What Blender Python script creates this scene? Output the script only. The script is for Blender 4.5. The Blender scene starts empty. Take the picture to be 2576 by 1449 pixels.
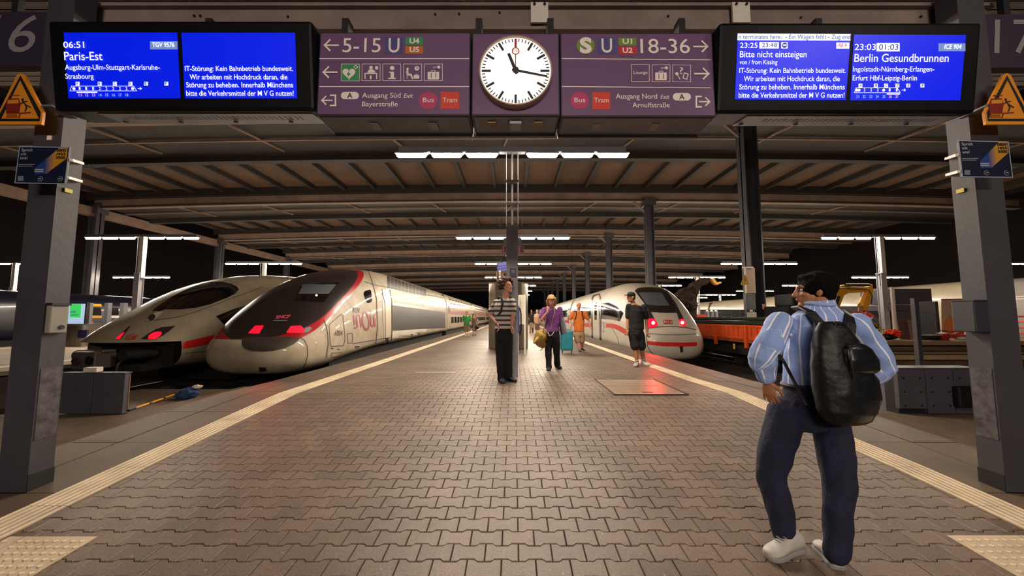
import bpy, bmesh, math, random
from mathutils import Vector, Matrix, noise
from mathutils.bvhtree import BVHTree
random.seed(7)
S = bpy.context.scene
COL = S.collection
PI = math.pi
# ------------------------------------------------------------------ camera, world, exposure
FPX, CX, CY, TH, HC = 930.0, 1292.0, 724.5, math.radians(4.52), 1.22
CT, ST = math.cos(TH), math.sin(TH)
cam_d = bpy.data.cameras.new('camera'); cam = bpy.data.objects.new('camera', cam_d); COL.objects.link(cam)
cam.location = (0, 0, HC); cam.rotation_euler = (PI/2 + TH, 0, 0)
cam_d.sensor_width = 36.0; cam_d.lens = FPX/2576*36; cam_d.shift_x = -4/2576
cam_d.clip_start = .05; cam_d.clip_end = 500
S.camera = cam
S.view_settings.view_transform = 'Standard'; S.view_settings.look = 'None'
S.view_settings.gamma = 1; S.view_settings.use_curve_mapping = False
S.view_settings.exposure = 0.0
S.cycles.use_denoising = True
S.cycles.max_bounces = 6; S.cycles.diffuse_bounces = 3; S.cycles.glossy_bounces = 3
S.cycles.transmission_bounces = 3; S.cycles.sample_clamp_indirect = 4
wd = bpy.data.worlds.new('night_sky'); S.world = wd; wd.use_nodes = True
wd.node_tree.nodes['Background'].inputs[0].default_value = (.010, .012, .030, 1)
wd.node_tree.nodes['Background'].inputs[1].default_value = .35
LAMP_W = 430.0          # strength of the tubes of the platform lamps
def area(name, loc, rot, sx, sy, power, color):
    d = bpy.data.lights.new(name, 'AREA'); d.shape = 'RECTANGLE'; d.size = sx; d.size_y = sy
    d.energy = power; d.color = color
    o = bpy.data.objects.new(name, d); o.location = loc; o.rotation_euler = rot; COL.objects.link(o); return o
# the lamps of the cross platform behind the photographer
area('concourse_light', (0, -4.0, 4.6), (math.radians(18), 0, 0), 3.5, .5, 110, (1, .80, .62))
area('concourse_light', (0, -9.0, 4.4), (math.radians(66), 0, 0), 4, .6, 620, (1, .84, .70))
area('concourse_light', (5.5, -1.2, 5.4), (math.radians(6), 0, 0), 1.5, .4, 110, (1, .82, .66))

# ------------------------------------------------------------------ pixel <-> place
def ray(px, py):
    a = (px-CX)/FPX; b = (CY-py)/FPX
    return Vector((a, CT - b*ST, ST + b*CT))
def P(px, py, Y):
    r = ray(px, py); return Vector((0, 0, HC)) + r*(Y/r.y)
def PX(px, py, X):
    r = ray(px, py); return Vector((0, 0, HC)) + r*(X/r.x)
RS, RY0, RY1 = .082, 1.0, 6.07
def gz(y):
    if y >= RY1: return 0.0
    return -(RY1 - max(y, RY0))*RS
def G(px, py):
    r = ray(px, py); t = HC/-r.z
    if r.y*t >= RY1: return Vector((r.x*t, r.y*t, 0))
    t = (HC + RS*RY1)/(RS*r.y - r.z); y = max(r.y*t, RY0)
    return Vector((r.x*t, r.y*t, gz(r.y*t)))

# ------------------------------------------------------------------ object helpers
def W(o):
    return o.matrix_basis if o.parent is None else W(o.parent) @ o.matrix_parent_inverse @ o.matrix_basis
def tag(o, label=None, cat=None, group=None, kind=None):
    if label: o['label'] = label
    if cat: o['category'] = cat
    if group: o['group'] = group
    if kind: o['kind'] = kind
    return o
def empty(name, loc, label, cat, group=None, rot=(0, 0, 0)):
    o = bpy.data.objects.new(name, None); COL.objects.link(o); o.empty_display_size = .1
    o.location = loc; o.rotation_euler = rot
    return tag(o, label, cat, group)
def link(name, me, mat=None, parent=None, local=False, smooth=False):
    o = bpy.data.objects.new(name, me); COL.objects.link(o)
    if mat is not None:
        for m in (mat if isinstance(mat, (list, tuple)) else [mat]): me.materials.append(m)
    if parent is not None:
        o.parent = parent
        if not local: o.matrix_parent_inverse = W(parent).inverted()
    if smooth: me.shade_smooth()
    return o
def copy_tree(o, parent=None):
    c = o.copy(); COL.objects.link(c)
    if parent is not None: c.parent = parent; c.matrix_parent_inverse = o.matrix_parent_inverse
    for ch in o.children: copy_tree(ch, c)
    return c
class MB:
    def __init__(s): s.v = []; s.f = []; s.mi = []; s.cur = 0
    def add(s, vs, fs):
        n = len(s.v); s.v += [tuple(v) for v in vs]; s.f += [tuple(i+n for i in f) for f in fs]; s.mi += [s.cur]*len(fs); return s
    def box(s, x0, x1, y0, y1, z0, z1, M=None):
        vs = [Vector((x, y, z)) for x in (x0, x1) for y in (y0, y1) for z in (z0, z1)]
        if M: vs = [M @ v for v in vs]
        return s.add(vs, [(0, 1, 3, 2), (4, 6, 7, 5), (0, 4, 5, 1), (2, 3, 7, 6), (0, 2, 6, 4), (1, 5, 7, 3)])
    def cbox(s, c, sz, M=None):
        return s.box(c[0]-sz[0]/2, c[0]+sz[0]/2, c[1]-sz[1]/2, c[1]+sz[1]/2, c[2]-sz[2]/2, c[2]+sz[2]/2, M)
    def cyl(s, p0, p1, r0, r1=None, n=12, caps=True):
        r1 = r0 if r1 is None else r1
        p0 = Vector(p0); p1 = Vector(p1); d = (p1-p0).normalized()
        u = d.orthogonal().normalized(); w = d.cross(u)
        vs = [p + (u*math.cos(2*PI*i/n) + w*math.sin(2*PI*i/n))*r for p, r in ((p0, r0), (p1, r1)) for i in range(n)]
        fs = [(i, (i+1) % n, n+(i+1) % n, n+i) for i in range(n)]
        if caps: fs += [tuple(range(n-1, -1, -1)), tuple(range(n, 2*n))]
        return s.add(vs, fs)
    def bar(s, p0, p1, w, h):
        p0 = Vector(p0); p1 = Vector(p1); d = (p1-p0).normalized()
        up = Vector((0, 0, 1)) if abs(d.z) < .9 else Vector((0, 1, 0))
        u = d.cross(up).normalized()*w/2; q = u.normalized().cross(d)*h/2
        vs = [p + a*u + b*q for p in (p0, p1) for a, b in ((-1, -1), (1, -1), (1, 1), (-1, 1))]
        return s.add(vs, [(0, 1, 2, 3), (7, 6, 5, 4), (0, 4, 5, 1), (1, 5, 6, 2), (2, 6, 7, 3), (3, 7, 4, 0)])
    def tube(s, pts, r, n=8):
        pts = [Vector(p) for p in pts]; rings = []
        u = None
        for i, p in enumerate(pts):
            d = (pts[min(i+1, len(pts)-1)] - pts[max(i-1, 0)]).normalized()
            u = d.orthogonal().normalized() if u is None else (u - d*u.dot(d)).normalized()
            w = d.cross(u); rr = r[i] if isinstance(r, (list, tuple)) else r
            rings.append([p + (u*math.cos(2*PI*k/n) + w*math.sin(2*PI*k/n))*rr for k in range(n)])
        return s.loft(rings)
    def loft(s, rings, caps=True, closed=True):
        n = len(rings[0]); vs = [v for r in rings for v in r]; fs = []
        for i in range(len(rings)-1):
            for k in range(n if closed else n-1):
                a = i*n+k; b = i*n+(k+1) % n; fs.append((a, b, b+n, a+n))
        if caps: fs += [tuple(range(n-1, -1, -1)), tuple(range((len(rings)-1)*n, len(rings)*n))]
        return s.add(vs, fs)
    def prism(s, poly, ext):
        ext = Vector(ext); n = len(poly); vs = [Vector(p) for p in poly]; vs += [v+ext for v in vs]
        return s.add(vs, [tuple(range(n-1, -1, -1)), tuple(range(n, 2*n))] + [(i, (i+1) % n, n+(i+1) % n, n+i) for i in range(n)])
    def mesh(s, name):
        me = bpy.data.meshes.new(name); me.from_pydata(s.v, [], s.f)
        if any(s.mi): me.polygons.foreach_set('material_index', s.mi)
        bm = bmesh.new(); bm.from_mesh(me); bmesh.ops.recalc_face_normals(bm, faces=bm.faces); bm.to_mesh(me); bm.free()
        return me
    def build(s, name, mat, parent=None, local=False, smooth=False, bevel=0):
        o = link(name, s.mesh(name), mat, parent, local, smooth)
        if bevel:
            m = o.modifiers.new('bevel', 'BEVEL'); m.width = bevel; m.segments = 2; m.limit_method = 'ANGLE'
        if smooth:
            try: o.data.set_sharp_from_angle(angle=math.radians(40))
            except Exception: pass
        return o

# ------------------------------------------------------------------ materials
def lin(c):
    return tuple(x/12.92 if x <= .04045 else ((x+.055)/1.055)**2.4 for x in c)
def hx(h):
    return lin(tuple(int(h[i:i+2], 16)/255 for i in (0, 2, 4)))
MC = {}
def mat(name, col, rough=.6, metal=0, emit=0, var=0, vscale=4, bump=0, bscale=40, col2=None, coat=0, spec=.5, coord='Object', stretch=(1, 1, 1)):
    if name in MC: return MC[name]
    m = bpy.data.materials.new(name); m.use_nodes = True; nt = m.node_tree; N = nt.nodes; L = nt.links
    b = N['Principled BSDF']; c = hx(col) if isinstance(col, str) else col
    b.inputs['Base Color'].default_value = (*c, 1); b.inputs['Roughness'].default_value = rough
    b.inputs['Metallic'].default_value = metal; b.inputs['Specular IOR Level'].default_value = spec
    if coat: b.inputs['Coat Weight'].default_value = coat; b.inputs['Coat Roughness'].default_value = .07
    if emit:
        b.inputs['Emission Color'].default_value = (*c, 1); b.inputs['Emission Strength'].default_value = emit
    if var or bump or col2:
        tc = N.new('ShaderNodeTexCoord'); mp = N.new('ShaderNodeMapping'); mp.inputs['Scale'].default_value = stretch
        L.new(tc.outputs[coord], mp.inputs[0])
    if var or col2:
        nz = N.new('ShaderNodeTexNoise'); nz.inputs['Scale'].default_value = vscale; nz.inputs['Detail'].default_value = 6
        nz.inputs['Roughness'].default_value = .65
        L.new(mp.outputs[0], nz.inputs[0])
        r = N.new('ShaderNodeValToRGB'); r.color_ramp.elements[0].position = .32; r.color_ramp.elements[1].position = .68
        c2 = hx(col2) if col2 else tuple(x*(1-var) for x in c)
        r.color_ramp.elements[0].color = (*c2, 1); r.color_ramp.elements[1].color = (*(min(1, x*(1+var*.5)) for x in c), 1)
        L.new(nz.outputs[0], r.inputs[0]); L.new(r.outputs[0], b.inputs['Base Color'])
    if bump:
        n2 = N.new('ShaderNodeTexNoise'); n2.inputs['Scale'].default_value = bscale; n2.inputs['Detail'].default_value = 5
        L.new(mp.outputs[0], n2.inputs[0])
        bp = N.new('ShaderNodeBump'); bp.inputs['Strength'].default_value = bump; bp.inputs['Distance'].default_value = .02
        L.new(n2.outputs[0], bp.inputs['Height']); L.new(bp.outputs[0], b.inputs['Normal'])
    MC[name] = m; return m
M_lampglow = mat('lamp_tube_light', (1, .845, .66), emit=LAMP_W)
M_steel = mat('painted_grey_steel', '6b6b72', .55, var=.25, vscale=2)
M_column = mat('dark_grey_column_paint', '3c3a42', .6, var=.22, vscale=1.5, bump=.15, bscale=14)
M_dark = mat('near_black_metal', '17161a', .6)
M_black = mat('black_plastic', '0c0c0f', .5)
M_white = mat('white_paint', 'd8d2c8', .45, var=.1)
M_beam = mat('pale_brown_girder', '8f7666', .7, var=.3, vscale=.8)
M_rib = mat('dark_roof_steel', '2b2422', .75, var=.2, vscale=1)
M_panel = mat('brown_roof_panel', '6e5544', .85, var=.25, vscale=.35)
# ================================================================== ground
def ground_mat(name, c1, c2, joints=False):
    m = bpy.data.materials.new(name); m.use_nodes = True; nt = m.node_tree; N = nt.nodes; L = nt.links
    b = N['Principled BSDF']; g = N.new('ShaderNodeNewGeometry')
    n1 = N.new('ShaderNodeTexNoise'); n1.inputs['Scale'].default_value = .8; n1.inputs['Detail'].default_value = 4
    n2 = N.new('ShaderNodeTexNoise'); n2.inputs['Scale'].default_value = 90; n2.inputs['Detail'].default_value = 3
    L.new(g.outputs['Position'], n1.inputs[0]); L.new(g.outputs['Position'], n2.inputs[0])
    r = N.new('ShaderNodeValToRGB'); r.color_ramp.elements[0].position = .35; r.color_ramp.elements[1].position = .65
    r.color_ramp.elements[0].color = (*hx(c1), 1); r.color_ramp.elements[1].color = (*hx(c2), 1)
    L.new(n1.outputs[0], r.inputs[0])
    mx = N.new('ShaderNodeMixRGB'); mx.blend_type = 'MULTIPLY'; mx.inputs[0].default_value = 1
    r2 = N.new('ShaderNodeValToRGB'); r2.color_ramp.elements[0].position = .3; r2.color_ramp.elements[1].position = .72
    r2.color_ramp.elements[0].color = (.72, .72, .72, 1); r2.color_ramp.elements[1].color = (1.25, 1.22, 1.18, 1)
    L.new(n2.outputs[0], r2.inputs[0]); L.new(r.outputs[0], mx.inputs[1]); L.new(r2.outputs[0], mx.inputs[2])
    out = mx.outputs[0]
    if joints:
        at = N.new('ShaderNodeAttribute'); at.attribute_name = 'tone'
        m2 = N.new('ShaderNodeMixRGB'); m2.blend_type = 'MULTIPLY'; m2.inputs[0].default_value = 1
        L.new(out, m2.inputs[1]); L.new(at.outputs['Color'], m2.inputs[2]); out = m2.outputs[0]
        # pale specks of aggregate and old chewing gum
        vo = N.new('ShaderNodeTexVoronoi'); vo.inputs['Scale'].default_value = 9
        L.new(g.outputs['Position'], vo.inputs[0])
        lt = N.new('ShaderNodeMath'); lt.operation = 'LESS_THAN'; lt.inputs[1].default_value = .07
        L.new(vo.outputs['Distance'], lt.inputs[0])
        m3 = N.new('ShaderNodeMixRGB'); m3.inputs[2].default_value = (*hx('a99a8c'), 1)
        sc = N.new('ShaderNodeMath'); sc.operation = 'MULTIPLY'; sc.inputs[1].default_value = .55
        L.new(lt.outputs[0], sc.inputs[0]); L.new(sc.outputs[0], m3.inputs[0]); L.new(out, m3.inputs[1]); out = m3.outputs[0]
    L.new(out, b.inputs['Base Color']); b.inputs['Roughness'].default_value = .50 if joints else .6
    bp = N.new('ShaderNodeBump'); bp.inputs['Strength'].default_value = .35; bp.inputs['Distance'].default_value = .004
    L.new(n2.outputs[0], bp.inputs['Height']); L.new(bp.outputs[0], b.inputs['Normal'])
    return m
M_paver = ground_mat('brown_grey_paver', '64554c', '7a695d', True)
M_edge = ground_mat('platform_edge_concrete', '54463b', '695949')
M_joint = mat('dark_sand_joint', '241d1a', .95)
M_groove = mat('dirty_shaded_groove', 'ab9a82', .8, var=.3, vscale=3)  # groove dirt plus shade put into the colour, so the ribs stand out
M_groove2 = mat('field_slab_concrete', 'cdbba0', .8, var=.2, vscale=3)
M_stripe = mat('cream_tactile_concrete', 'ead6ba', .7, var=.25, vscale=3, bump=.2, coord='Object')
M_pit = mat('dark_ballast', '2a2521', .95, var=.5, vscale=9, bump=.8, bscale=25)
M_rail = mat('worn_rail_steel', '5d5149', .4, metal=.7)
M_rust = mat('rusty_rail_side', '3a2a22', .8)
M_sleeper = mat('dark_sleeper', '2b2624', .9)

YS = [-6, RY0, 2, 3, 4, 5, RY1, 7, 8, 10, 14, 20, 30, 45, 70, 110, 150]
def edgeX(y, side):
    t = min(1, max(0, (7.2-y)/3.2)); return side*(4.62 + .30*t)
def strip(mb, xa, xb, dz, ys=YS, thick=.25):
    rings = []
    for y in ys:
        a = xa(y); b = xb(y); z = gz(y)+dz
        rings.append([(a, y, z), (b, y, z), (b, y, z-thick), (a, y, z-thick)])
    return mb.loft(rings)
# our platform: body with the joint bed on top
fl = strip(MB(), lambda y: edgeX(y, -1)+.01, lambda y: edgeX(y, 1)-.01, -.012, thick=.75).build('floor', M_joint)
tag(fl, kind='structure')
LO = lambda y: -3.78 - .02*(y < 6); LI = lambda y: -3.47
def RI(y): return 3.60 if y < 3.5 else 3.60-.26*min(1, (y-3.5)/4)
def RO(y): return 3.92 if y < 3.5 else 3.92-.28*min(1, (y-3.5)/4)
# edge slabs: separate concrete slabs between the cream line and the edge
def slabs(side, inner, outer):
    y = 1.2; k = 0
    while y < 150:
        ln = 1.0 if y < 14 else (3.0 if y < 40 else 10)
        y1 = y+ln-.012
        ys = [y, y1] if (y1 < RY1 or y > RY1) else [y, RY1, y1]
        for j in range(2 if y < 14 else 1):
            a = (lambda yy, j=j: inner(yy)+side*.012 + (outer(yy)-inner(yy))*(j*.5)) if y < 14 else (lambda yy: inner(yy)+side*.012)
            b = (lambda yy, j=j: inner(yy)+(outer(yy)-inner(yy))*(j*.5+.5)-side*.008) if y < 14 else outer
            strip(MB(), a, b, random.uniform(-.002, .002), ys, .09).build('edge_slab', M_edge, fl)
        y += ln; k += 1
slabs(-1, LO, lambda y: edgeX(y, -1)); slabs(1, RO, lambda y: edgeX(y, 1))
# cream tactile line: ribbed slabs near, then long pieces
def tactile(side, inner, outer):
    y = 1.15
    while y < 150:
        ln = .62 if y < 9 else (2.0 if y < 30 else 8)
        y1 = y+ln-.008
        ys = [y, y1] if (y1 < RY1 or y > RY1) else [y, RY1, y1]
        mb = MB(); strip(mb, inner, outer, .003, ys, .05)
        if y < 9:
            mb.cur = 1; mb.mi = [1]*len(mb.mi); mb.cur = 0
            for k in range(6):
                f0 = (k+.22)/6; f1 = (k+.78)/6
                strip(mb, lambda yy: inner(yy)+(outer(yy)-inner(yy))*f0, lambda yy: inner(yy)+(outer(yy)-inner(yy))*f1, .0075, ys, .006)
        mb.build('tactile_slab', [M_stripe, M_groove], fl)
        y += ln
tactile(-1, LI, LO); tactile(1, RI, RO)
# studded attention fields in the two bottom corners of the picture
def field(xa, xb, y1):
    n = 2; w = .5
    y = y1
    for r in range(2):
        y0 = y-.42
        x = xa; 
        while abs(x-xb) > .05:
            x2 = x + (w if xb > x else -w)
            if (xb-x)*(xb-x2) < 0: x2 = xb
            a, b = min(x, x2)+.004, max(x, x2)-.004
            mb = MB(); mb.cur = 1; strip(mb, lambda yy: a, lambda yy: b, .004, [y0+.004, y-.004], .04); mb.cur = 0
            for i in range(7):
                for j in range(int((b-a)/.06)):
                    cx = a+.03+j*.06+(i % 2)*.02; cy = y0+.035+i*.055; z = gz(cy)+.004
                    if cx > b-.02: continue
                    mb.prism([(cx-.02, cy, z), (cx, cy-.012, z), (cx+.02, cy, z), (cx, cy+.012, z)], (0, 0, .005))
            mb.build('studded_slab', [M_stripe, M_groove2], fl)
            x = x2
        y = y0
fA = G(248, 1350); fB = G(2378, 1347)
field(fA.x, LI(2)+.02, fA.y); field(fB.x, RI(2)-.02, fB.y)
# double-T pavers
PW, PR = .214, .139
def paver_pts(cx, cy, g=.0025, lo=None, hi=None):
    a = .011; E = PR/2+a-g; Wd = PR/2-a-g; h = PW/2-g
    pts = [(-h, -E), (-.3*PW, -E), (-.2*PW, -Wd), (.2*PW, -Wd), (.3*PW, -E), (h, -E),
           (h, E), (.3*PW, E), (.2*PW, Wd), (-.2*PW, Wd), (-.3*PW, E), (-h, E)]
    return [(cx+x, cy+y) for x, y in pts]
def paver_mesh(tone):
    base = paver_pts(0, 0); n = 12; mb = MB()
    v = [(x, y, -.03) for x, y in base] + [(x, y, -.004) for x, y in base] + [(x*.965, y*.945, 0) for x, y in base]
    f = [(i, (i+1) % n, n+(i+1) % n, n+i) for i in range(n)] + [(n+i, n+(i+1) % n, 2*n+(i+1) % n, 2*n+i) for i in range(n)] + [tuple(range(2*n, 3*n))]
    mb.add(v, f); me = mb.mesh('paver')
    at = me.color_attributes.new('tone', 'FLOAT_COLOR', 'CORNER'); at.data.foreach_set('color', [tone, tone*.985, tone*.97, 1]*len(me.loops))
    me.materials.append(M_paver)
    return me
PM = [paver_mesh(t) for t in (.86, .94, 1.0, 1.05, 1.12, .9)]
PM[3] = paver_mesh(1.06)
rows = []
pv, pf, pt = [], [], []
hatchA, hatchB = G(1530, 958), G(1700, 992)
hx0, hx1, hy0, hy1 = min(G(1585, 995).x, 1.62), G(1725, 993).x, G(1600, 994).y, G(1600, 954).y
ang = math.atan(RS); count = 0
cand = []
r = 0; y = 1.4
while y < 46:
    x = -3.50 + (PW/2 if r % 2 else 0)
    while x < RI(y)+.08:
        if x > LI(y)-.09 and not (hx0+.06 < x < hx1-.06 and hy0+.04 < y < hy1-.04) \
           and not (y < fA.y-.05 and (x < fA.x-.09)) and not (y < fB.y-.05 and x > fB.x+.09):
            cand.append((x, y))
        x += PW
    y += PR; r += 1
    if y > 20: break
near = sorted([c for c in cand if 2.2 < c[1] < 4.6], key=lambda c: (c[1]**2 + .25*(c[0]-.1)**2))[:300]
ns = set(near)
for (x, y) in cand:
    z = gz(y); tn = random.choice(PM)
    if (x, y) in ns:
        o = bpy.data.objects.new('paver', tn); COL.objects.link(o)
        o.location = (x, y, z + random.uniform(-.0012, .0012)); o.rotation_euler = (ang + random.uniform(-.004, .004), random.uniform(-.004, .004), 0); o.parent = fl
    else:
        t = random.choice((.86, .94, 1, 1.06, 1.12, .9)); n0 = len(pv)
        dz = random.uniform(-.0012, .0012)
        g = .0025
        base = paver_pts(x, y, g)
        sl = RS if y < RY1 else 0
        if y < 9:
            pv += [(a, b, z+dz+(b-y)*sl-.012) for a, b in base]+[(x+(a-x)*.975, y+(b-y)*.96, z+dz+(b-y)*sl) for a, b in base]
            pf += [tuple(n0+i for i in (k, (k+1) % 12, 12+(k+1) % 12, 12+k)) for k in range(12)] + [tuple(n0+12+i for i in range(12))]
            pt += [t]*(12*4+12)
        else:
            pv += [(a, b, z+dz) for a, b in base]; pf += [tuple(n0+i for i in range(12))]; pt += [t]*12
me = bpy.data.meshes.new('paver_field'); me.from_pydata(pv, [], pf)
at = me.color_attributes.new('tone', 'FLOAT_COLOR', 'CORNER')
fl_t = []
for t in pt: fl_t += [t, t*.985, t*.97, 1]
at.data.foreach_set('color', fl_t)
tag(link('paver_field', me, M_paver, fl), kind='stuff')
mb = MB(); strip(mb, lambda y: LI(y)+.01, lambda y: RI(y)-.01, -.002, [20.05, 30, 45, 70, 110, 150], .05)
mb.build('far_paving', M_edge, fl)
# hatch cover in the paving
hz = 0.0
hatch = empty('hatch_cover', ((hx0+hx1)/2, (hy0+hy1)/2, 0), 'rectangular metal hatch cover let into the paving, lit red by the train lights', 'hatch')
M_hatch = mat('worn_hatch_plate', '8f7c6a', .34, var=.25, vscale=6)
def hb(x0, x1, y0, y1, z0, z1): return MB().box(x0, x1, y0, y1, z0, z1)
hyc = (hy0+hy1)/2
mb = hb(hx0, hx1, hyc+.008, hy1-.03, -.05, .004); mb.build('cover_plate', M_hatch, hatch)
mb = hb(hx0, hx1, hy0+.03, hyc-.008, -.05, .004); mb.build('cover_plate', M_hatch, hatch)
mb = MB(); mb.box(hx0-.04, hx0-.01, hy0, hy1, -.05, .006); mb.box(hx1+.01, hx1+.04, hy0, hy1, -.05, .006); mb.box(hx0-.04, hx1+.04, hy0-.01, hy0+.02, -.05, .006); mb.box(hx0-.04, hx1+.04, hy1-.02, hy1+.01, -.05, .006)
mb.build('frame', M_rust, hatch)
mb = MB().box(hx0+(hx1-hx0)*.42, hx0+(hx1-hx0)*.58, hy0+.12, hy0+.2, .002, .005); mb.build('lifting_recess', M_dark, hatch)
# longer flush channel cover on the left of the paving
c0 = G(1045, 937); c1 = G(1145, 937)
cc = MB().box(c0.x, c1.x, c0.y-.09, c0.y+.09, -.04, .004).build('channel_cover', M_hatch); tag(cc, 'narrow flush metal channel cover left of the striped-shirt man', 'cover')

# ------------------------------------------------------------------ track beds, rails, other platforms
pit = MB().box(-60, 60, -6, 150, -1.35, -.86).build('floor', M_pit); tag(pit, kind='structure')
TRK = [-6.25, -9.85, -22.6, -26.3, 6.2, 9.85, 22.9, 26.6]
for tx in TRK:
    y0 = 8.35
    t = empty('railway_track', (tx, y0, -.86), 'pair of worn steel rails on dark sleepers, track at %s of the platform' % ('left' if tx < 0 else 'right'), 'track')
    for s in (-.72, .72):
        mb = MB(); mb.box(tx+s-.035, tx+s+.035, y0, 150, -.74, -.70); mb.cur = 1
        mb.box(tx+s-.012, tx+s+.012, y0, 150, -.84, -.74); mb.box(tx+s-.07, tx+s+.07, y0, 150, -.86, -.84)
        mb.build('rail', [M_rail, M_rust], t)
    y = y0+.3; smb = MB().box(tx-1.25, tx+1.25, 0-.12, .12, -.90, -.83).mesh('sleeper'); smb.materials.append(M_sleeper)
    n = 0
    while y < 26 and abs(tx) < 12:
        o = bpy.data.objects.new('sleeper', smb); COL.objects.link(o); o.location = (0, y, 0); o.parent = t; o.matrix_parent_inverse = W(t).inverted(); y += .62
names = {-6.25: 'pair of worn rails under the black-nosed train on the left', -9.85: 'pair of worn rails under the train with the open coupler', -22.6: 'rails at the far left beyond the left-hand platform',
         -26.3: 'farthest rails on the left, under the dark local train', 6.2: 'pair of worn rails under the train with red tail lights right of the platform', 9.85: 'pair of worn rails under the orange wagon',
         22.9: 'rails under the long pale train beyond the building site', 26.6: 'empty farthest rails on the right behind the pale train'}
for o in [o for o in COL.objects if o.name.startswith('railway_track')]:
    k = min(names, key=lambda q: abs(q-o.location.x)); o['label'] = names[k]
M_plat = mat('side_platform_paving', '8a7d6c', .75, var=.25, vscale=1.2, bump=.2)
M_wallc = mat('platform_wall_concrete', '4a4038', .85, var=.3, vscale=2)
def side_platform(x0, x1, y0, name):
    p = MB().box(x0+.1, x1-.1, y0, 150, -.9, -.08).build('floor', M_wallc); tag(p, kind='structure')
    for (a, b) in ((x0, x0+.9), (x0+.91, x0+1.25), (x0+1.26, x1-1.26), (x1-1.25, x1-.91), (x1-.9, x1)):
        y = y0
        while y < 150:
            ln = 1.5 if y < 14 else (6 if y < 38 else 30)
            MB().box(a, b-.0, y, min(150, y+ln-.015), -.1, random.uniform(-.003, .0)).build('platform_slab', M_stripe if abs(b-a-.34) < .02 else M_plat, p)
            y += ln
side_platform(-21.2, -11.55, 8.2, 'left'); side_platform(11.55, 21.3, 8.6, 'right'); side_platform(-40, -28.2, 8, 'fl'); side_platform(28.2, 40, 8, 'fr')
# raised track-end concrete and kerbs near the columns on both sides
M_kerb = mat('brown_concrete_kerb', '6d5d4d', .8, var=.3, vscale=3, bump=.2)
for sd in (-1, 1):
    for k, (a, b, dz) in enumerate(((.05, .42, -.16), (.50, .78, -.22), (.86, 1.35, -.30), (1.43, 3.6, -.36))):
        x0 = lambda y: edgeX(y, sd)+sd*a; x1 = lambda y: edgeX(y, sd)+sd*b
        mb = MB(); strip(mb, x0, x1, dz, [-6, RY0, 2, 3, 4, 5, RY1, 8.3], .6)
        o = mb.build('trim_%d' % (k+1+4*(sd > 0)), M_kerb); tag(o, kind='structure')
end_w = MB().box(-60, -12, -6, 3.4, -1, -.35).build('floor', M_kerb); tag(end_w, kind='structure')
end_w = MB().box(12, 60, -6, 3.4, -1, -.35).build('floor', M_kerb); tag(end_w, kind='structure')

# ================================================================== hall roof
YK = [4.5+13.5*k for k in range(0, 11)]       # 4.5, 18, 31.5, ...
HB = HC + 10.0
def camber(x): return -.00042*(x-4)**2
roof = empty('ceiling', (0, 30, HB), None, None); roof['kind'] = 'structure'
XS = [-36.5, -28, -20, -12, -4, 4, 12, 20, 28, 36, 44]
def xbeam(y0, y1, z0, z1, xs=XS):
    mb = MB(); rings = [[(x, y0, z0+camber(x)), (x, y1, z0+camber(x)), (x, y1, z1+camber(x)), (x, y0, z1+camber(x))] for x in xs]
    return mb.loft(rings)
for k, yk in enumerate(YK):
    h = HB
    xbeam(yk, yk+.25, h+.22, h+.85).build('roof_girder', M_beam, roof)
    xbeam(yk-.12, yk+.35, h+.06, h+.2).build('girder_flange', M_beam, roof)
    xbeam(yk-.2, yk-.12, h+.1, h+.16).build('conduit', M_rib, roof)
    # dark soffit and deep dark purlin behind the pale girder
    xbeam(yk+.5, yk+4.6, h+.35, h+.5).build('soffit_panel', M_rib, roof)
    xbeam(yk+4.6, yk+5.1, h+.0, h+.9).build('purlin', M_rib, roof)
    xbeam(yk+2.4, yk+2.5, h+.2, h+.3).build('conduit', M_beam, roof)
    if k < len(YK)-1:
        xbeam(yk+5.0, yk+13.3, h+1.35, h+1.42).build('roof_panel', M_panel, roof)
        xbeam(yk+12.8, yk+13.1, h+.75, h+1.4).build('purlin', M_rib, roof)
        x = -35
        while x < 44:
            z = h+1.0+camber(x)
            MB().box(x-.14, x+.14, yk+5.0, yk+13.0, z-.02, z+.36).build('rib', M_rib, roof); x += 2.57
        for x in (-30, -22.5, -15, -7.5, .2, 7.5, 15, 22.5, 30):     # slanting struts under the girder
            z = h+camber(x)
            MB().bar((x, yk+.2, z+.2), (x+.9*(1 if x < 0 else -1), yk+4.0, z+.32), .09, .09).build('strut', M_beam, roof)
# pillars of the hall
pil = []
for k, yk in enumerate(YK[1:]):
    for X in (11.75, -36.2):
        h = HB+camber(X)
        lab = ('tall dark hall pillar with wall cabinet, nearest in the row on the right', 'dark hall pillar behind the cab roof of the right-hand train', 'third dark hall pillar from the right', 'fourth dark hall pillar from the right')[k] if (k < 4 and X > 0) else ('small distant dark hall pillar in the right-hand row' if X > 0 else 'dark hall pillar at the left edge of the hall, almost lost in the dark')
        c = empty('hall_pillar', (X, yk+.1, 0), lab, 'pillar', 'pillars carrying the roof girders' if k >= 4 or X < 0 else None)
        w = .34
        mb = MB(); mb.box(X-w, X-w+.06, yk-.3, yk+.35, 0, h+.2); mb.box(X+w-.06, X+w, yk-.3, yk+.35, 0, h+.2); mb.box(X-w, X+w, yk-.02, yk+.06, 0, h+.2)
        mb.build('shaft', M_column, c)
        MB().box(X-.5, X+.5, yk-.4, yk+.5, h-.35, h+.3).build('pillar_head', M_column, c)
        MB().bar((X, yk+.1, h-1.1), (X-1.3, yk+.1, h+.1), .14, .14).build('brace', M_beam, c)
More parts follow.
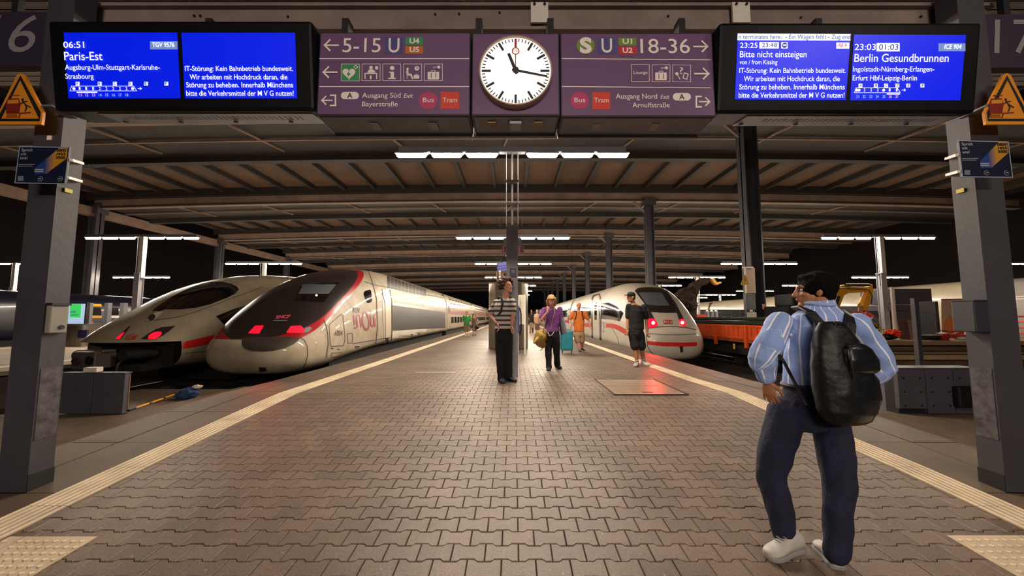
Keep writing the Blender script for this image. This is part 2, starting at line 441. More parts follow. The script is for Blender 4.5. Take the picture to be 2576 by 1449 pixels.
# longitudinal side girders at the left edge of the hall
for k in range(1, 10):
    MB().box(-36.8, -36.2, YK[k], YK[k+1], HB-1.3, HB-.55).build('side_girder', M_beam, roof)
bw = MB().box(-60, 60, 151, 151.5, -1, 22).build('wall_back', mat('dark_far_end', '0b0c14', .9)); tag(bw, kind='structure')
wl = MB().box(-60.3, -60, -6, 151, -1, 22).build('wall_left', mat('dark_brown_hall_wall', '2a221e', .9)); tag(wl, kind='structure')
wr = MB().box(60, 60.3, -6, 151, -1, 22).build('wall_right', MC['dark_brown_hall_wall']); tag(wr, kind='structure')

# low slatted canopy soffit over the gantry
M_slat = mat('brown_wooden_slat', '4a3526', .7, var=.3, vscale=3, stretch=(.3, 3, 3))
can = empty('ceiling', (0, 7, HC+6), None, None); can['kind'] = 'structure'
y = 5.4
while y < 9:
    MB().box(-14, 14, y, y+.17, HC+6.0, HC+6.06).build('slat', M_slat, can); y += .2
MB().box(-14, 14, 5.3, 9.1, HC+6.2, HC+6.25).build('backing_board', M_rib, can)
for x in range(-12, 13, 3): MB().box(x-.06, x+.06, 5.3, 9.1, HC+6.06, HC+6.2).build('batten', M_rib, can)
# ================================================================== lettering and flat sign work
_tc = {}
def txt_mesh(s, bold=0, shear=0):
    k = (s, bold, shear)
    if k in _tc: return _tc[k]
    c = bpy.data.curves.new('t', 'FONT'); c.body = s; c.size = 1; c.offset = bold; c.shear = shear; c.resolution_u = 4
    o = bpy.data.objects.new('t', c); COL.objects.link(o)
    dg = bpy.context.evaluated_depsgraph_get(); me = bpy.data.meshes.new_from_object(o.evaluated_get(dg))
    vs = [v.co.copy() for v in me.vertices]; fs = [tuple(p.vertices) for p in me.polygons]
    bpy.data.objects.remove(o); bpy.data.curves.remove(c); bpy.data.meshes.remove(me)
    x0 = min(v.x for v in vs); x1 = max(v.x for v in vs)
    _tc[k] = (vs, fs, x0, x1); return _tc[k]
CAP = None
def cap_h():
    global CAP
    if CAP is None:
        v = txt_mesh('H')[0]; CAP = max(p.y for p in v)
    return CAP
class Panel:
    """a flat sign face standing in the scene; local x right, z up, y into the sign"""
    def __init__(s, name, loc, label, cat, tilt=0, group=None):
        s.o = empty(name, loc, label, cat, group, (math.radians(tilt), 0, 0)); s.M = W(s.o); s.Mi = s.M.inverted(); s.z = (1, 0, 0)
    def zoom(s, sc, ox, oy): s.z = (sc, ox, oy); return s
    def l(s, p):                       # picture point -> local x, z on the face
        px, py = p[0]/s.z[0]+s.z[1], p[1]/s.z[0]+s.z[2]
        o = s.Mi @ Vector((0, 0, HC)); d = (s.Mi.to_3x3() @ ray(px, py)); t = -o.y/d.y; q = o+d*t
        return q.x, q.z
    def poly(s, name, pts, m, layer=1, parent=None, th=.002, raw=False):
        q = pts if raw else [s.l(p) for p in pts]
        y = -.002*layer
        mb = MB().prism([(a, y, b) for a, b in q], (0, th, 0))
        return mb.build(name, m, parent or s.o, local=True)
    def rect(s, name, x0, y0, x1, y1, m, layer=1, parent=None): return s.poly(name, [(x0, y0), (x1, y0), (x1, y1), (x0, y1)], m, layer, parent)
    def disc(s, name, cx, cy, r, m, layer=1, parent=None, n=32):
        a = s.l((cx, cy)); rr = abs(s.l((cx+r, cy))[0]-a[0])
        return s.poly(name, [(a[0]+rr*math.cos(2*PI*k/n), a[1]+rr*math.sin(2*PI*k/n)) for k in range(n)], m, layer, parent, raw=True)
    def text(s, st, x0, x1, base, cap, m, layer=2, bold=0, shear=0, parent=None, name='lettering'):
        a = s.l((x0, base)); b = s.l((x1, base)); c = s.l((x0, base-cap))
        vs, fs, tx0, tx1 = txt_mesh(st, bold, shear)
        w = math.hypot(b[0]-a[0], b[1]-a[1]); sx = w/(tx1-tx0); sz = abs(c[1]-a[1])/cap_h(); y = -.002*layer-.0004
        sl = (b[1]-a[1])/max(w, 1e-6)
        me = bpy.data.meshes.new('lettering'); me.from_pydata([(a[0]+(v.x-tx0)*sx, y, a[1]+v.y*sz+(v.x-tx0)*sx*sl) for v in vs], [], fs)
        return link(name, me, m, parent or s.o, local=True)
    def stroke(s, name, pts, wpx, m, layer=2, parent=None, close=False):
        q = [s.l(p) for p in pts]
        if close: q.append(q[0])
        w = abs(s.l((pts[0][0]+wpx, pts[0][1]))[0]-q[0][0])/2; mb = MB(); y = -.002*layer-.0004
        for a, b in zip(q, q[1:]):
            y -= .00025
            dx, dz = b[0]-a[0], b[1]-a[1]; L_ = math.hypot(dx, dz) or 1e-6; nx, nz = -dz/L_*w, dx/L_*w; ex, ez = dx/L_*w, dz/L_*w
            mb.add([(a[0]-ex+nx, y, a[1]-ez+nz), (a[0]-ex-nx, y, a[1]-ez-nz), (b[0]+ex-nx, y, b[1]+ez-nz), (b[0]+ex+nx, y, b[1]+ez+nz)], [(0, 1, 2, 3)])
        return mb.build(name, m, parent or s.o, local=True)
    def arrow(s, x0, x1, cy, h, w, m, layer=2):
        tip, tail = x0, x1; dx = h if x1 > x0 else -h
        return s.stroke('arrow', [(tail, cy), (tip, cy), (tip+dx, cy-h), (tip, cy), (tip+dx, cy+h)], w, m, layer)
def em(name, c, e): return mat(name, c, emit=e, rough=.4)
M_blue = em('screen_blue', '0018cf', .9)
M_scrw = em('screen_white', 'e6ecff', .9)
M_scrg = em('screen_grey_blue', '6f86b8', .75)
M_scrc = em('screen_pale_blue', '7fb0ff', .8); M_scrp = em('screen_pink', 'd9a0d0', .7); M_scrr = em('screen_red', 'c02a30', .8); M_scrd = em('screen_navy', '10248a', .5)
M_cream = mat('sign_cream_print', 'f0e4e0', .5)
M_purple = mat('sign_purple', '6f5078', .42, var=.12, vscale=1.5)
M_pcase = mat('sign_case_dark', '2c2733', .5)
M_under = mat('sign_underside_grey', '7b8088', .5, var=.15)

DISP = dict()
def display(loc, label, z, corners, scr, lamp_px):
    p = Panel('departure_board', loc, label, 'display board', tilt=8).zoom(*z)
    c = [p.l(q) for q in corners]; x0 = min(c[0][0], c[3][0]); x1 = max(c[1][0], c[2][0]); z1 = c[0][1]; z0 = c[2][1]
    MB().box(x0, x1, .004, .30, z0, z1).build('case', mat('board_case_blue_black', '08080f', .5, spec=.2), p.o, local=True, bevel=.025)
    mb = MB()
    for i in range(34): mb.box(x0+.5+i*.045, x0+.515+i*.045, .13, .2, z0-.004, z0-.001)
    mb.build('vent_slots', M_black, p.o, local=True)
    for i in range(4): MB().cyl((x0+.35+i*.5, .25, z0-.01), (x0+.35+i*.5, .25, z0), .018).build('bolt', M_black, p.o, local=True)
    MB().box(x0+.3, x1-.05, .07, .292, z0-.003, z0+.002).build('underside_plate', M_under, p.o, local=True)
    for x in (x0+.45, x1-.45): MB().box(x-.05, x+.05, .12, .44, z1-.02, z1+.05).build('mounting_arm', M_dark, p.o, local=True)
    sc = []
    for q in scr: sc.append(p.poly('screen', q, M_blue, 0, th=.003))
    return p, sc
A, sA = display(P(455, 280, 2.98), 'wide blue departure board on the left announcing Paris-Est', (2.995, 0, 0),
    [(358, 150), (2345, 155), (2362, 830), (400, 830)],
    [[(480, 245), (1333, 245), (1358, 740), (515, 740)], [(1367, 247), (2222, 247), (2238, 740), (1392, 740)]], 0)
w1, w2 = sA
t = A.text
t('06:51', 483, 640, 362, 46, M_scrw, parent=w1, bold=.01); t('Paris-Est', 490, 778, 455, 62, M_scrw, parent=w1, bold=.006)
A.rect('train_badge', 1132, 312, 1338, 372, M_scrg, 1, w1); t('TGV 9576', 1152, 1317, 356, 34, M_scrw, 2, .02, .1, w1)
t('Augsburg-Ulm-Stuttgart-Karlsruhe-', 495, 1208, 527, 38, M_scrw, parent=w1, bold=.004); t('Strasbourg', 498, 710, 595, 38, M_scrw, parent=w1, bold=.004)
def formation(p, par, letters, ly, out, digits, dy, nums, ny, bar, arrow, dots=()):
    for ch, x in letters:
        p.rect('platform_section_mark', x-14, ly-14, x+14, ly+14, M_scrw, 1, par); p.text(ch, x-7, x+7, ly+9, 18, M_scrd, 2, .02, 0, par)
    x0, x1, y0, y1 = out
    p.stroke('train_outline', [(x0, y1), (x0+12, y0), (x1-22, y0), (x1, y1)], 3.5, M_scrw, 1, par, close=True)
    for ch, x in digits: p.text(ch, x-6, x+6, dy, 22, M_scrw, 2, .02, 0, par)
    for x in dots: p.disc('wheel_dot', x, dy-11, 11, M_scrw, 1, par, 12)
    for n, x in nums: p.text(n, x-11, x+11, ny, 20, M_scrp if x < bar[1] and x > bar[0] else M_scrc, 2, .02, 0, par)
    p.rect('first_class_bar', bar[0], bar[2]-4, bar[1], bar[2]+4, M_scrw, 1, par)
    p.stroke('arrow', [(arrow[0], dy-11), (arrow[1], dy-11), (arrow[1]-9, dy-20), (arrow[1], dy-11), (arrow[1]-9, dy-2)], 4, M_scrw, 1, par)
formation(A, w1, zip('ABCDEF', (586, 752, 866, 984, 1101, 1254)), 631, (530, 1032, 650, 686), zip('11122222', (605, 654, 706, 757, 806, 857, 908, 957)), 679,
          zip(map(str, range(11, 19)), (609, 659, 710, 760, 810, 860, 910, 960)), 727, (580, 733, 696), (1043, 1068), (558, 1000))
L4 = ['IT-Störung: Kein Bahnbetrieb bundesweit.', 'Wir arbeiten mit Hochdruck daran, die', 'Störung zu beheben. Innerhalb Münchens', 'bitte die Verkehrsmittel der M V G nutzen!']
for s_, a, b, y in zip(L4, (1397, 1433, 1407, 1407), (2210, 2168, 2210, 2215), (537, 600, 660, 723)): t(s_, a, b, y, 38, M_scrw, parent=w2, bold=.008)
B, sB = display(P(2140, 282, 2.98), 'wide blue departure board on the right announcing Berlin Gesundbrunnen', (3.0188, 1780, 0),
    [(95, 165), (2090, 180), (2035, 855), (75, 850)],
    [[(230, 255), (1088, 258), (1050, 760), (207, 755)], [(1112, 262), (1963, 265), (1920, 762), (1083, 762)]], 0)
w1, w2 = sB; t = B.text
B.poly('ticker_bar', [(228, 256), (1087, 259), (1083, 309), (226, 306)], M_scrw, 1, w1); t('n terminates here.  - Ein Wagen fehlt - Zug end', 234, 1082, 298, 34, M_scrd, 2, 0, 0, w1)
t('23:25', 243, 377, 365, 38, M_scrw, parent=w1, bold=.006); B.rect('time_box', 393, 320, 540, 369, M_scrw, 1, w1); t('23:48', 410, 525, 360, 32, M_scrd, 2, 0, 0, w1)
B.rect('no_entry_icon', 559, 321, 607, 369, M_scrw, 1, w1); B.disc('no_entry_icon', 583, 345, 19, M_scrd, 2, w1, 20); B.rect('no_entry_icon', 570, 341, 596, 350, M_scrw, 3, w1)
B.rect('line_badge', 977, 324, 1075, 370, M_scrw, 1, w1); t('RE 9', 990, 1053, 360, 28, M_scrr, 2, .01, .2, w1)
t('Bitte nicht einsteigen', 242, 748, 437, 47, M_scrw, parent=w1, bold=.008); t('von / from Kissing', 240, 527, 490, 33, M_scrw, parent=w1, bold=.004)
for s_, a, b, y in zip(L4, (238, 272, 238, 233), (1045, 1000, 1037, 1035), (556, 618, 681, 743)): t(s_, a, b, y, 38, M_scrw, parent=w1, bold=.008)
t('23:03', 1112, 1272, 382, 46, M_scrw, parent=w2, bold=.006); B.rect('time_box', 1283, 328, 1457, 390, M_scrw, 1, w2); t('01:03', 1297, 1443, 380, 42, M_scrd, 2, 0, 0, w2)
B.rect('train_badge', 1753, 330, 1956, 389, M_scrg, 1, w2); t('ICE 904', 1792, 1923, 373, 34, M_scrw, 2, .02, .15, w2)
t('Berlin Gesundbrunnen', 1110, 1825, 472, 60, M_scrw, parent=w2, bold=.006)
t('Ingolstadt-Nürnberg-Erlangen-', 1100, 1717, 545, 38, M_scrw, parent=w2, bold=.004); t('Erfurt Hbf-Leipzig-Berlin', 1098, 1585, 613, 38, M_scrw, parent=w2, bold=.004)
formation(B, w2, zip('ABCDEF', (1160, 1277, 1355, 1440, 1523, 1630)), 650, (1113, 1460, 668, 705), zip('22211', (1188, 1238, 1288, 1378, 1432)), 696,
          zip(map(str, range(21, 28)), (1135, 1185, 1235, 1284, 1334, 1383, 1433)), 745, (1360, 1460, 714), (1475, 1500), (1131, 1149, 1336))

# ------------------------------------------------------------------ purple direction signs and clock
def sign_case(p, corners, depth=.33):
    c = [p.l(q) for q in corners]; x0 = c[0][0]; x1 = c[1][0]; z1 = c[0][1]; z0 = c[2][1]
    MB().box(x0, x1, .003, depth, z0, z1).build('case', M_pcase, p.o, local=True, bevel=.006)
    p.poly('face_panel', [(x0+.012, z0+.012), (x1-.012, z0+.012), (x1-.012, z1-.012), (x0+.012, z1-.012)], M_purple, 0, raw=True, th=.004)
    MB().box(x0+.02, x1-.02, .03, depth-.03, z0-.004, z0+.003).build('underside_plate', M_under, p.o, local=True)
    MB().box(x0+.01, x1-.01, depth-.025, depth+.005, z0-.03, z0+.01).build('rear_lip', M_under, p.o, local=True)
    return x0, x1, z0, z1
YP = 2.99
C1 = Panel('direction_sign', P(990, 289, YP), 'purple direction sign left of the clock pointing to platforms 5-15', 'sign').zoom(4.025, 780, 0)
b1 = sign_case(C1, [(98, 325), (1628, 330), (1628, 1168), (75, 1165)])
M_green = mat('sign_green', '3f8f5c', .5); M_or = mat('sign_orange', 'c06a24', .5); M_ub = mat('sign_u_blue', '4a4a86', .5); M_mag = mat('sign_magenta', 'b8366a', .5); M_red = mat('sign_red', 'd83a26', .5); M_olive = mat('sign_olive_green', '6f8f3a', .5); M_red2 = mat('sign_deep_red', 'c22d34', .5)
def arrow_pair(p, sgn, x0, x1, cy):     # plain arrow, sgn -1 points left
    if sgn < 0: p.arrow(x0, x1, cy, 52, 17, M_cream)
    else: p.arrow(x1, x0, cy, 52, 17, M_cream)
def pict_case(p, x0, x1, y0, y1):       # suitcase and key
    w = x1-x0; p.stroke('pictogram_frame', [(x0, y0), (x1, y0), (x1, y1), (x0, y1)], 5, M_cream, 1, close=True)
    p.rect('pictogram', x0+w*.18, y0+w*.43, x0+w*.82, y0+w*.86, M_cream, 1); p.stroke('pictogram', [(x0+w*.4, y0+w*.42), (x0+w*.4, y0+w*.36), (x0+w*.6, y0+w*.36), (x0+w*.6, y0+w*.42)], 6, M_cream, 1)
    for f in (.36, .62): p.rect('pictogram', x0+w*f, y0+w*.5, x0+w*(f+.04), y0+w*.78, M_purple, 2)
    p.disc('pictogram', x0+w*.8, y0+w*.17, w*.09, M_cream, 1, n=16); p.stroke('pictogram', [(x0+w*.5, y0+w*.18), (x0+w*.75, y0+w*.17)], 7, M_cream, 1); p.stroke('pictogram', [(x0+w*.55, y0+w*.18), (x0+w*.55, y0+w*.24)], 6, M_cream, 1)
for y in (595, 878): C1.rect('divider_line', 95, y-4, 1612, y+4, M_cream, 1)
arrow_pair(C1, -1, 150, 285, 462); C1.text('5-15', 330, 715, 533, 142, M_cream, bold=.004)
C1.rect('metro_mark', 757, 378, 938, 545, M_ub, 1); C1.text('U', 795, 905, 533, 142, M_cream, bold=.01)
C1.rect('line_mark', 967, 378, 1147, 457, M_green, 1); C1.text('U4', 1008, 1107, 442, 50, M_cream, bold=.03)
C1.rect('line_mark', 965, 467, 1146, 545, M_or, 1); C1.text('U5', 1008, 1105, 530, 50, M_cream, bold=.03)
arrow_pair(C1, -1, 137, 273, 735)
C1.rect('defibrillator_mark', 317, 650, 502, 822, M_green, 1); C1.stroke('pictogram_frame', [(317, 650), (502, 650), (502, 822), (317, 822)], 4, M_cream, 1, close=True)
hp = []
for k in range(28):
    a = 2*PI*k/28; X_ = 16*math.sin(a)**3; Y_ = 13*math.cos(a)-5*math.cos(2*a)-2*math.cos(3*a)-math.cos(4*a); hp.append((396+X_*4.1, 745-Y_*3.9))
C1.poly('heart_pictogram', hp, M_cream, 2); C1.poly('flash_pictogram', [(402, 715), (372, 762), (392, 762), (382, 796), (412, 746), (394, 746)], M_green, 3)
C1.rect('plus_pictogram', 458, 660, 472, 702, M_cream, 2); C1.rect('plus_pictogram', 444, 674, 488, 688, M_cream, 2)
for x0, x1 in ((527, 710), (737, 920), (948, 1131)): C1.stroke('pictogram_frame', [(x0, 650), (x1, 650), (x1, 820), (x0, 820)], 5, M_cream, 1, close=True)
C1.disc('pictogram', 618, 685, 18, M_cream, 1, n=16); C1.poly('pictogram', [(578, 737), (600, 703), (636, 703), (660, 725), (660, 737)], M_cream, 1); C1.rect('pictogram', 552, 740, 680, 750, M_cream, 1)
C1.rect('pictogram', 552, 750, 562, 803, M_cream, 1); C1.rect('pictogram', 670, 750, 680, 803, M_cream, 1); C1.text('i', 606, 626, 802, 34, M_cream, bold=.06); C1.rect('pictogram', 660, 672, 690, 706, M_cream, 1)
C1.disc('pictogram', 832, 690, 23, M_cream, 1, n=16); C1.poly('pictogram', [(800, 728), (850, 728), (850, 790), (868, 790), (868, 802), (792, 802), (792, 790), (816, 790), (816, 740), (800, 740)], M_cream, 1)
C1.disc('pictogram', 988, 698, 13, M_cream, 1, n=12); C1.stroke('pictogram', [(985, 718), (995, 755), (1022, 757), (1036, 795)], 16, M_cream, 1); C1.stroke('pictogram', [(972, 730), (984, 768), (1010, 768)], 5, M_cream, 1); C1.stroke('pictogram', [(988, 770), (982, 798)], 5, M_cream, 1)
C1.disc('pictogram', 1082, 693, 24, M_cream, 1, n=20); C1.stroke('pictogram', [(1082, 676), (1082, 694), (1094, 694)], 5, M_purple, 2); C1.rect('pictogram', 1050, 762, 1106, 798, M_cream, 1); C1.stroke('pictogram', [(1068, 760), (1068, 754), (1088, 754), (1088, 760)], 5, M_cream, 1)
pict_case(C1, 1158, 1340, 650, 820)
def exit_arrow(p, x0, x1, cy, sgn):
    if sgn < 0: p.arrow(x0, x0+100, cy, 38, 15, M_cream); p.stroke('arrow', [(x1-55, cy-52), (x1-8, cy-52), (x1-8, cy+52), (x1-55, cy+52)], 17, M_cream)
    else: p.arrow(x1, x1-100, cy, 38, 15, M_cream); p.stroke('arrow', [(x0+55, cy-52), (x0+8, cy-52), (x0+8, cy+52), (x0+55, cy+52)], 17, M_cream)
def pill(p, x0, x1, y0, y1):
    r = (y1-y0)/2; pts = [(x1-r+r*math.sin(PI*k/10), y0+r-r*math.cos(PI*k/10)) for k in range(11)] + [(x0+r-r*math.sin(PI*k/10), y0+r+r*math.cos(PI*k/10)) for k in range(11)]
    p.poly('pill_mark', pts, M_cream, 1); p.text('A', (x0+x1)/2-27, (x0+x1)/2+27, y1-12, (y1-y0)*.68, M_pcase, 2, .012)
exit_arrow(C1, 123, 268, 1020, -1); pill(C1, 313, 495, 932, 1006)
C1.text('Ausgang Süd', 528, 918, 993, 50, M_cream, bold=.008); C1.text('Exit', 948, 1045, 993, 42, M_cream, shear=.25, bold=.008); C1.text('Bayerstraße', 527, 890, 1080, 48, M_cream, bold=.008)
C1.disc('bus_mark', 1197, 1018, 93, M_mag, 1); C1.text('Bus', 1143, 1254, 1037, 46, M_cream, 2, .004); C1.rect('tram_mark', 1322, 931, 1507, 1103, M_red, 1); C1.text('Tram', 1342, 1490, 1038, 46, M_cream, 2, .004)

C2 = Panel('direction_sign', P(1603, 290, YP), 'purple direction sign right of the clock pointing to platforms 18-36', 'sign').zoom(4.025, 1380, 0)
b2 = sign_case(C2, [(115, 330), (1660, 345), (1667, 1180), (115, 1170)])
for y in (595, 878): C2.poly('divider_line', [(135, y-5), (1640, y+9), (1640, y+17), (135, y+3)], M_cream, 1)
C2.disc('suburban_rail_mark', 375, 463, 92, M_olive, 1); C2.text('S', 316, 438, 533, 140, M_cream, 2, .05); C2.rect('metro_mark', 500, 381, 678, 548, M_ub, 1); C2.text('U', 537, 643, 534, 140, M_cream, 2, .01)
C2.rect('line_mark', 708, 385, 887, 463, M_olive, 1); C2.text('U1', 748, 846, 446, 48, M_cream, bold=.03); C2.rect('line_mark', 709, 472, 889, 551, M_red2, 1); C2.text('U2', 748, 850, 537, 50, M_cream, bold=.03)
C2.text('18-36', 930, 1430, 541, 142, M_cream, bold=.004); arrow_pair(C2, 1, 1470, 1605, 475)
C2.stroke('pictogram_frame', [(837, 656), (1018, 656), (1018, 828), (837, 828)], 5, M_cream, 1, close=True); C2.text('Lounge', 857, 1000, 753, 32, M_cream, 2, .01)
pict_case(C2, 1047, 1228, 658, 830); C2.stroke('pictogram_frame', [(1254, 660), (1437, 662), (1437, 832), (1256, 831)], 5, M_cream, 1, close=True)
C2.text('?', 1327, 1362, 752, 66, M_cream, 2, 0); C2.disc('pictogram', 1298, 748, 17, M_cream, 1, n=14); C2.stroke('pictogram', [(1300, 755), (1330, 804)], 8, M_cream, 1); C2.stroke('pictogram', [(1372, 740), (1412, 752), (1397, 806), (1358, 794)], 9, M_cream, 1, close=True)
arrow_pair(C2, 1, 1480, 1617, 750); exit_arrow(C2, 1485, 1627, 1033, 1); pill(C2, 1257, 1440, 943, 1019)
C2.text('Ausgang Nord', 680, 1098, 1003, 50, M_cream, bold=.008); C2.text('Exit', 1130, 1223, 1005, 42, M_cream, shear=.25, bold=.008); C2.text('Arnulfstraße', 847, 1225, 1090, 48, M_cream, bold=.008)
C2.disc('bus_mark', 314, 1018, 94, M_mag, 1); C2.text('Bus', 260, 373, 1038, 46, M_cream, 2, .004); C2.rect('tram_mark', 442, 935, 623, 1109, M_red, 1); C2.text('Tram', 460, 607, 1040, 46, M_cream, 2, .004)

K = Panel('station_clock', P(1296, 290, YP), 'round white station clock in a purple square panel between the direction signs', 'clock').zoom(4.025, 780, 0)
b3 = sign_case(K, [(1640, 332), (2523, 335), (2523, 1168), (1640, 1168)])
kc = K.l((2081, 766)); kr = abs(K.l((2443, 766))[0]-kc[0])
M_dial = em('clock_dial_white', 'fff4e6', 1.05)
K.poly('dial', [(kc[0]+kr*.975*math.cos(2*PI*k/64), kc[1]+kr*.975*math.sin(2*PI*k/64)) for k in range(64)], M_dial, 0, raw=True, th=.004).location.y = -.06
mb = MB(); n = 64; rings = []
for (r_, y_) in ((kr*1.0, 0), (kr*1.0, -.075), (kr*.965, -.075), (kr*.965, -.05)):
    rings.append([(kc[0]+r_*math.cos(2*PI*k/n), y_, kc[1]+r_*math.sin(2*PI*k/n)) for k in range(n)])
mb.loft(rings, caps=False).build('rim', mat('clock_rim', 'b39a85', .4), K.o, local=True, smooth=True)
M_kb = mat('clock_black', '2a2530', .5)
def kbar(name, ang, r0, r1, w0, w1, m, y=-.064):
    s_, c_ = math.sin(ang), math.cos(ang)
    pts = [(kc[0]+s_*r*kr+c_*w*kr, y, kc[1]+c_*r*kr-s_*w*kr) for r, w in ((r0, -w0), (r0, w0), (r1, w1), (r1, -w1))]
    return MB().prism(pts, (0, .002, 0)).build(name, m, K.o, local=True)
for i in range(60):
    if i % 5 == 0: kbar('hour_mark', i*PI/30, .68, .93, .032, .032, M_kb)
    else: kbar('minute_mark', i*PI/30, .84, .93, .013, .013, M_kb)
kbar('hour_hand', math.radians(-21.5), -.1, .53, .045, .04, M_kb, -.068); kbar('minute_hand', math.radians(101.5), -.1, .88, .035, .027, M_kb, -.071)
MB().cyl((kc[0], -.066, kc[1]), (kc[0], -.080, kc[1]), kr*.085, n=24).build('hub', M_kb, K.o, local=True)
M_sec = mat('clock_red', 'b03a26', .5)
kbar('second_hand', 0, .62, .90, .028, .032, M_sec, -.076); kbar('second_hand', 0, .0, .46, .011, .013, M_sec, -.076)
mb = MB(); rc = kc[1]+.535*kr
for k in range(28):
    a, b = 2*PI*k/28, 2*PI*(k+1)/28
    mb.add([(kc[0]+r_*kr*math.cos(q), -.077, rc+r_*kr*math.sin(q)) for q, r_ in ((a, .080), (b, .080), (b, .108), (a, .108))], [(0, 1, 2, 3)])
mb.build('second_hand', M_sec, K.o, local=True)
MB().cyl((kc[0], -.058, kc[1]), (kc[0], -.0585, kc[1]), kr*.96, n=4)
tx = K.text('DB', 2058, 2102, 584, 24, M_sec, 2, 0); tx.location.y = -.066
# undersides: latches and clips
for p_, xs in ((C1, (600, 1215)), (C2, (525, 1140))):
    for x in xs:
        q = p_.l((x, 1168)); MB().box(q[0]-.035, q[0]+.035, .10, .22, b1[2]-.016, b1[2]-.003).build('latch', mat('latch_metal', '8d9096', .4, metal=.4), p_.o, local=True)
for x in (1830, 2318):
    q = K.l((x, 1168)); MB().box(q[0]-.035, q[0]+.035, .08, .17, b1[2]-.018, b1[2]-.003).build('wooden_clip', mat('plywood_clip', '9a7a55', .7), K.o, local=True)
MB().box(kc[0]-.05, kc[0]+.05, .07, .2, b1[2]-.03, b1[2]-.003).build('junction_box', MC['latch_metal'], K.o, local=True)
for p_, xs in ((C1, (0,)), (K, (0,))):
    pass

# ------------------------------------------------------------------ gantry beam, columns
ga = empty('sign_gantry', (0, 3.45, 4.1), 'long brown steel beam carrying the boards, signs and clock overhead', 'gantry')
M_gbeam = mat('gantry_beam_paint', '857570', .7, var=.25, vscale=2)
yb = 3.46; zt = P(1290, 22, yb).z; zb = P(1290, 78, yb).z
MB().box(-4.6, 4.75, yb, yb+.02, zb, zt).build('web', M_gbeam, ga)
MB().box(-4.6, 4.75, yb-.05, yb+.16, zb-.02, zb+.01).build('lower_flange', M_gbeam, ga)
MB().box(-4.6, 4.75, yb-.05, yb+.16, zt-.01, zt+.02).build('upper_flange', M_gbeam, ga)
for px in (1357, 1863):
    q = P(px, 35, yb-.06); br = MB(); br.box(q.x-.085, q.x+.085, yb-.075, yb-.052, q.z-.1, q.z+.11)
    o = br.build('bracket_plate', M_white, ga)
    for dx in (-.05, .05): MB().cyl((q.x+dx, yb-.09, q.z+.085), (q.x+dx, yb-.075, q.z+.085), .013, n=8).build('bolt', M_black, o)
for px, py in ((240, 62), (490, 41), (505, 41), (725, 43), (1095, 37), (1155, 36), (1257, 33), (1680, 42), (2014, 45), (2315, 43)):
    q = P(px, py, yb-.001); MB().cyl((q.x, yb-.012, q.z), (q.x, yb, q.z), .012, n=8).build('bolt', M_black, ga)
for x in (-2.9, -1.6, -.33, .35, 1.6, 2.9):
    MB().box(x-.03, x+.03, 3.30, yb+.05, P(1290, 86, 3.0).z-.06, zb).build('hanger', M_dark, ga)
def column(side):
    xi = -4.055 if side < 0 else 4.10
    lab = 'dark grey steel column at the %s of the platform with a %s box on its inner side' % (('left', 'pale') if side < 0 else ('right', 'dark grey'))
    zz = gz(3.2)-.02
    c = empty('steel_column', (xi+side*.12, 3.3, zz), lab, 'column')
    MB().box(min(xi, xi+side*.25), max(xi, xi+side*.25), 3.2, 3.22, zz, 4.35).build('front_flange', M_column, c)
    MB().box(min(xi, xi+side*.25), max(xi, xi+side*.25), 3.355, 3.375, zz, 4.35).build('rear_flange', M_column, c)
    MB().box(min(xi, xi+side*.14), max(xi, xi+side*.14), 3.22, 3.355, zz, 4.35).build('web', M_column, c)
    pt = MB(); x_ = xi-side*.004
    z0 = PX(100, 1110, x_).z if side < 0 else PX(2465, 1000, x_).z
    pt.box(min(x_, xi), max(x_, xi), 3.215, 3.365, .18, .78); pt.build('worn_paint_patch', mat('worn_column_paint', '57525a', .6, var=.5, vscale=14, col2='2c282b'), c)
    pt = MB().box(min(x_, xi)-.001, max(x_, xi)+.001, 3.2, 3.38, zz, zz+.16).build('tar_base', M_dark, c)
    return c
colL = column(-1); colR = column(1)
# wall box on the left column, dark box on the right column
def sidebox(col, side, y0, y1, za, zb_, th, m, name, lab):
    x = -4.055 if side < 0 else 4.10
    o = MB().box(min(x-side*.006, x-side*th), max(x-side*.006, x-side*th), y0, y1, za, zb_).build(name, m, bevel=.008)
    return tag(o, lab, 'box')
zl1, zl0 = PX(140, 768, -4.0).z, PX(140, 838, -4.0).z
o = sidebox(colL, -1, 3.205, 3.335, zl0, zl1, .05, mat('pale_box_paint', '8a857c', .5, var=.1), 'junction_box', 'pale grey junction box on the left column')
MB().box(-4.049, -3.99, 3.2, 3.34, zl1, zl1+.02).build('lid_hood', M_dark, o); MB().cyl((-4.004, 3.29, zl0+.05), (-3.995, 3.29, zl0+.05), .02, n=10).build('lock', M_dark, o)
zr1, zr0 = PX(2440, 757, 4.0).z, PX(2440, 835, 4.0).z
o = sidebox(colR, 1, 3.19, 3.36, zr0, zr1, .13, mat('dark_box_paint', '2e2d36', .5), 'junction_box', 'dark grey switch box on the right column')
MB().box(3.965, 4.10, 3.18, 3.37, zr1, zr1+.008).build('lid', M_column, o)
# small stickers
for (px, py, X, m, nm, lab) in ((171, 480, -4.05, 'c9b820', 'sticker', 'small yellow sticker on the left column'), (2417, 480, 4.095, 'c9b820', 'sticker', 'small yellow sticker on the right column')):
    q = PX(px, py, X); x_ = X + (.008 if X < 0 else -.008)
    o = MB().box(min(X, x_)+(.0 if X < 0 else 0), max(X, x_), q.y-.03, q.y+.03, q.z-.018, q.z+.018).build(nm, mat('sticker_'+m, m, .5)); tag(o, lab, 'sticker')
q = P(125, 347, 3.195); o = MB().box(q.x-.02, q.x+.02, 3.19, 3.198, q.z-.02, q.z+.02).build('sticker', M_cream); tag(o, 'tiny pale square sticker high on the left column', 'sticker')

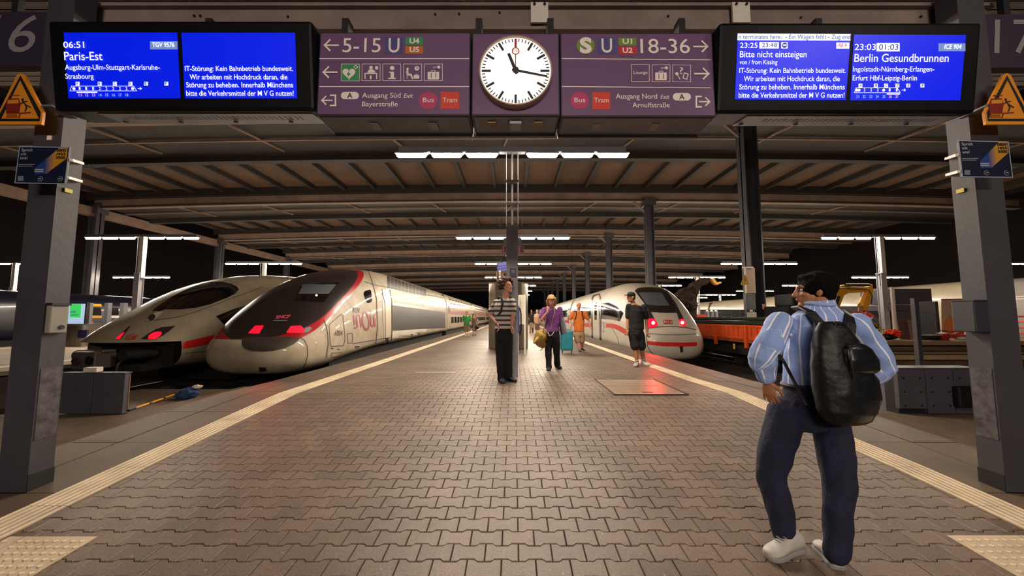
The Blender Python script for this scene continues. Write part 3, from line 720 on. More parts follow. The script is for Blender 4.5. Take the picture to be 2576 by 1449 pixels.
# ------------------------------------------------------------------ platform number plates, warning triangles, poster plates
M_plate = mat('number_plate_purple', '322a3c', .5)
for side, pts, dg, lab in ((-1, [(-60, 28), (132, 30), (117, 166), (-60, 166)], None, 'dark purple platform number plate 16 at the top left'),
                           (1, [(2455, 35), (2640, 35), (2640, 170), (2470, 170)], None, 'dark purple platform number plate 17 at the top right')):
    pn = Panel('platform_number_plate', P(60 if side < 0 else 2530, 166, 3.28), lab, 'sign')
    c = [pn.l(q) for q in pts]; x0, x1 = c[0][0], c[1][0]; z1, z0 = c[0][1], c[2][1]
    MB().box(x0, x1, .002, .09, z0, z1).build('plate', M_plate, pn.o, local=True, bevel=.004)
    if side < 0: pn.text('16', -42, 86, 131, 92, mat('grey_numeral', '8a858c', .5), 1, 0, .18)
    else: pn.text('17', 2500, 2618, 134, 84, MC['grey_numeral'], 1, 0, .12)
    MB().box(x0+.3, x0+.36, .02, .07, z1, z1+.5).build('hanger', M_dark, pn.o, local=True)
M_amber = mat('warning_amber', 'd98a1e', .5, var=.12); M_wred = mat('pictogram_dark_red', '7a1c12', .5); M_wblk = mat('warning_black_border', '1d1614', .5)
def warn(side):
    T = (lambda x: x) if side < 0 else (lambda x: 2583-x+2)
    p = Panel('warning_sign', P(52 if side < 0 else 2535, 300, 3.05), 'orange triangular warning sign of a tram and a falling figure, at the %s edge' % ('left' if side < 0 else 'right'), 'sign', group=None)
    f = lambda pts: [(T(x), y) for x, y in pts]
    p.poly('plate', f([(51, 184), (60, 187), (108, 282), (104, 313), (-12, 313), (-12, 300), (42, 188)]), M_amber, 0, th=.02)
    p.poly('border', f([(52, 190), (103, 283), (100, 305), (-2, 305), (-2, 290)]), M_wblk, 1)
    p.poly('field', f([(52, 203), (99, 299), (5, 299)]), M_amber, 2)
    p.poly('tram_pictogram', [(x+ (0 if side < 0 else 2487-18), y) for x, y in ((18, 287), (17, 262), (22, 249), (49, 248), (54, 262), (50, 287))], M_wred, 3)
    dx = 0 if side < 0 else 2469
    p.poly('window_pictogram', [(x+dx, y) for x, y in ((23, 253), (49, 252), (50, 261), (22, 262))], M_amber, 4)
    p.stroke('wire_pictogram', [(28+dx, 241), (50+dx, 241)], 2, M_wred, 3)
    for k in range(3): p.stroke('track_pictogram', [(20-k*1+dx, 290+k*3), (44+k+dx, 290+k*3)], 1.5, M_wred, 3)
    p.disc('figure_pictogram', 59+dx, 251, 3, M_wblk, 3, n=10)
    p.stroke('figure_pictogram', [(59+dx, 255), (66+dx, 264), (78+dx, 271)], 3, M_wblk, 3); p.stroke('figure_pictogram', [(66+dx, 264), (69+dx, 272), (66+dx, 280)], 3, M_wblk, 3); p.stroke('figure_pictogram', [(55+dx, 262), (61+dx, 257), (70+dx, 256)], 2.4, M_wblk, 3)
    p.stroke('platform_pictogram', [(50+dx, 296), (53+dx, 286), (78+dx, 284)], 3, M_wred, 3)
    x = T(104); q = p.l((x, 265)); MB().box(min(q[0], q[0]+.09), max(q[0], q[0]+.09), .0, .2, q[1]-.008, q[1]+.008).build('bracket', M_steel, p.o, local=True)
warn(-1); warn(1)
M_navy = mat('poster_navy', '10182f', .4); M_pyel = mat('poster_yellow', 'b98512', .5); M_pbl = mat('poster_blue', '1c4a8f', .5); M_pw = mat('poster_white', '9aa0b0', .5)
def grad_mat():
    m = bpy.data.materials.new('poster_gradient'); m.use_nodes = True; N = m.node_tree.nodes; L = m.node_tree.links
    tc = N.new('ShaderNodeTexCoord'); sx = N.new('ShaderNodeSeparateXYZ'); r = N.new('ShaderNodeValToRGB')
    L.new(tc.outputs['Generated'], sx.inputs[0]); L.new(sx.outputs[0], r.inputs[0]); L.new(r.outputs[0], N['Principled BSDF'].inputs[0])
    r.color_ramp.elements[0].color = (*hx('173a7c'), 1); r.color_ramp.elements[0].position = .3; r.color_ramp.elements[1].color = (*hx('b98512'), 1); r.color_ramp.elements[1].position = .62
    return m
M_grad = grad_mat()
def poster(side):
    if side < 0: c = [(50, 369), (175, 371), (163, 462), (38, 460)]; t0 = (55, 382)
    else: c = [(2411, 354), (2536, 357), (2547, 446), (2421, 445)]
    lab = 'small navy help-line plate with a yellow diagonal on the %s column' % ('left' if side < 0 else 'right')
    p = Panel('info_plate', P((c[2][0]+c[3][0])/2, c[2][1], 3.0), lab, 'sign')
    p.poly('plate', c, M_navy, 0, th=.015); p.stroke('plate_edge', c, 2 if side < 0 else 2, M_pw, 0, close=True)
    ox = c[0][0]; oy = c[0][1]; e = (c[3][0]-c[0][0])/91
    Q = lambda x, y: (ox+x+e*y, oy+y)
    p.poly('diagonal_band', [Q(100, 4), Q(121, 4), Q(122, 30), Q(76, 68), Q(48, 70), Q(48, 52)], M_grad, 1)
    for i, (s_, w) in enumerate((('Sprich', 28), ('mit', 14), ('uns!', 18))): q = Q(6, 12+i*10); p.text(s_, q[0], q[0]+w, q[1], 7, M_pw, 1, .02)
    for i, (s_, w) in enumerate((('0800', 24), ('/455', 24), ('3000', 24))): q = Q(95, 13+i*9); p.text(s_, q[0], q[0]+w, q[1], 6.5, M_navy, 2, .02)
    q = Q(4, 45); p.stroke('small_print', [q, (q[0]+40, q[1])], 1.5, M_pw, 1); q = Q(4, 49); p.stroke('small_print', [q, (q[0]+34, q[1])], 1.2, M_pw, 1)
    for dy in (58, 63): q = Q(48, dy); p.stroke('small_print', [q, (q[0]+20, q[1])], 3, M_pw, 2)
    for x in (62, 112): q = Q(x, 81); p.disc('seal', q[0], q[1], 6.5, M_pw, 1, n=18); p.disc('seal', q[0], q[1], 5.6, M_navy, 2, n=18); p.stroke('seal', [(q[0]-3, q[1]), (q[0]+3, q[1])], 2, M_pw, 2)
    q = Q(13, 80); p.poly('blank_square', [(q[0]-7, q[1]-6), (q[0]+7, q[1]-6), (q[0]+7, q[1]+6), (q[0]-7, q[1]+6)], mat('poster_grey', '6f7482', .5), 1)
    xc = -4.055 if side < 0 else 4.10
    for (a, b) in (((175, 401), (208, 411)), ((166, 445), (204, 456))) if side < 0 else (((2412, 388), (2380, 399)), ((2416, 430), (2382, 440))):
        A_ = p.M @ Vector((p.l(a)[0], .01, p.l(a)[1])); B_ = PX(b[0], b[1], xc - side*.01)
        MB().bar(A_, B_, .02, .022).build('bracket', M_cream, p.o)
poster(-1); poster(1)

# ------------------------------------------------------------------ platform lamps
def lamp_parts(root, rods):
    X, Y = root.location.x, root.location.y; zt = 4.74
    MB().box(X-2.45, X+2.45, Y-.07, Y+.07, zt+.03, zt+.14).build('crossbar', M_steel, root)
    for x in (.655, 1.414, 2.18):
        for s in (-1, 1):
            h = MB().box(X+s*x-.35, X+s*x+.35, Y-.06, Y+.06, zt+.005, zt+.035).build('lamp_housing', M_steel, root)
            pts = [(X+s*x-.32, Y, zt-.02), (X+s*x-.29, Y, zt-.022), (X+s*x+.29, Y, zt-.022), (X+s*x+.32, Y, zt-.02)]
            MB().tube(pts, [.022, .048, .048, .022], 10).build('tube', M_lampglow, h, smooth=True)
    if rods:
        for dx in (-.118, 0, .118): MB().cyl((X+dx, Y, 3.15), (X+dx, Y, zt+.04), .013 if dx else .022, n=8).build('rod', M_steel, root)
        for z in (3.62, 4.12): MB().box(X-.13, X+.13, Y-.03, Y+.03, z, z+.04).build('tie_plate', M_steel, root)
    else:
        MB().box(X-.02, X+.16, Y-.09, Y+.09, 2.95, zt+.03).build('upper_mast', M_white, root)
        for dx in (-.17, -.07): MB().cyl((X+dx, Y, 2.6), (X+dx, Y, zt+.04), .012, n=6).build('rod', M_steel, root)
        for z in (3.2, 3.7, 4.2): MB().box(X-.17, X-.07, Y-.01, Y+.01, z, z+.02).build('rung', M_steel, root)
    mb = MB(); mb.box(X-.12, X+.12, Y-.12, Y-.10, 0, 3.15); mb.box(X-.12, X+.12, Y+.10, Y+.12, 0, 3.15); mb.box(X-.05, X+.05, Y-.10, Y+.10, 0, 3.15)
    mb.box(X-.13, X+.13, Y-.13, Y+.13, 3.13, 3.16)
    mb.build('mast', mat('lamp_mast_paint', 'a2a2ab', .5, var=.15, vscale=2), root)
LY = [7.76, 16.2, 24.2, 32.5, 41, 49.5, 58, 66.5]
L1 = empty('platform_lamp', (-.03, LY[0], 0), 'nearest platform lamp, six bright tubes on a crossbar below the clock', 'lamp'); lamp_parts(L1, True)
proto = empty('platform_lamp', (-.03, LY[1], 0), 'second platform lamp of the middle row, behind the fire extinguisher signs', 'lamp'); lamp_parts(proto, False)
ords = ['', 'second', 'third', 'fourth', 'fifth', 'sixth', 'seventh', 'eighth']
rowsx = {-.03: 'middle row', -16.5: 'left platform row', 16.2: 'building-site platform row', -32.9: 'far left row', 32.4: 'far right row'}
o5 = ('nearest', 'second', 'third', 'fourth', 'fifth', 'sixth', 'seventh')
for X, rn in rowsx.items():
    for i, Y in enumerate(LY):
        if (abs(X) < 1 and i < 2) or (abs(X) > 1 and i == 0) or (abs(X) > 30 and i < 2): continue
        c = copy_tree(proto); c.location = (X, Y, 0)
        if i < 5: c['label'] = '%s lamp in the %s of platform lamps' % ((ords[i] if abs(X) < 1 else o5[i-(2 if abs(X) > 30 else 1)]), rn)
        else: c['label'] = 'tiny distant platform lamp of the %s' % rn; c['group'] = 'distant lamps of the %s' % rn
# lamps of the same kind behind the photographer
for X in (-.03, -16.5, 16.2): pass
# ================================================================== trains
def interp(keys, s):
    # smooth (monotone-ish) interpolation over key stations
    n = len(keys)
    if s <= keys[0][0]: return keys[0][1:]
    if s >= keys[-1][0]: return keys[-1][1:]
    for i in range(n-1):
        if keys[i][0] <= s <= keys[i+1][0]:
            a, b = keys[i], keys[i+1]; h = b[0]-a[0]; t = (s-a[0])/h; out = []
            for k in range(1, len(a)):
                d = (b[k]-a[k])/h
                dl = (a[k]-keys[i-1][k])/(a[0]-keys[i-1][0]) if i else d*1.6
                dr = (keys[i+2][k]-b[k])/(keys[i+2][0]-b[0]) if i+2 < n else 0
                m0 = 0 if dl*d <= 0 else 2*dl*d/(dl+d); m1 = 0 if dr*d <= 0 else 2*dr*d/(dr+d)
                if i == 0: m0 = d*1.6
                out.append((2*t**3-3*t**2+1)*a[k]+(t**3-2*t**2+t)*h*m0+(-2*t**3+3*t**2)*b[k]+(t**3-t**2)*h*m1)
            return out
def ring(X, Y, zb, zm, zt, w, nt, nb, N=48):
    r = []
    for k in range(N):
        t = 2*PI*k/N; c, s_ = math.cos(t), math.sin(t)
        n = nt if s_ >= 0 else nb
        x = w*math.copysign(abs(c)**(2/n), c); q = abs(s_)**(2/n)
        r.append((X+x, Y, zm+(zt-zm)*q if s_ >= 0 else zm-(zm-zb)*q))
    return r
def hull(X, tip, keys, length, N=48, dense=(0, .02, .05, .1, .16, .24, .34, .46, .6, .8, 1, 1.25, 1.5, 1.8, 2.1, 2.4, 2.8, 3.2, 3.6, 4.1, 4.6, 5.2, 6, 7)):
    st = list(dense) + [8, 10, length]
    return [ring(X, tip+s, *interp(keys, s), N=N) for s in st if s <= length]
def bm_cut(bm, co, no):
    bmesh.ops.bisect_plane(bm, geom=bm.verts[:]+bm.edges[:]+bm.faces[:], plane_co=co, plane_no=no, dist=1e-5)
def hull_obj(name, rings, mats, parent, classify=None, cuts=(), remove=None, caps=True):
    me = MB().loft(rings, caps=caps).mesh(name); bm = bmesh.new(); bm.from_mesh(me)
    for co, no in cuts: bm_cut(bm, co, no)
    if classify:
        for f in bm.faces: f.material_index = classify(f.calc_center_median(), f.normal)
    if remove:
        bmesh.ops.delete(bm, geom=[f for f in bm.faces if remove(f.calc_center_median())], context='FACES')
    for f in bm.faces: f.smooth = True
    bm.to_mesh(me); bm.normal_update(); bvh = BVHTree.FromBMesh(bm); bm.free()
    o = link(name, me, mats, parent); me.set_sharp_from_angle(angle=math.radians(32))
    return o, bvh
def grid_poly(poly, step):
    bm = bmesh.new(); vs = [bm.verts.new((x, y, 0)) for x, y in poly]; f = bm.faces.new(vs)
    bmesh.ops.triangulate(bm, faces=[f])
    for ax in (0, 1):
        lo = min(p[ax] for p in poly); hi = max(p[ax] for p in poly); k = lo+step
        while k < hi-1e-6:
            co = [0, 0, 0]; no = [0, 0, 0]; co[ax] = k; no[ax] = 1; bm_cut(bm, co, no); k += step
    bm.verts.index_update(); v = [(q.co.x, q.co.y) for q in bm.verts]; fs = [tuple(q.index for q in f.verts) for f in bm.faces]; bm.free()
    return v, fs
CAMO = Vector((0, 0, HC))
def camhit(bvh, off):
    def f(p):
        d = ray(*p).normalized(); h = bvh.ray_cast(CAMO, d)
        if h[0] is None: return None
        n = h[1] if h[1].dot(d) < 0 else -h[1]
        return h[0]+n*off
    return f
def sidehit(bvh, X, sgn, off):
    def f(p):                       # p = (Y, z)
        h = bvh.ray_cast(Vector((X+sgn*4, p[0], p[1])), Vector((-sgn, 0, 0)))
        if h[0] is None: return None
        return h[0]+Vector((sgn*off, 0, 0))
    return f
def cast_mesh(name, v, fs, fn, m, parent, solid=0):
    q = [fn(p) for p in v]
    idx = {}; vv = []
    for i, p in enumerate(q):
        if p is not None: idx[i] = len(vv); vv.append(p)
    ff = [tuple(idx[i] for i in f) for f in fs if all(i in idx for i in f)]
    if not ff: print('EMPTY PATCH', name); return None
    me = bpy.data.meshes.new(name); me.from_pydata(vv, [], ff)
    return link(name, me, m, parent, smooth=True)
def patch(name, poly, fn, m, parent, step=4):
    v, fs = grid_poly(poly, step); return cast_mesh(name, v, fs, fn, m, parent)
def cast_text(st, x0, x1, base, cap, fn, m, parent, bold=0, shear=0, slope=0, name='lettering', grow=0):
    vs, fs, a, b = txt_mesh(st, bold, shear); sx = (x1-x0)/(b-a); sz = cap/cap_h()
    return cast_mesh(name, [(x0+(v.x-a)*sx, base-v.y*sz*(1+grow*(v.x-a)/(b-a))+slope*(v.x-a)*sx) for v in vs], fs, fn, m, parent)
def stroke_px(pts, w):
    # polygon ribbon around a polyline, in picture units
    L_, R_ = [], []
    for i, p in enumerate(pts):
        a = pts[max(0, i-1)]; b = pts[min(len(pts)-1, i+1)]; dx, dy = b[0]-a[0], b[1]-a[1]; l_ = math.hypot(dx, dy) or 1
        n = (-dy/l_*w/2, dx/l_*w/2); L_.append((p[0]+n[0], p[1]+n[1])); R_.append((p[0]-n[0], p[1]-n[1]))
    v = L_+R_; n = len(pts); return v, [(i, i+1, n+i+1, n+i) for i in range(n-1)]
def line(name, pts, w, fn, m, parent, close=False):
    if close: pts = pts+[pts[0]]
    dens = []
    for a, b in zip(pts, pts[1:]):
        k = max(1, int(math.hypot(b[0]-a[0], b[1]-a[1])/6))
        dens += [(a[0]+(b[0]-a[0])*i/k, a[1]+(b[1]-a[1])*i/k) for i in range(k)]
    dens.append(pts[-1]); v, fs = stroke_px(dens, w); return cast_mesh(name, v, fs, fn, m, parent)
def zp(sc, ox, oy): return lambda *pts: [(x/sc+ox, y/sc+oy) for x, y in pts]
M_tgv = mat('dirty_cream_train_paint', 'bfb29c', .5, vscale=1.1, coat=.55, col2='94856f')
M_ice = mat('white_train_paint', 'c2b9aa', .5, var=.12, vscale=.8, coat=.6)
M_ice3 = mat('dusty_white_train_paint', 'a3957f', .5, var=.2, vscale=1.5, coat=.5)
M_hood = mat('train_hood_black', '2b2423', .32, var=.15, coat=.4)
M_chin = mat('train_chin_brown_black', '433a33', .45, var=.3, vscale=6)
M_tred = mat('train_red', 'a5121f', .35, coat=.4)
M_sred = mat('train_stripe_red', 'c81f1c', .35, coat=.4)
M_glass = mat('dark_train_glass', '0b0c10', .06, spec=.9, coat=.5)
M_wsglass = mat('windshield_grey_glass', '5c6066', .15, spec=.8)
M_seam = mat('panel_seam_dark', '3a342e', .7)
M_panelgrey = mat('train_dark_panel', '2a2626', .5, coat=0)
M_tail = mat('red_tail_light', (1, .003, .016), emit=2.2)
M_tailhot = mat('tail_light_core', (1, .16, .14), emit=9)
M_lens = mat('lamp_lens_dark', '3a2c2e', .1, spec=.8)
M_bogie = mat('bogie_dark', '16120f', .8)
M_mag2 = mat('livery_magenta', '9c1f4a', .4); M_pur2 = mat('livery_purple', '5c2a5a', .4); M_ltx = mat('livery_grey_text', '4a3c3e', .5)

# ---- the train with the black and red nose (left track of the platform)
TX, TIP = -6.25, 8.65
T1 = empty('high_speed_train', (TX, TIP+4, -.7), 'cream double-deck high-speed train with black hood and red band along the left edge', 'train')
#       s    zb    zm   zt   w    nt   nb
k1 = [(0, .22, .40, .58, .25, 2.2, 2.2), (.06, .02, .38, .68, .72, 2.3, 2.4), (.2, -.10, .36, .78, 1.02, 2.4, 2.6), (.45, -.16, .36, .98, 1.22, 2.5, 3), (.8, -.18, .38, 1.34, 1.32, 2.6, 3.2),
      (1.3, -.17, .42, 1.74, 1.36, 2.7, 3.5), (2, -.08, .5, 2.16, 1.38, 2.7, 4), (3, .03, .6, 2.56, 1.38, 2.8, 5), (4.2, .1, .8, 2.86, 1.38, 3.0, 6), (5.5, .13, .9, 3.05, 1.38, 3.3, 6), (7, .13, .9, 3.12, 1.38, 3.4, 6), (18.7, .13, .9, 3.12, 1.38, 3.4, 6)]
zs, sl = .70, .492; y0b = 9.05
nrm = Vector((0, -sl, 1)).normalized()
def cls1(c, n):
    if c.z < zs:
        return 0
    d = c.z-zs-sl*(c.y-y0b)
    if d > .14: return 1
    if d > 0: return 2
    return 0
rings1 = hull(TX, TIP, k1, 18.3, N=64, dense=[0, .01, .03, .06, .1, .15, .2, .27, .35, .43, .52, .62, .72, .85, 1, 1.15, 1.3, 1.5, 1.7, 1.9, 2.1, 2.4, 2.7, 3, 3.4, 3.8, 4.2, 4.6, 5, 5.5, 6, 7])
cuts = [((0, 0, zs), (0, 0, 1)), ((0, y0b, zs), nrm), ((0, y0b, zs+.14), nrm)]
body1, bv1 = hull_obj('body', rings1, [M_tgv, M_hood, M_tred, M_chin], T1, cls1, cuts)
c1 = camhit(bv1, .006); c1b = camhit(bv1, .010); z6 = zp(3.788, 560, 640)
patch('chin_patch', z6((186, 800), (183, 850), (205, 890), (270, 918), (370, 926), (480, 919), (590, 895), (680, 855), (725, 815), (738, 800), (620, 794), (330, 792)), c1, M_chin, T1, 5)
patch('windshield', z6((680, 440), (755, 268), (1110, 268), (960, 455)), c1, M_glass, T1, 6)
patch('windshield_blind', z6((722, 378), (768, 287), (1085, 287), (1012, 378)), c1b, M_wsglass, T1, 6)
patch('tail_light', z6((245, 752), (312, 682), (392, 680), (348, 755)), c1b, M_tail, T1, 3)
patch('tail_light', z6((608, 748), (650, 686), (745, 680), (778, 715), (770, 748)), c1b, M_tail, T1, 3)
patch('headlight_lens', z6((776, 745), (785, 700), (830, 690), (850, 705), (815, 742)), c1b, mat('clear_lens', '8f8a92', .1, spec=.8), T1, 3)
patch('windshield_lamp', [(796+3*math.cos(a*PI/5), 743.5+2.6*math.sin(a*PI/5)) for a in range(10)], camhit(bv1, .013), em('cab_light', 'ffe0b0', 1.5), T1, 2)
q = z6((505, 613), (650, 590)); cast_text('SNCF', q[0][0], q[1][0], q[0][1], 7.5, c1b, mat('logo_pink_red', 'd0506a', .5), T1, .05, .3, -.04)
line('logo_line', z6((482, 632), (618, 630)), 2, c1b, mat('logo_grey', '8a8078', .5), T1)
cast_text('TGV', 885, 905, 786.5, 12.5, c1b, M_ltx, T1, .03, 0, .02)
z9 = zp(8.19, 850, 760)
line('lettering', z9((326, 272), (346, 470)), 3.6, c1b, M_mag2, T1); line('lettering', z9((352, 512), (358, 552)), 3.8, c1b, M_mag2, T1)
line('lettering', z9((400, 520), (384, 330), (392, 285), (412, 268), (440, 285), (458, 340), (474, 520)), 3.4, c1b, M_mag2, T1)
oo = []
for rx, ry in ((82, 197), (52, 150)): oo += z9(*[(570+rx*math.cos(a*PI/20)+18*math.sin(a*PI/20)*.9, 393+ry*math.sin(a*PI/20)) for a in range(40)])
cast_mesh('lettering', oo, [(i, (i+1) % 40, 40+(i+1) % 40, 40+i) for i in range(40)], c1b, M_mag2, T1)
line('lettering', z9((668, 276), (674, 420), (688, 490), (706, 512), (726, 490), (738, 420), (734, 282)), 2.6, c1b, M_mag2, T1)
line('lettering', z9((756, 325), (762, 508)), 2.6, c1b, M_mag2, T1); line('lettering', z9((752, 252), (754, 288)), 2.4, c1b, M_mag2, T1)
cast_text('4704', 840.5, 861, 845, 12.5, c1b, M_ltx, T1, .02, .1, -.03)
# side cab window, doors, seams
wpoly = z6((1338, 375), (1352, 350), (1398, 336), (1412, 345), (1424, 440), (1415, 455), (1382, 465), (1370, 458))
patch('window_frame', z6((1322, 370), (1345, 332), (1402, 318), (1424, 335), (1440, 450), (1425, 470), (1380, 482), (1358, 466)), c1, M_tgv, T1, 4)
patch('cab_window', wpoly, c1b, M_glass, T1, 4)
for pts in ([(1012, 690), (1020, 665), (1125, 570), (1145, 580), (1165, 800), (1150, 868), (1035, 878), (1025, 860)], [(1188, 752), (1235, 752), (1235, 845), (1190, 845)], [(1035, 940), (1130, 932), (1125, 965), (1030, 982)]):
    line('hatch_seam', z6(*pts), 1.3, c1b, M_seam, T1, True)
for pts in ([(740, 795), (780, 820), (805, 880), (810, 950), (790, 1030), (765, 1085)], [(960, 620), (985, 680), (1000, 760), (1005, 850), (985, 985)], [(1390, 160), (1430, 280), (1465, 420), (1475, 700), (1455, 880)], [(1240, 850), (1600, 790)], [(1345, 260), (1440, 290), (2130, 420)], [(183, 800), (330, 790), (620, 792), (745, 800)]):
    line('body_seam', z6(*pts), 1.6, c1b, M_seam, T1)
patch('door', z6((1520, 352), (1585, 345), (1605, 430), (1600, 800), (1535, 850)), c1b, mat('door_cream', 'c9bda8', .35), T1, 5)
line('door_edge', z6((1514, 330), (1545, 480), (1548, 800), (1535, 860)), 1.5, camhit(bv1, .013), M_seam, T1); line('door_edge', z6((1590, 330), (1612, 470), (1614, 720), (1605, 855)), 1.5, camhit(bv1, .013), M_seam, T1)
patch('door_step', z6((1545, 795), (1580, 795), (1578, 850), (1550, 855)), camhit(bv1, .014), M_bogie, T1, 4)
for k in range(11):
    a = k/11; b = (k+.86)/11; f = lambda t, top: (1567+t*378, (205+t*128) if top else (318+t*88))
    patch('ventilation_louver', z6(f(a, 1), f(b, 1), f(b, 0), f(a, 0)), c1, M_panelgrey, T1, 4)
patch('side_panel', z6((1608, 482), (2145, 556), (2150, 700), (1615, 725)), c1, M_panelgrey, T1, 8)
patch('side_panel_rim', z6((1608, 455), (2140, 540), (2145, 556), (1608, 482)), c1, mat('brushed_rim', '8f8a84', .3, metal=.5), T1, 8)
patch('white_sill', z6((1615, 735), (1950, 702), (1920, 790), (1612, 850)), c1, M_white, T1, 8)
for a, b in ((1100, 905), (1040, 895), (1270, 880), (1290, 880), (1870, 755), (1800, 765)): 
    q = z6((a, b))[0]; patch('marking', [(q[0]-3, q[1]-1.5), (q[0]+3, q[1]-1.5), (q[0]+3, q[1]+1.5), (q[0]-3, q[1]+1.5)], c1b, M_seam, T1, 3)
q = z6((345, 1075), (425, 1120)); patch('tow_hook_recess', [(q[0][0], q[0][1]), (q[1][0]-4, q[0][1]), (q[1][0], q[1][1]-2), (q[0][0]+2, q[1][1])], c1, M_bogie, T1, 3)
MB().box(TX-1.1, TX+1.1, TIP+1.8, TIP+18.2, -.70, .25).build('bogie', M_bogie, T1)
def car(parent, X, Y0, Y1, z0, z1, w, m, nm='carriage'):
    k = [(0, z0, .9, z1-.02, w-.02, 3.4, 6), (Y1-Y0, z0, .9, z1-.02, w-.02, 3.4, 6)]
    o, b = hull_obj(nm, [ring(X, Y0, z0, .9, z1, w, 3.4, 6, 32), ring(X, Y1, z0, .9, z1, w, 3.4, 6, 32)], [m], parent)
    MB().box(X-w+.25, X+w-.25, Y1, Y1+.4, z0+.1, z1-.2).build('gangway', M_bogie, parent)
    MB().box(X-w+.2, X+w-.2, Y0+.6, Y1-.6, -.70, z0+.1).build('bogie', M_bogie, parent)
    return o, b
y = TIP+18.7; k = 0
MB().box(TX-1.1, TX+1.1, TIP+18.3, TIP+18.7, .2, 2.9).build('gangway', M_bogie, T1)
M_win = mat('carriage_window', '16130f', .08, spec=.8); M_pink = mat('rose_reflection_paint', 'a86a5c', .35, coat=.4)
while y < 140:
    o, b = car(T1, TX, y, y+18.3, .13, 3.12, 1.38, M_tgv); fn = sidehit(b, TX, 1, .008)
    if k < 3:
        for j in range(10):
            a = y+1.6+j*1.6
            patch('window', [(a, 2.28), (a+1.2, 2.28), (a+1.2, 2.68), (a, 2.68)], fn, M_win, o, 1.5)
            patch('window', [(a, .75), (a+1.2, .75), (a+1.2, 1.25), (a, 1.25)], fn, M_win, o, 1.5)
        patch('reflection_band', [(y+.2, 1.45), (y+18, 1.45), (y+18, 1.95), (y+.2, 1.95)], fn, M_pink, o, 9)  # pinkish reflections along the flank, painted on as a coloured band
        patch('door', [(y+.3, .2), (y+1.2, .2), (y+1.2, 2.1), (y+.3, 2.1)], sidehit(b, TX, 1, .012), M_panelgrey, o, 1.5)
    y += 18.7; k += 1

# ---- the train with the open coupler (second track on the left)
UX, UT = -9.92, 9.05
T2 = empty('high_speed_train', (UX, UT+4, -.7), 'white high-speed train with red stripe, open nose and exposed coupler at far left track', 'train')
k2 = [(0, .0, .35, .60, .55, 2.3, 2.4), (.1, -.05, .34, .68, .85, 2.4, 2.6), (.3, -.1, .34, .86, 1.05, 2.4, 2.8), (.6, -.13, .36, 1.08, 1.2, 2.4, 3), (1.15, -.15, .4, 1.43, 1.32, 2.4, 3.3),
      (1.95, -.16, .5, 1.92, 1.38, 2.5, 3.6), (2.85, -.16, .6, 2.32, 1.38, 2.5, 4), (3.7, -.16, .7, 2.56, 1.38, 2.5, 5), (4.7, -.14, .8, 2.76, 1.38, 2.6, 6), (5.7, -.1, .9, 2.88, 1.38, 2.8, 6), (7.7, -.1, .9, 3.0, 1.38, 3.0, 6), (20, -.1, .9, 3.0, 1.38, 3.0, 6)]
rings2 = hull(UX, UT, k2, 17, N=64, dense=[0, .02, .05, .1, .16, .24, .3, .4, .5, .6, .75, .9, 1.1, 1.3, 1.5, 1.75, 2, 2.3, 2.6, 2.9, 3.2, 3.6, 4, 4.5, 5, 5.6, 6.4, 7.4])
zo = .60
rem = lambda c: c.y < UT+.72 and c.z < zo and c.z > -.12+.0 
body2, bv2 = hull_obj('body', rings2, [M_ice3], T2, None, [((0, UT+.72, 0), (0, 1, 0)), ((0, 0, zo), (0, 0, 1))], rem)
# full nose surface for casting features that sit above the opening
_, bv2f = hull_obj('tmp_nose', rings2, [M_ice3], None); bpy.data.objects.remove(_)
c2 = camhit(bv2, .006); c2b = camhit(bv2, .011); z5 = zp(4.83, 240, 660)
patch('windshield', z5((690, 590), (760, 530), (900, 440), (1010, 372), (1160, 305), (1300, 252), (1420, 236), (1540, 236), (1650, 262), (1720, 298), (1740, 330), (1700, 380), (1600, 430), (1400, 510), (1200, 558), (1000, 574), (850, 572), (760, 600)), c2, M_glass, T2, 5)
patch('side_window', z5((1462, 655), (1700, 560), (1900, 505), (2150, 470), (2420, 455), (2420, 640), (2150, 690), (1900, 740), (1588, 785)), c2, M_glass, T2, 8)
patch('red_stripe', z5((905, 1022), (1100, 960), (1400, 890), (1830, 812), (2400, 720), (2400, 800), (1830, 897), (1400, 985), (1150, 1040), (940, 1072)), c2, M_sred, T2, 8)
patch('headlight_housing', z5((548, 935), (640, 868), (740, 812), (800, 790), (975, 772), (905, 830), (820, 892), (722, 940)), c2, M_lens, T2, 4)
patch('tail_light', z5((640, 932), (650, 890), (700, 858), (760, 843), (805, 850), (800, 880), (760, 915), (715, 937)), c2b, M_tail, T2, 3)
patch('headlight_housing', z5((240, 935), (330, 850), (410, 775), (432, 775), (350, 880), (310, 935)), c2, M_lens, T2, 3)
patch('tail_light', z5((248, 932), (300, 885), (345, 852), (356, 850), (300, 932)), c2b, M_tail, T2, 3)
patch('railway_badge', z5((388, 880), (522, 880), (478, 942), (358, 942)), c2, M_sred, T2, 4)
patch('railway_badge', z5((396, 887), (510, 887), (470, 935), (370, 935)), camhit(bv2, .009), M_ice3, T2, 4)
cast_text('DB', 321, 342, 852.5, 7, c2b, M_sred, T2, .03, .2)
patch('horn_panel', z5((735, 598), (828, 598), (705, 716), (615, 716)), c2, M_white, T2, 4)
patch('horn_grille', [(382+9*math.cos(a*PI/8)+2.5*math.sin(a*PI/8), 799-8*math.sin(a*PI/8)) for a in range(16)], c2b, M_seam, T2, 4)
line('body_seam', z5((600, 720), (760, 700), (1000, 668), (1200, 610), (1400, 540), (1600, 460), (2029, 300)), 1.3, c2b, M_seam, T2)
line('body_seam', z5((1080, 1105), (1400, 1075), (1900, 1050)), 1.3, c2b, M_seam, T2)
patch('cover_stripe', z5((775, 1098), (920, 1090), (920, 1140), (790, 1145)), c2, M_sred, T2, 6)
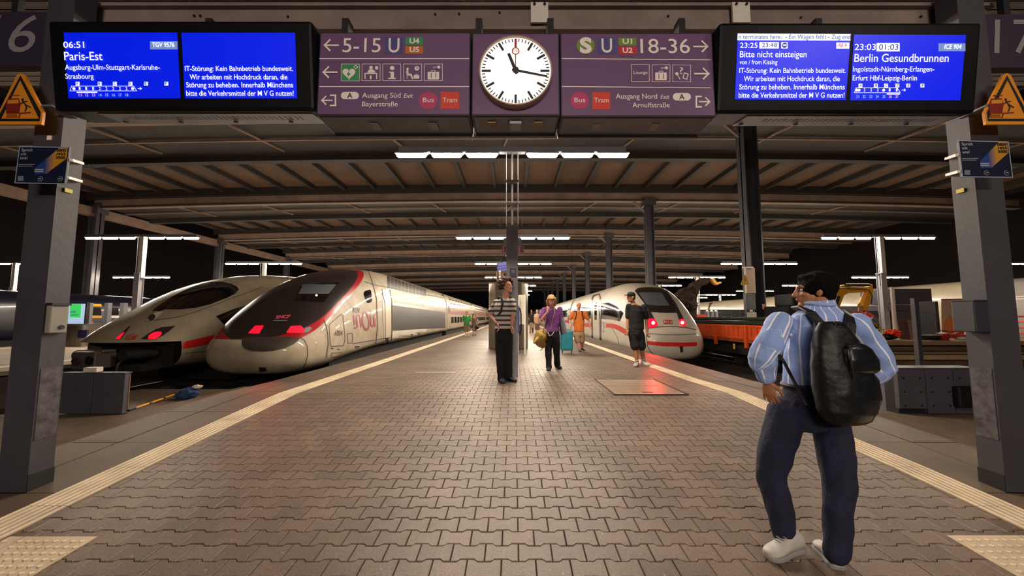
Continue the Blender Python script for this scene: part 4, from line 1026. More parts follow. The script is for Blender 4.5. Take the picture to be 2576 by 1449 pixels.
line('cover_edge', z5((720, 970), (820, 985), (900, 1040), (935, 1110), (905, 1180), (830, 1225), (750, 1240)), 2, c2b, M_seam, T2)
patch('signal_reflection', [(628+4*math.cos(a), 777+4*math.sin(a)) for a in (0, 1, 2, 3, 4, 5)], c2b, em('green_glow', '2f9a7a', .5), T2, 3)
# coupler and dark interior of the nose
MB().box(UX-.95, UX+.95, UT+.8, UT+1.0, -.1, .58).build('nose_bulkhead', M_bogie, T2)
MB().box(UX-.15, UX+.15, UT+.0, UT+.9, .12, .34).build('coupler_shank', M_bogie, T2)
q = P(302, 893, UT-.2)
mb = MB(); mb.box(UX-.28, UX+.26, UT-.42, UT+.05, .02, .42); mb.box(UX-.34, UX+.3, UT-.3, UT+0, .38, .45)
cp = mb.build('coupler_head', mat('coupler_iron', '6a625c', .45, metal=.5), T2, bevel=.02)
MB().cyl((UX-.1, UT-.5, .22), (UX-.1, UT-.40, .22), .09, .05, 16).build('coupler_cone', M_rail, cp); MB().cyl((UX+.14, UT-.43, .22), (UX+.14, UT-.41, .22), .1, n=20).build('coupler_funnel', M_black, cp)
for x in (-.5, .45): MB().tube([(UX+x, UT+.2, .3), (UX+x*1.02, UT-.1, .1), (UX+x, UT-.12, -.1), (UX+x*.9, UT+.1, -.2)], .025, 8).build('brake_hose', M_rail, T2, smooth=True)
MB().box(UX-.55, UX+.7, UT+.2, UT+.8, -.12, .02).build('coupler_tray', M_bogie, T2)
MB().cyl((UX+.55, UT-.1, .3), (UX+.55, UT+.7, .3), .12, n=16).build('buffer', M_bogie, T2); MB().cyl((UX-.55, UT-.1, .3), (UX-.55, UT+.7, .3), .12, n=16).build('buffer', M_bogie, T2)
MB().box(UX-1.1, UX+1.1, UT+2.6, UT+18, -.70, .0).build('bogie', M_bogie, T2)
y = UT+17.4
while y < 140: car(T2, UX, y, y+18.3, -.1, 3.0, 1.38, M_ice3); y += 18.7

# ---- the train on the right track of the platform
VX, VT = 6.2, 14.2
T3 = empty('high_speed_train', (VX, VT+4, -.7), 'white high-speed train with red stripe and lit red tail lights along the right edge', 'train')
k3 = [(0, .0, .2, .4, .3, 2.3, 2.3), (.06, -.2, .2, .58, .78, 2.4, 2.5), (.2, -.38, .2, .72, 1.08, 2.5, 2.7), (.45, -.46, .2, .86, 1.26, 2.6, 3), (.8, -.5, .25, 1.28, 1.36, 2.7, 3.2), (1.2, -.5, .3, 1.72, 1.40, 2.7, 3.5),
      (1.8, -.5, .4, 2.24, 1.42, 2.7, 4), (2.4, -.46, .5, 2.55, 1.42, 2.7, 4), (3.2, -.40, .6, 2.78, 1.42, 2.6, 5), (4.4, -.3, .7, 2.94, 1.42, 2.6, 6), (5.6, -.3, .8, 3.0, 1.42, 2.6, 6), (20, -.3, .8, 3.0, 1.42, 2.7, 6)]
rings3 = hull(VX, VT, k3, 17, N=64, dense=[0, .01, .03, .06, .1, .15, .2, .27, .35, .45, .55, .66, .8, .95, 1.1, 1.25, 1.4, 1.6, 1.8, 2, 2.2, 2.4, 2.7, 3, 3.4, 3.8, 4.4, 5, 5.6, 7])
body3, bv3 = hull_obj('body', rings3, [M_ice], T3)
c3 = camhit(bv3, .008); c3b = camhit(bv3, .014); z7 = zp(3.15, 1160, 560); z8 = zp(5.574, 1640, 660)
patch('windshield_surround', z7((1375, 540), (1402, 518), (1480, 512), (1560, 516), (1600, 525), (1650, 580), (1690, 660), (1705, 715), (1600, 715), (1490, 708), (1450, 640)), c3, M_hood, T3, 5)
patch('windshield', z7((1410, 560), (1425, 553), (1590, 556), (1652, 660), (1560, 660), (1468, 652)), c3b, M_wsglass, T3, 5)
patch('pillar_strip', z7((1600, 525), (1625, 535), (1700, 640), (1752, 740), (1775, 790), (1780, 822), (1740, 815), (1712, 730), (1680, 640), (1640, 570)), c3b, M_panelgrey, T3, 4)
patch('tail_lamp_housing', z7((1455, 690), (1500, 705), (1540, 775), (1560, 822), (1478, 840), (1450, 760)), c3b, M_lens, T3, 4)
patch('tail_light', z7((1478, 838), (1470, 790), (1492, 762), (1530, 762), (1552, 790), (1558, 820), (1520, 832)), camhit(bv3, .018), M_tail, T3, 3)
patch('tail_light', z7((1725, 775), (1752, 762), (1772, 778), (1781, 820), (1735, 818)), camhit(bv3, .018), M_tail, T3, 3)
for cx, cy in ((1522, 797), (1751, 795)): patch('lamp_core', z7(*[(cx+14*math.cos(a*PI/6), cy+14*math.sin(a*PI/6)) for a in range(12)]), camhit(bv3, .023), M_tailhot, T3, 3)
patch('railway_badge', z7((1602, 770), (1672, 772), (1677, 806), (1607, 806)), c3, M_sred, T3, 4); patch('railway_badge', z7((1607, 775), (1667, 777), (1672, 801), (1612, 801)), c3b, M_ice, T3, 4)
cast_text('DB', 1673.5, 1688.5, 813, 6.5, camhit(bv3, .018), M_sred, T3, .04)
patch('red_stripe', z7((1474, 938), (1600, 948), (1760, 950), (1868, 948), (1866, 978), (1760, 982), (1600, 980), (1478, 966)), c3, M_sred, T3, 5)
line('nose_seam', z7((1482, 838), (1560, 828), (1660, 824), (1780, 832), (1862, 850)), 1.4, c3b, M_seam, T3)
line('nose_seam', z7((1484, 880), (1600, 890), (1750, 890), (1866, 882)), 1.2, c3b, M_seam, T3)
line('nose_seam', z7((1482, 840), (1468, 900), (1478, 980), (1500, 1020), (1540, 1055)), 1.6, c3b, M_seam, T3)
patch('coupler_flap', z7((1728, 980), (1756, 980), (1758, 1022), (1738, 1030)), c3b, M_bogie, T3, 4)
patch('cab_window', z7((1090, 655), (1120, 640), (1170, 634), (1230, 662), (1287, 715), (1258, 782), (1200, 770), (1090, 760)), c3, M_glass, T3, 5)
patch('side_window', z7((790, 700), (880, 680), (1028, 660), (1028, 760), (900, 765), (790, 772)), c3, M_glass, T3, 6)
patch('red_stripe', z7((1150, 800), (1205, 800), (1255, 815), (1330, 862), (1400, 880), (1405, 905), (1330, 900), (1290, 880), (1235, 848), (1195, 830), (1150, 830)), c3b, M_sred, T3, 5)
patch('red_stripe', z7((790, 795), (1036, 797), (1036, 828), (790, 812)), c3b, M_sred, T3, 6)
patch('door_leaf', z7((1050, 600), (1090, 580), (1098, 930), (1052, 912)), c3b, M_ice, T3, 5); patch('door_window', z7((1058, 640), (1078, 632), (1078, 770), (1058, 770)), camhit(bv3, .018), M_glass, T3, 5)
line('door_frame', z7((1040, 918), (1036, 700), (1040, 600), (1055, 578), (1095, 568), (1104, 590), (1106, 942)), 3, camhit(bv3, .02), M_hood, T3)
cast_text('ICE', 1509.5, 1522, 836, 27, c3b, mat('lettering_grey', '8f8f92', .5), T3, .0)
line('body_seam', z7((1195, 835), (1225, 880), (1245, 930), (1250, 975)), 1, c3b, M_seam, T3)
line('body_seam', z7((800, 905), (1000, 915), (1250, 970), (1400, 1010)), 1.6, c3b, M_seam, T3)
MB().box(VX-1.1, VX+1.1, VT+2.6, VT+18, -.70, -.2).build('bogie', M_bogie, T3)
y = VT+17.4; k = 0
while y < 140:
    o, b = car(T3, VX, y, y+18.3, -.3, 2.95, 1.42, M_ice); fn = sidehit(b, VX, -1, .01)
    if k < 3:
        patch('window_band', [(y+1.5, 1.25), (y+17, 1.25), (y+17, 1.85), (y+1.5, 1.85)], fn, M_glass, o, 4)
        patch('red_stripe', [(y+.1, .75), (y+18.2, .75), (y+18.2, .95), (y+.1, .95)], fn, M_sred, o, 9)
        for e in (.3, 16.9): patch('door', [(y+e, .0), (y+e+.9, .0), (y+e+.9, 2.0), (y+e, 2.0)], sidehit(b, VX, -1, .014), M_panelgrey, o, 1)
    y += 18.7; k += 1

# the light the tail lamps throw on the platform
for (x, y, z, e) in ((5.25, VT-.1, 1.0, 36), (7.1, VT-.1, 1.0, 18), (-5.4, 8.4, .9, 7)):
    d = bpy.data.lights.new('tail_lamp_light', 'SPOT'); d.energy = e*4; d.color = (1, .03, .03); d.spot_size = math.radians(100); d.spot_blend = .6; d.shadow_soft_size = .06
    o = bpy.data.objects.new('tail_lamp_light', d); o.location = (x, y-.12, z); o.rotation_euler = (math.radians(70), 0, math.radians(180+ (12 if x > 0 else -8))); COL.objects.link(o)
# ================================================================== things on and around the platforms
def thing_mb(name, mb, m, label, cat, group=None, **k):
    return tag(mb.build(name, m, **k), label, cat, group)
M_inox = mat('brushed_stainless', '9c948a', .32, metal=.85, var=.25, vscale=3, stretch=(6, 6, .2))
M_paper = mat('white_paper', 'cfc9be', .6); M_wood = mat('site_timber', '9a7a55', .8, var=.4, vscale=2, stretch=(.5, 6, 6)); M_woodd = mat('dark_site_timber', '5f4b38', .85, var=.4, vscale=2, stretch=(.5, 6, 6))
M_orange = mat('wagon_orange', 'e0561a', .5, var=.2, vscale=2); M_yel = mat('machine_yellow', 'e8a51a', .45, var=.12, vscale=2)
M_box = mat('container_grey_blue', '3d3c48', .6, var=.15); M_dk2 = mat('dark_site_fence', '222126', .8, var=.3)
M_hiv = mat('hi_vis_orange', 'f2401c', .6, var=.1); M_refl = mat('reflective_band', 'e8d8c8', .4)
# stainless kiosk cylinder behind the lamp mast
kx, ky = -.21, 14.8
kz = P(1278, 712, 14.2).z
kio = empty('kiosk_cylinder', (kx, ky, 0), 'wide brushed steel cylinder kiosk behind the middle mast', 'kiosk')
MB().cyl((kx, ky, 0.02), (kx, ky, kz), .78, n=48).build('drum', M_inox, kio, smooth=True)
for a in (-2.2, -1.75, -1.2): 
    MB().bar((kx+.785*math.cos(a), ky+.785*math.sin(a), .05), (kx+.785*math.cos(a), ky+.785*math.sin(a), kz-.02), .012, .012).build('seam', M_seam, kio)
MB().cyl((kx, ky, kz), (kx, ky, kz+.03), .8, n=48).build('lid', M_steel, kio)
# timetable stand right of the mast
c = P(1310, 905, 11.5)
st = empty('timetable_stand', (P(1318, 905, 12.2).x, 12.2, 0), 'white timetable board on a post right of the middle mast', 'notice board')
a, b = P(1302, 742, 12.2), P(1321, 816, 12.2)
MB().box(a.x, b.x, 12.2, 12.25, b.z, a.z).build('frame', M_white, st, bevel=.004)
MB().box(a.x+.02, b.x-.03, 12.192, 12.2, b.z+.03, a.z-.05).build('timetable_sheet', M_paper, st)
mb = MB()
for i in range(22): mb.box(a.x+.06, a.x+.06+random.uniform(.04, .1), 12.190, 12.192, a.z-.14-i*.034, a.z-.128-i*.034)
tag(mb.build('printed_lines', M_seam, st), kind='stuff')
MB().box(b.x-.035, b.x+.02, 12.18, 12.24, 0, a.z+.02).build('post', M_white, st); MB().box(a.x-.02, a.x+.03, 12.2, 12.24, 0, a.z).build('post', M_white, st)
# blue emergency and information column behind the mast
ic = empty('info_column', (P(1303, 900, 9.4).x, 9.4, 0), 'blue and grey call column half hidden by the middle mast', 'call column')
a, b = P(1295, 770, 9.4), P(1305, 838, 9.4)
MB().box(a.x, b.x+.02, 9.4, 9.55, b.z, a.z).build('blue_housing', mat('signal_blue', '2c3a6e', .5), ic, bevel=.01)
MB().box(a.x-.0, b.x-.02, 9.38, 9.5, 0, b.z).build('base', M_steel, ic)
MB().tube([(b.x+.03, 9.45, a.z-.05), (b.x+.06, 9.45, a.z-.2), (b.x+.06, 9.45, b.z+.1), (b.x+.03, 9.45, b.z-.05)], .018, 8).build('handset_cord', M_black, ic, smooth=True)
# extinguisher signs and grey plates on the mast
for s_ in (-1, 1):
    p = Panel('extinguisher_sign', P(1270 if s_ < 0 else 1310, 637, 7.7), 'small red and white fire extinguisher sign on the %s side of the middle mast' % ('left' if s_ < 0 else 'right'), 'sign')
    x0, x1 = (1262, 1279) if s_ < 0 else (1302, 1318)
    p.poly('plate', [(x0, 620), (x1, 620), (x1, 637), (x0, 637)], M_cream, 0, th=.01); p.rect('red_field', x0+1.5, 621.5, x1-1.5, 635.5, M_red2, 1)
    p.rect('extinguisher_pictogram', x0+3, 625, x0+7, 634.5, M_cream, 2); p.rect('extinguisher_pictogram', x0+4.2, 622.5, x0+6, 625, M_cream, 2); p.stroke('flame_pictogram', [(x0+10, 634), (x0+12.5, 629), (x0+11.5, 625)], 2, M_cream, 2)
    g = Panel('grey_plate', P(1270 if s_ < 0 else 1308, 620, 7.72), 'plain pale grey plate above the %s extinguisher sign' % ('left' if s_ < 0 else 'right'), 'plate')
    x0, x1 = (1266.5, 1281) if s_ < 0 else (1299, 1312)
    g.poly('plate', [(x0, 599), (x1, 599), (x1, 619), (x0, 619)], mat('pale_grey_plate', '9c9ea6', .5), 0, th=.01)
p = Panel('blue_sticker', P(1291, 697, 7.62), 'small dark blue notice sticker on the middle mast at head height', 'sticker')
p.poly('sheet', [(1283, 675), (1298.5, 675), (1298.5, 697), (1283, 697)], mat('notice_blue', '2f3068', .5), 0, th=.003); p.rect('pale_square', 1286, 678, 1295.5, 687, mat('pale_square_print', '8f90a8', .5), 1)
for y in (690, 693): p.stroke('small_print', [(1286, y), (1296, y)], 1, mat('pale_square_print', '8f90a8', .5), 1)
# blue display cluster and ring on the far side of the mast
bl = empty('blue_signal_cluster', (P(1266, 660, 12.6).x, 12.6, P(1266, 660, 12.6).z), 'stack of slanted blue panels hanging left of the middle mast above the curly-haired man', 'hanging object')
M_bl = mat('glossy_blue_panel', '3039a8', .35, coat=.4)
for y0, y1 in ((659, 667), (668, 674), (675, 681)):
    q = [P(1250, y0+3, 12.6), P(1277, y0-1, 12.6), P(1278, y1-1, 12.6), P(1252, y1+2, 12.6)]; MB().prism(q, (0, .15, 0)).build('blue_panel', M_bl, bl, bevel=.006)
q0 = P(1261, 647, 12.6); pts = [(q0.x+.16*math.cos(a*PI/8), 12.6+.16*math.sin(a*PI/8), q0.z+.03*math.cos(a*PI/8)) for a in range(17)]
MB().tube(pts, .012, 6).build('ring', M_black, bl, smooth=True); MB().cyl((q0.x+.03, 12.65, q0.z), (q0.x+.03, 12.65, P(1, 660, 12.6).z), .012, n=6).build('hanger', M_black, bl); MB().box(q0.x-.03, q0.x+.03, 12.62, 14.5, kz+.03, kz+.07).build('support_arm', M_black, bl); MB().cyl((q0.x, 12.66, kz+.05), (q0.x, 12.66, q0.z), .018, n=6).build('support_rod', M_black, bl)
MB().tube([P(1256, 682, 12.6), P(1258, 700, 12.6), P(1265, 716, 12.6)], [.1, .14, .1], 14).build('clear_bag', mat('brown_translucent', '6b5346', .3), bl, smooth=True)
for px, py in ((1258, 683), (1257, 697), (1258, 704)): q = P(px, py, 12.5); MB().cyl((q.x, 12.45, q.z), (q.x, 12.5, q.z), .022, n=10).build('small_lamp', em('small_white_lamp', 'fff0d8', 3), bl)

# ---- buffer stops
M_buf = mat('buffer_grey', '4b4a52', .6, var=.2, vscale=3, bump=.2)
def buffer(side):
    Y = 6.15; zb_ = -.365
    if side < 0: x0, x1 = P(150, 1000, Y).x, P(312, 1000, Y).x; zt = P(240, 940, Y).z; lab = 'grey steel buffer block at the end of the left track'
    else: x0, x1 = P(2262, 1000, Y).x, P(2475, 1000, Y).x; zt = P(2300, 928, Y).z; lab = 'dark grey bolted buffer block at the end of the right track'
    o = empty('buffer_stop', ((x0+x1)/2, Y+.2, zb_), lab, 'buffer stop')
    n = 2 if side < 0 else 3
    for k in range(n):
        a, b = x0+(x1-x0)*k/n, x0+(x1-x0)*(k+1)/n-.012
        pn = MB().box(a, b, Y, Y+.07, zb_+(.02 if k else .1 if side > 0 else .02), zt).build('front_panel', M_buf, o, bevel=.006)
        if side > 0:
            for u in (.2, .8):
                for v in (.2, .5, .8): MB().cyl((a+(b-a)*u, Y-.012, zb_+(zt-zb_)*v), (a+(b-a)*u, Y, zb_+(zt-zb_)*v), .013, n=8).build('bolt', M_black, pn)
    MB().box(x0+.05, x1-.03, Y+.07, Y+(.1 if side < 0 else .28), zb_, zt-.03).build('body', M_dark, o); MB().box(x0, x1, Y-.02, Y+(.1 if side < 0 else .3), zt, zt+.02).build('top_plate', M_buf, o)
    if side > 0:
        q = P(2420, 992, Y); MB().box(q.x-.17, q.x+.17, Y-.1, Y, q.z-.2, q.z+.14).build('rubber_block', M_black, o, bevel=.03)
        q = P(2243, 960, Y+.3); MB().box(q.x-.1, q.x+.08, Y+.2, Y+.5, zb_, zt-.05).build('side_cheek', M_steel, o)
    return zt
zL = buffer(-1); buffer(1)
q = P(236, 933, 6.2); thing_mb('paper_packet', MB().box(q.x-.1, q.x+.1, 6.13, 6.25, zL+.021, zL+.1, Matrix.Translation(q) @ Matrix.Rotation(.12, 4, 'Z') @ Matrix.Translation(-q)), M_paper, 'crumpled white paper packet left on the left buffer block', 'litter', bevel=.01)
a, b = P(317, 942, 6.32), P(312, 1024, 6.32); thing_mb('timber_post', MB().box(a.x-.03, a.x+.025, 6.32, 6.38, -.36, a.z), M_wood, 'upright orange-brown timber beside the left buffer block', 'post')
# post in front of the right buffer
a = P(2305, 750, 7.2); thing_mb('steel_post', MB().box(a.x-.04, a.x+.04, 7.2, 7.28, -.36, a.z), M_column, 'slim dark post standing before the building site at right', 'post')
# broom and blue sack by the left track
br = empty('broom', (P(455, 985, 7.6).x, 7.6, -.36), 'yellow-handled broom lying beside the left track', 'broom')
zz = -.36
def GZ(px, py, z):
    r = ray(px, py); t = (z-HC)/r.z; return Vector((r.x*t, r.y*t, z))
a, b = GZ(322, 1033, -.33), GZ(455, 987, -.27)
MB().cyl(a, b, .016, n=10).build('handle', M_yel, br, smooth=True)
for t_ in (.0, .35, .62, .85): q = a.lerp(b, t_); MB().cyl(q, a.lerp(b, t_+.04 if t_ else .12), .0175, n=10).build('grip_band', M_black, br)
sk = empty('blue_sack', (GZ(475, 998, -.3).x, GZ(475, 998, -.3).y, -.36), 'crumpled blue sack and pale rag at the head of the broom', 'sack')
q = GZ(474, 990, -.25)
def lump(name, c, r, m, parent, seed=0, amp=.25, n=20, label=None):
    mb = MB(); rings = []
    for i in range(n//2+1):
        th = PI*i/(n//2); ring_ = []
        for k in range(n):
            ph = 2*PI*k/n; d = Vector((math.sin(th)*math.cos(ph), math.sin(th)*math.sin(ph), math.cos(th)))
            f = 1+amp*noise.noise(d*2.2+Vector((seed, 0, 0)))
            ring_.append(Vector((c[0]+d.x*r[0]*f, c[1]+d.y*r[1]*f, c[2]+d.z*r[2]*f)))
        rings.append(ring_)
    return mb.loft(rings, caps=False).build(name, m, parent, smooth=True)
lump('sack_body', (q.x, q.y, -.25), (.17, .14, .11), mat('sack_blue', '24406e', .7), sk, 3, .6); lump('rag', (q.x+.12, q.y+.05, -.13), (.09, .06, .035), M_paper, sk, 7, .6); lump('sack_fold', (q.x-.12, q.y, -.28), (.12, .1, .07), MC['sack_blue'], sk, 9, .7)

# ---- orange wagon on the second right track
wg = empty('flat_wagon', (9.85, 17, -.7), 'orange low-sided goods wagon loaded with dark pipes, behind the right-hand train', 'wagon')
xn, xf, w0, w1_ = 8.55, 11.15, 11.6, 24.0
for k in range(6):
    a = w0+k*(w1_-w0)/6; b = w0+(k+1)*(w1_-w0)/6-.04
    pn = MB().box(xn, xn+.06, a, b, .42, .93).build('side_board', M_orange, wg)
    for j in range(6): MB().box(xn-.03, xn, a+.15+j*.32, a+.27+j*.32, .5, .86).build('rib', M_orange, pn)
    MB().box(xn-.05, xn, a, b, .86, .93).build('top_rail', M_orange, pn)
    MB().box(xf-.06, xf, a, b, .42, .93).build('side_board', M_orange, wg)
for k in range(7): y = w0+k*(w1_-w0)/6-.02; MB().box(xn-.07, xn+.02, y-.07, y+.07, .1, .94).build('stanchion', M_orange, wg)
MB().box(xn, xf, w0-.03, w0+.03, .42, .93).build('end_board', M_orange, wg); MB().box(xn-.03, xf, w0, w1_, .28, .42).build('sole_bar', mat('wagon_dark_orange', 'a33f14', .6, var=.3, vscale=3), wg)
MB().box(xn+.2, xf-.2, w0+.3, w1_-.3, -.2, .28).build('underframe', M_bogie, wg)
for y in (w0+1.6, w0+3.4, w1_-3.4, w1_-1.6):
    for s_ in (-.75, .75): MB().cyl((9.85+s_-.06, y, -.26), (9.85+s_+.06, y, -.26), .44, n=24).build('wheel', M_bogie, wg)
q = P(1848, 866, w0+3); MB().box(xn-.02, xn+.0, w0+2.8, w0+2.9, -.0, .2).build('yellow_mark', M_yel, wg)
random.seed(11)
for k in range(12):
    x = xn+.28+k*.185; y0_ = w0+.25+(k % 3)*.35; r_ = .085; z_ = .90+r_+.001
    o = MB().tube([(x, y0_, z_), (x, y0_+5, z_), (x, y0_+10.5, z_)], r_, 10).build('drain_pipe', mat('dark_green_pipe', '1f2a1e', .5, var=.3), smooth=True)
    tag(o, 'dark green plastic pipe lying in the orange wagon', 'pipe', 'pipes lying in the orange wagon')
    if k % 4 < 2 and k < 11:
        o = MB().tube([(x+.09, y0_+1, z_+.17), (x+.09, y0_+9, z_+.17)], r_*.8, 10).build('drain_pipe', MC['dark_green_pipe'], smooth=True); tag(o, 'dark green plastic pipe lying in the orange wagon', 'pipe', 'pipes lying in the orange wagon')
MB().box(xn+.1, xf-.1, w0+.1, w1_-.1, .84, .90).build('load_floor', M_bogie, wg)

# ---- long pale train beyond the site
pt = empty('passenger_train', (23.4, 30, -.7), 'long pale carriages beyond the building site at right', 'train')
M_pale = mat('pale_carriage', 'a89d88', .35, var=.15, coat=.3)
yy = 17.6
for k in range(5): car(pt, 23.4, yy, yy+24, .0, 3.05, 1.42, M_pale); yy += 24.5
rt = empty('passenger_train', (23.4, 10, -.7), 'red and grey carriage end at the right edge of the picture', 'train')
o, b = car(rt, 23.4, 4, 17.0, .05, 3.0, 1.42, mat('grey_carriage', '9c9690', .35)); fn = sidehit(b, 23.4, -1, .012)
patch('red_band', [(6, .12), (16.9, .12), (16.9, 1.28), (6, 1.28)], fn, mat('carriage_red', '8f1a18', .35, coat=.4), rt, 3)
for z_ in (2.0, 2.1): patch('trim_line', [(6, z_), (16.9, z_), (16.9, z_+.035), (6, z_+.035)], sidehit(b, 23.4, -1, .016), M_cream, rt, 5)
for z_ in (.3, .5, .75, 1.0): patch('rib_line', [(6, z_), (16.9, z_), (16.9, z_+.05), (6, z_+.05)], sidehit(b, 23.4, -1, .02), M_hiv, rt, 5)
patch('window', [(10.5, 2.2), (16.5, 2.2), (16.5, 2.75), (10.5, 2.75)], fn, M_pale, rt, 3)

# ---- building site: timber deck, containers, fence, banner, machine, tools
dk = empty('timber_stack', (11.4, 9.6, -.36), 'long rough timbers stacked across the end of the track at right', 'timber stack')
lay = [(870, 858, 8.7, 15.5, M_wood, 0), (884, 872, 8.9, 15.2, M_woodd, .05), (893, 885, 8.6, 15.0, M_wood, -.05), (906, 894, 8.5, 15.3, mat('pale_board', 'b49a72', .8, var=.2), .12), (926, 907, 8.7, 15.4, M_woodd, .08)]
for (yb_, yt_, x0, x1, m, dy) in lay:
    za, zb2 = P(2300, yb_, 9.0).z, P(2300, yt_, 9.0).z
    for j in range(3): MB().box(x0+random.uniform(-.1, .1), x1, 9.0-dy*.3+j*.4, 9.39-dy*.3+j*.4, za+.012, zb2).build('plank', m, dk, bevel=.008)
MB().box(8.9, 11.4, 9.1, 10.1, -.70, P(2300, 926, 9).z).build('bearer', M_bogie, dk)
ZD = P(2300, 858, 9.0).z
def boxpx(name, x0, y0, x1, y1, Y, depth, m, label=None, cat=None, parent=None, z0=None, bevel=.01):
    a, b = P(x0, y0, Y), P(x1, y1, Y)
    o = MB().box(a.x, b.x, Y, Y+depth, b.z if z0 is None else z0, a.z).build(name, m, parent, bevel=bevel)
    return tag(o, label, cat) if label else o
ct = empty('site_container', (17.4, 16.5, 0), 'tall dark grey-blue site container beside the banner', 'container')
boxpx('upper_body', 2250, 726, 2346, 764, 16, 1.6, M_box, parent=ct); boxpx('ledge', 2250, 766, 2357, 782, 15.8, 1.7, M_box, parent=ct); boxpx('lower_body', 2252, 784, 2350, 818, 16, 1.6, M_box, parent=ct); boxpx('base', 2262, 819, 2352, 860, 16, 1.6, M_dk2, parent=ct, z0=0)
boxpx('dark_cabinet', 2352, 758, 2368, 850, 14.9, .7, M_dk2, 'narrow black cabinet between container and banner', 'cabinet', z0=0)
fe = empty('site_fence', (15.5, 17, 0), 'row of dark hoarding panels behind the excavator arm', 'fence')
for k in range(8): a = 12.2+k*1.0; MB().box(a, a+.96, 18.2, 18.25, 0, 1.75).build('hoarding_panel', M_dk2, fe)
thing_mb('white_post', MB().prism([P(2243, 722, 14), P(2249, 722, 14), P(2262, 880, 14), P(2255, 880, 14)], (0, .08, 0)), M_cream, 'slanting cream pole left of the site container', 'pole')
bn = Panel('site_banner', P(2400, 850, 14.2), 'upright banner with a picture of a smiling worker in a helmet', 'banner')
bn.poly('sheet', [(2368, 752), (2421, 752), (2426, 850), (2369, 850)], mat('banner_pale', 'c0aa92', .6, var=.2, vscale=3), 0, th=.02)
M_bo = mat('banner_orange', 'd07a3c', .6); M_bs = mat('banner_skin', 'b5805a', .6); M_bh = mat('banner_helmet', 'c79a3c', .6); M_br = mat('banner_red', 'c0402a', .6)
bn.poly('vest_print', [(2372, 845), (2374, 808), (2388, 795), (2398, 792), (2412, 796), (2422, 806), (2424, 845)], M_bo, 1); bn.poly('face_print', [(2393, 776), (2411, 776), (2411, 786), (2406, 793), (2398, 793), (2393, 786)], M_bs, 2)
bn.poly('helmet_print', [(2388, 776), (2391, 765), (2400, 760), (2410, 765), (2414, 776)], M_bh, 3); bn.poly('shirt_print', [(2398, 794), (2406, 794), (2403, 812)], M_bs, 2); bn.rect('footer_print', 2370, 832, 2425, 842, M_br, 3); bn.stroke('edge_print', [(2368, 753), (2421, 752)], 2, M_br, 2)
bn.stroke('glasses_print', [(2395, 779), (2410, 779)], 2.5, M_woodd, 4)
MB().box(P(2368, 1, 14.2).x, P(2372, 1, 14.2).x, 14.22, 14.26, 0, P(1, 850, 14.2).z+.2).build('leg', M_steel, bn.o); MB().box(P(2420, 1, 14.2).x, P(2424, 1, 14.2).x, 14.22, 14.26, 0, P(1, 850, 14.2).z+.2).build('leg', M_steel, bn.o)
# excavator
ex = empty('mini_excavator', (12.9, 15.6, 0), 'yellow excavator with raised arm behind the man with the backpack', 'excavator')
def thick(name, pts, Y, d, m, parent): return MB().prism([P(x, y, Y) for x, y in pts], (0, d, 0)).build(name, m, parent, bevel=.02)
thick('boom', [(2088, 800), (2092, 770), (2104, 735), (2116, 718), (2124, 716), (2132, 720), (2180, 722), (2190, 720), (2194, 732), (2176, 735), (2136, 737), (2124, 744), (2114, 770), (2106, 800)], 15.2, .3, M_yel, ex)
thick('stick', [(2188, 715), (2196, 716), (2198, 734), (2190, 762), (2182, 782), (2170, 782), (2172, 760), (2184, 734)], 15.25, .22, M_yel, ex)
MB().cyl(P(2128, 717, 15.1), P(2186, 717, 15.1), .06, n=12).build('hydraulic_cylinder', M_black, ex, smooth=True)
MB().cyl(P(2096, 790, 15.05), P(2110, 745, 15.05), .06, n=12).build('hydraulic_cylinder', M_black, ex, smooth=True)
MB().tube([P(2094, 780, 15.1), P(2098, 745, 15.0), P(2112, 724, 15.0), P(2150, 727, 15.0), P(2185, 728, 15.0), P(2194, 745, 15.0), P(2192, 765, 15.1)], .02, 6).build('hose', M_black, ex, smooth=True)
thick('bucket', [(2166, 782), (2186, 782), (2190, 800), (2172, 806), (2164, 796)], 15.2, .35, M_dk2, ex)
MB().box(11.6, 13.2, 15.6, 17.2, .55, 1.7).build('house', M_dk2, ex, bevel=.06); MB().box(11.7, 12.5, 15.5, 16.6, 1.7, 2.2).build('cab', M_dark, ex, bevel=.05)
for x in (11.5, 12.9): MB().box(x, x+.4, 15.3, 17.3, 0.0, .5).build('track', M_black, ex, bevel=.15)
# tools and debris on the deck
YD = 9.45
cr = empty('yellow_cart', (P(2207, 858, YD).x, YD, ZD), 'small yellow tubular hand cart on the timbers', 'cart')
for pts in ([(2185, 812), (2200, 830), (2202, 855)], [(2200, 830), (2222, 828), (2222, 855)], [(2202, 855), (2222, 855)], [(2190, 806), (2215, 826)], [(2183, 806), (2192, 810)], [(2202, 842), (2222, 842)]):
    MB().tube([P(x, y, YD) for x, y in pts], .02, 8).build('tube_frame', mat('old_yellow_tube', 'a07a1e', .5), cr, smooth=True)
for px in (2199, 2222): q = P(px, 852, YD); MB().cyl((q.x-.02, YD, ZD+.07), (q.x+.02, YD, ZD+.07), .065, n=16).build('wheel', M_black, cr)
lp = empty('leaning_boards', (P(2285, 858, 9.8).x, 9.8, ZD), 'rusty brown boards leaning behind the orange jacket', 'boards')
for x0, m in ((2258, mat('rust_board', '5c3a30', .8, var=.4)), (2270, MC['rust_board']), (2283, mat('pinkish_board', '8c6558', .8, var=.3))): MB().prism([P(x0, 806, 9.9), P(x0+11, 806, 9.9), P(x0+22, 858, 9.7), P(x0+8, 858, 9.7)], (0, .04, 0)).build('board', m, lp)
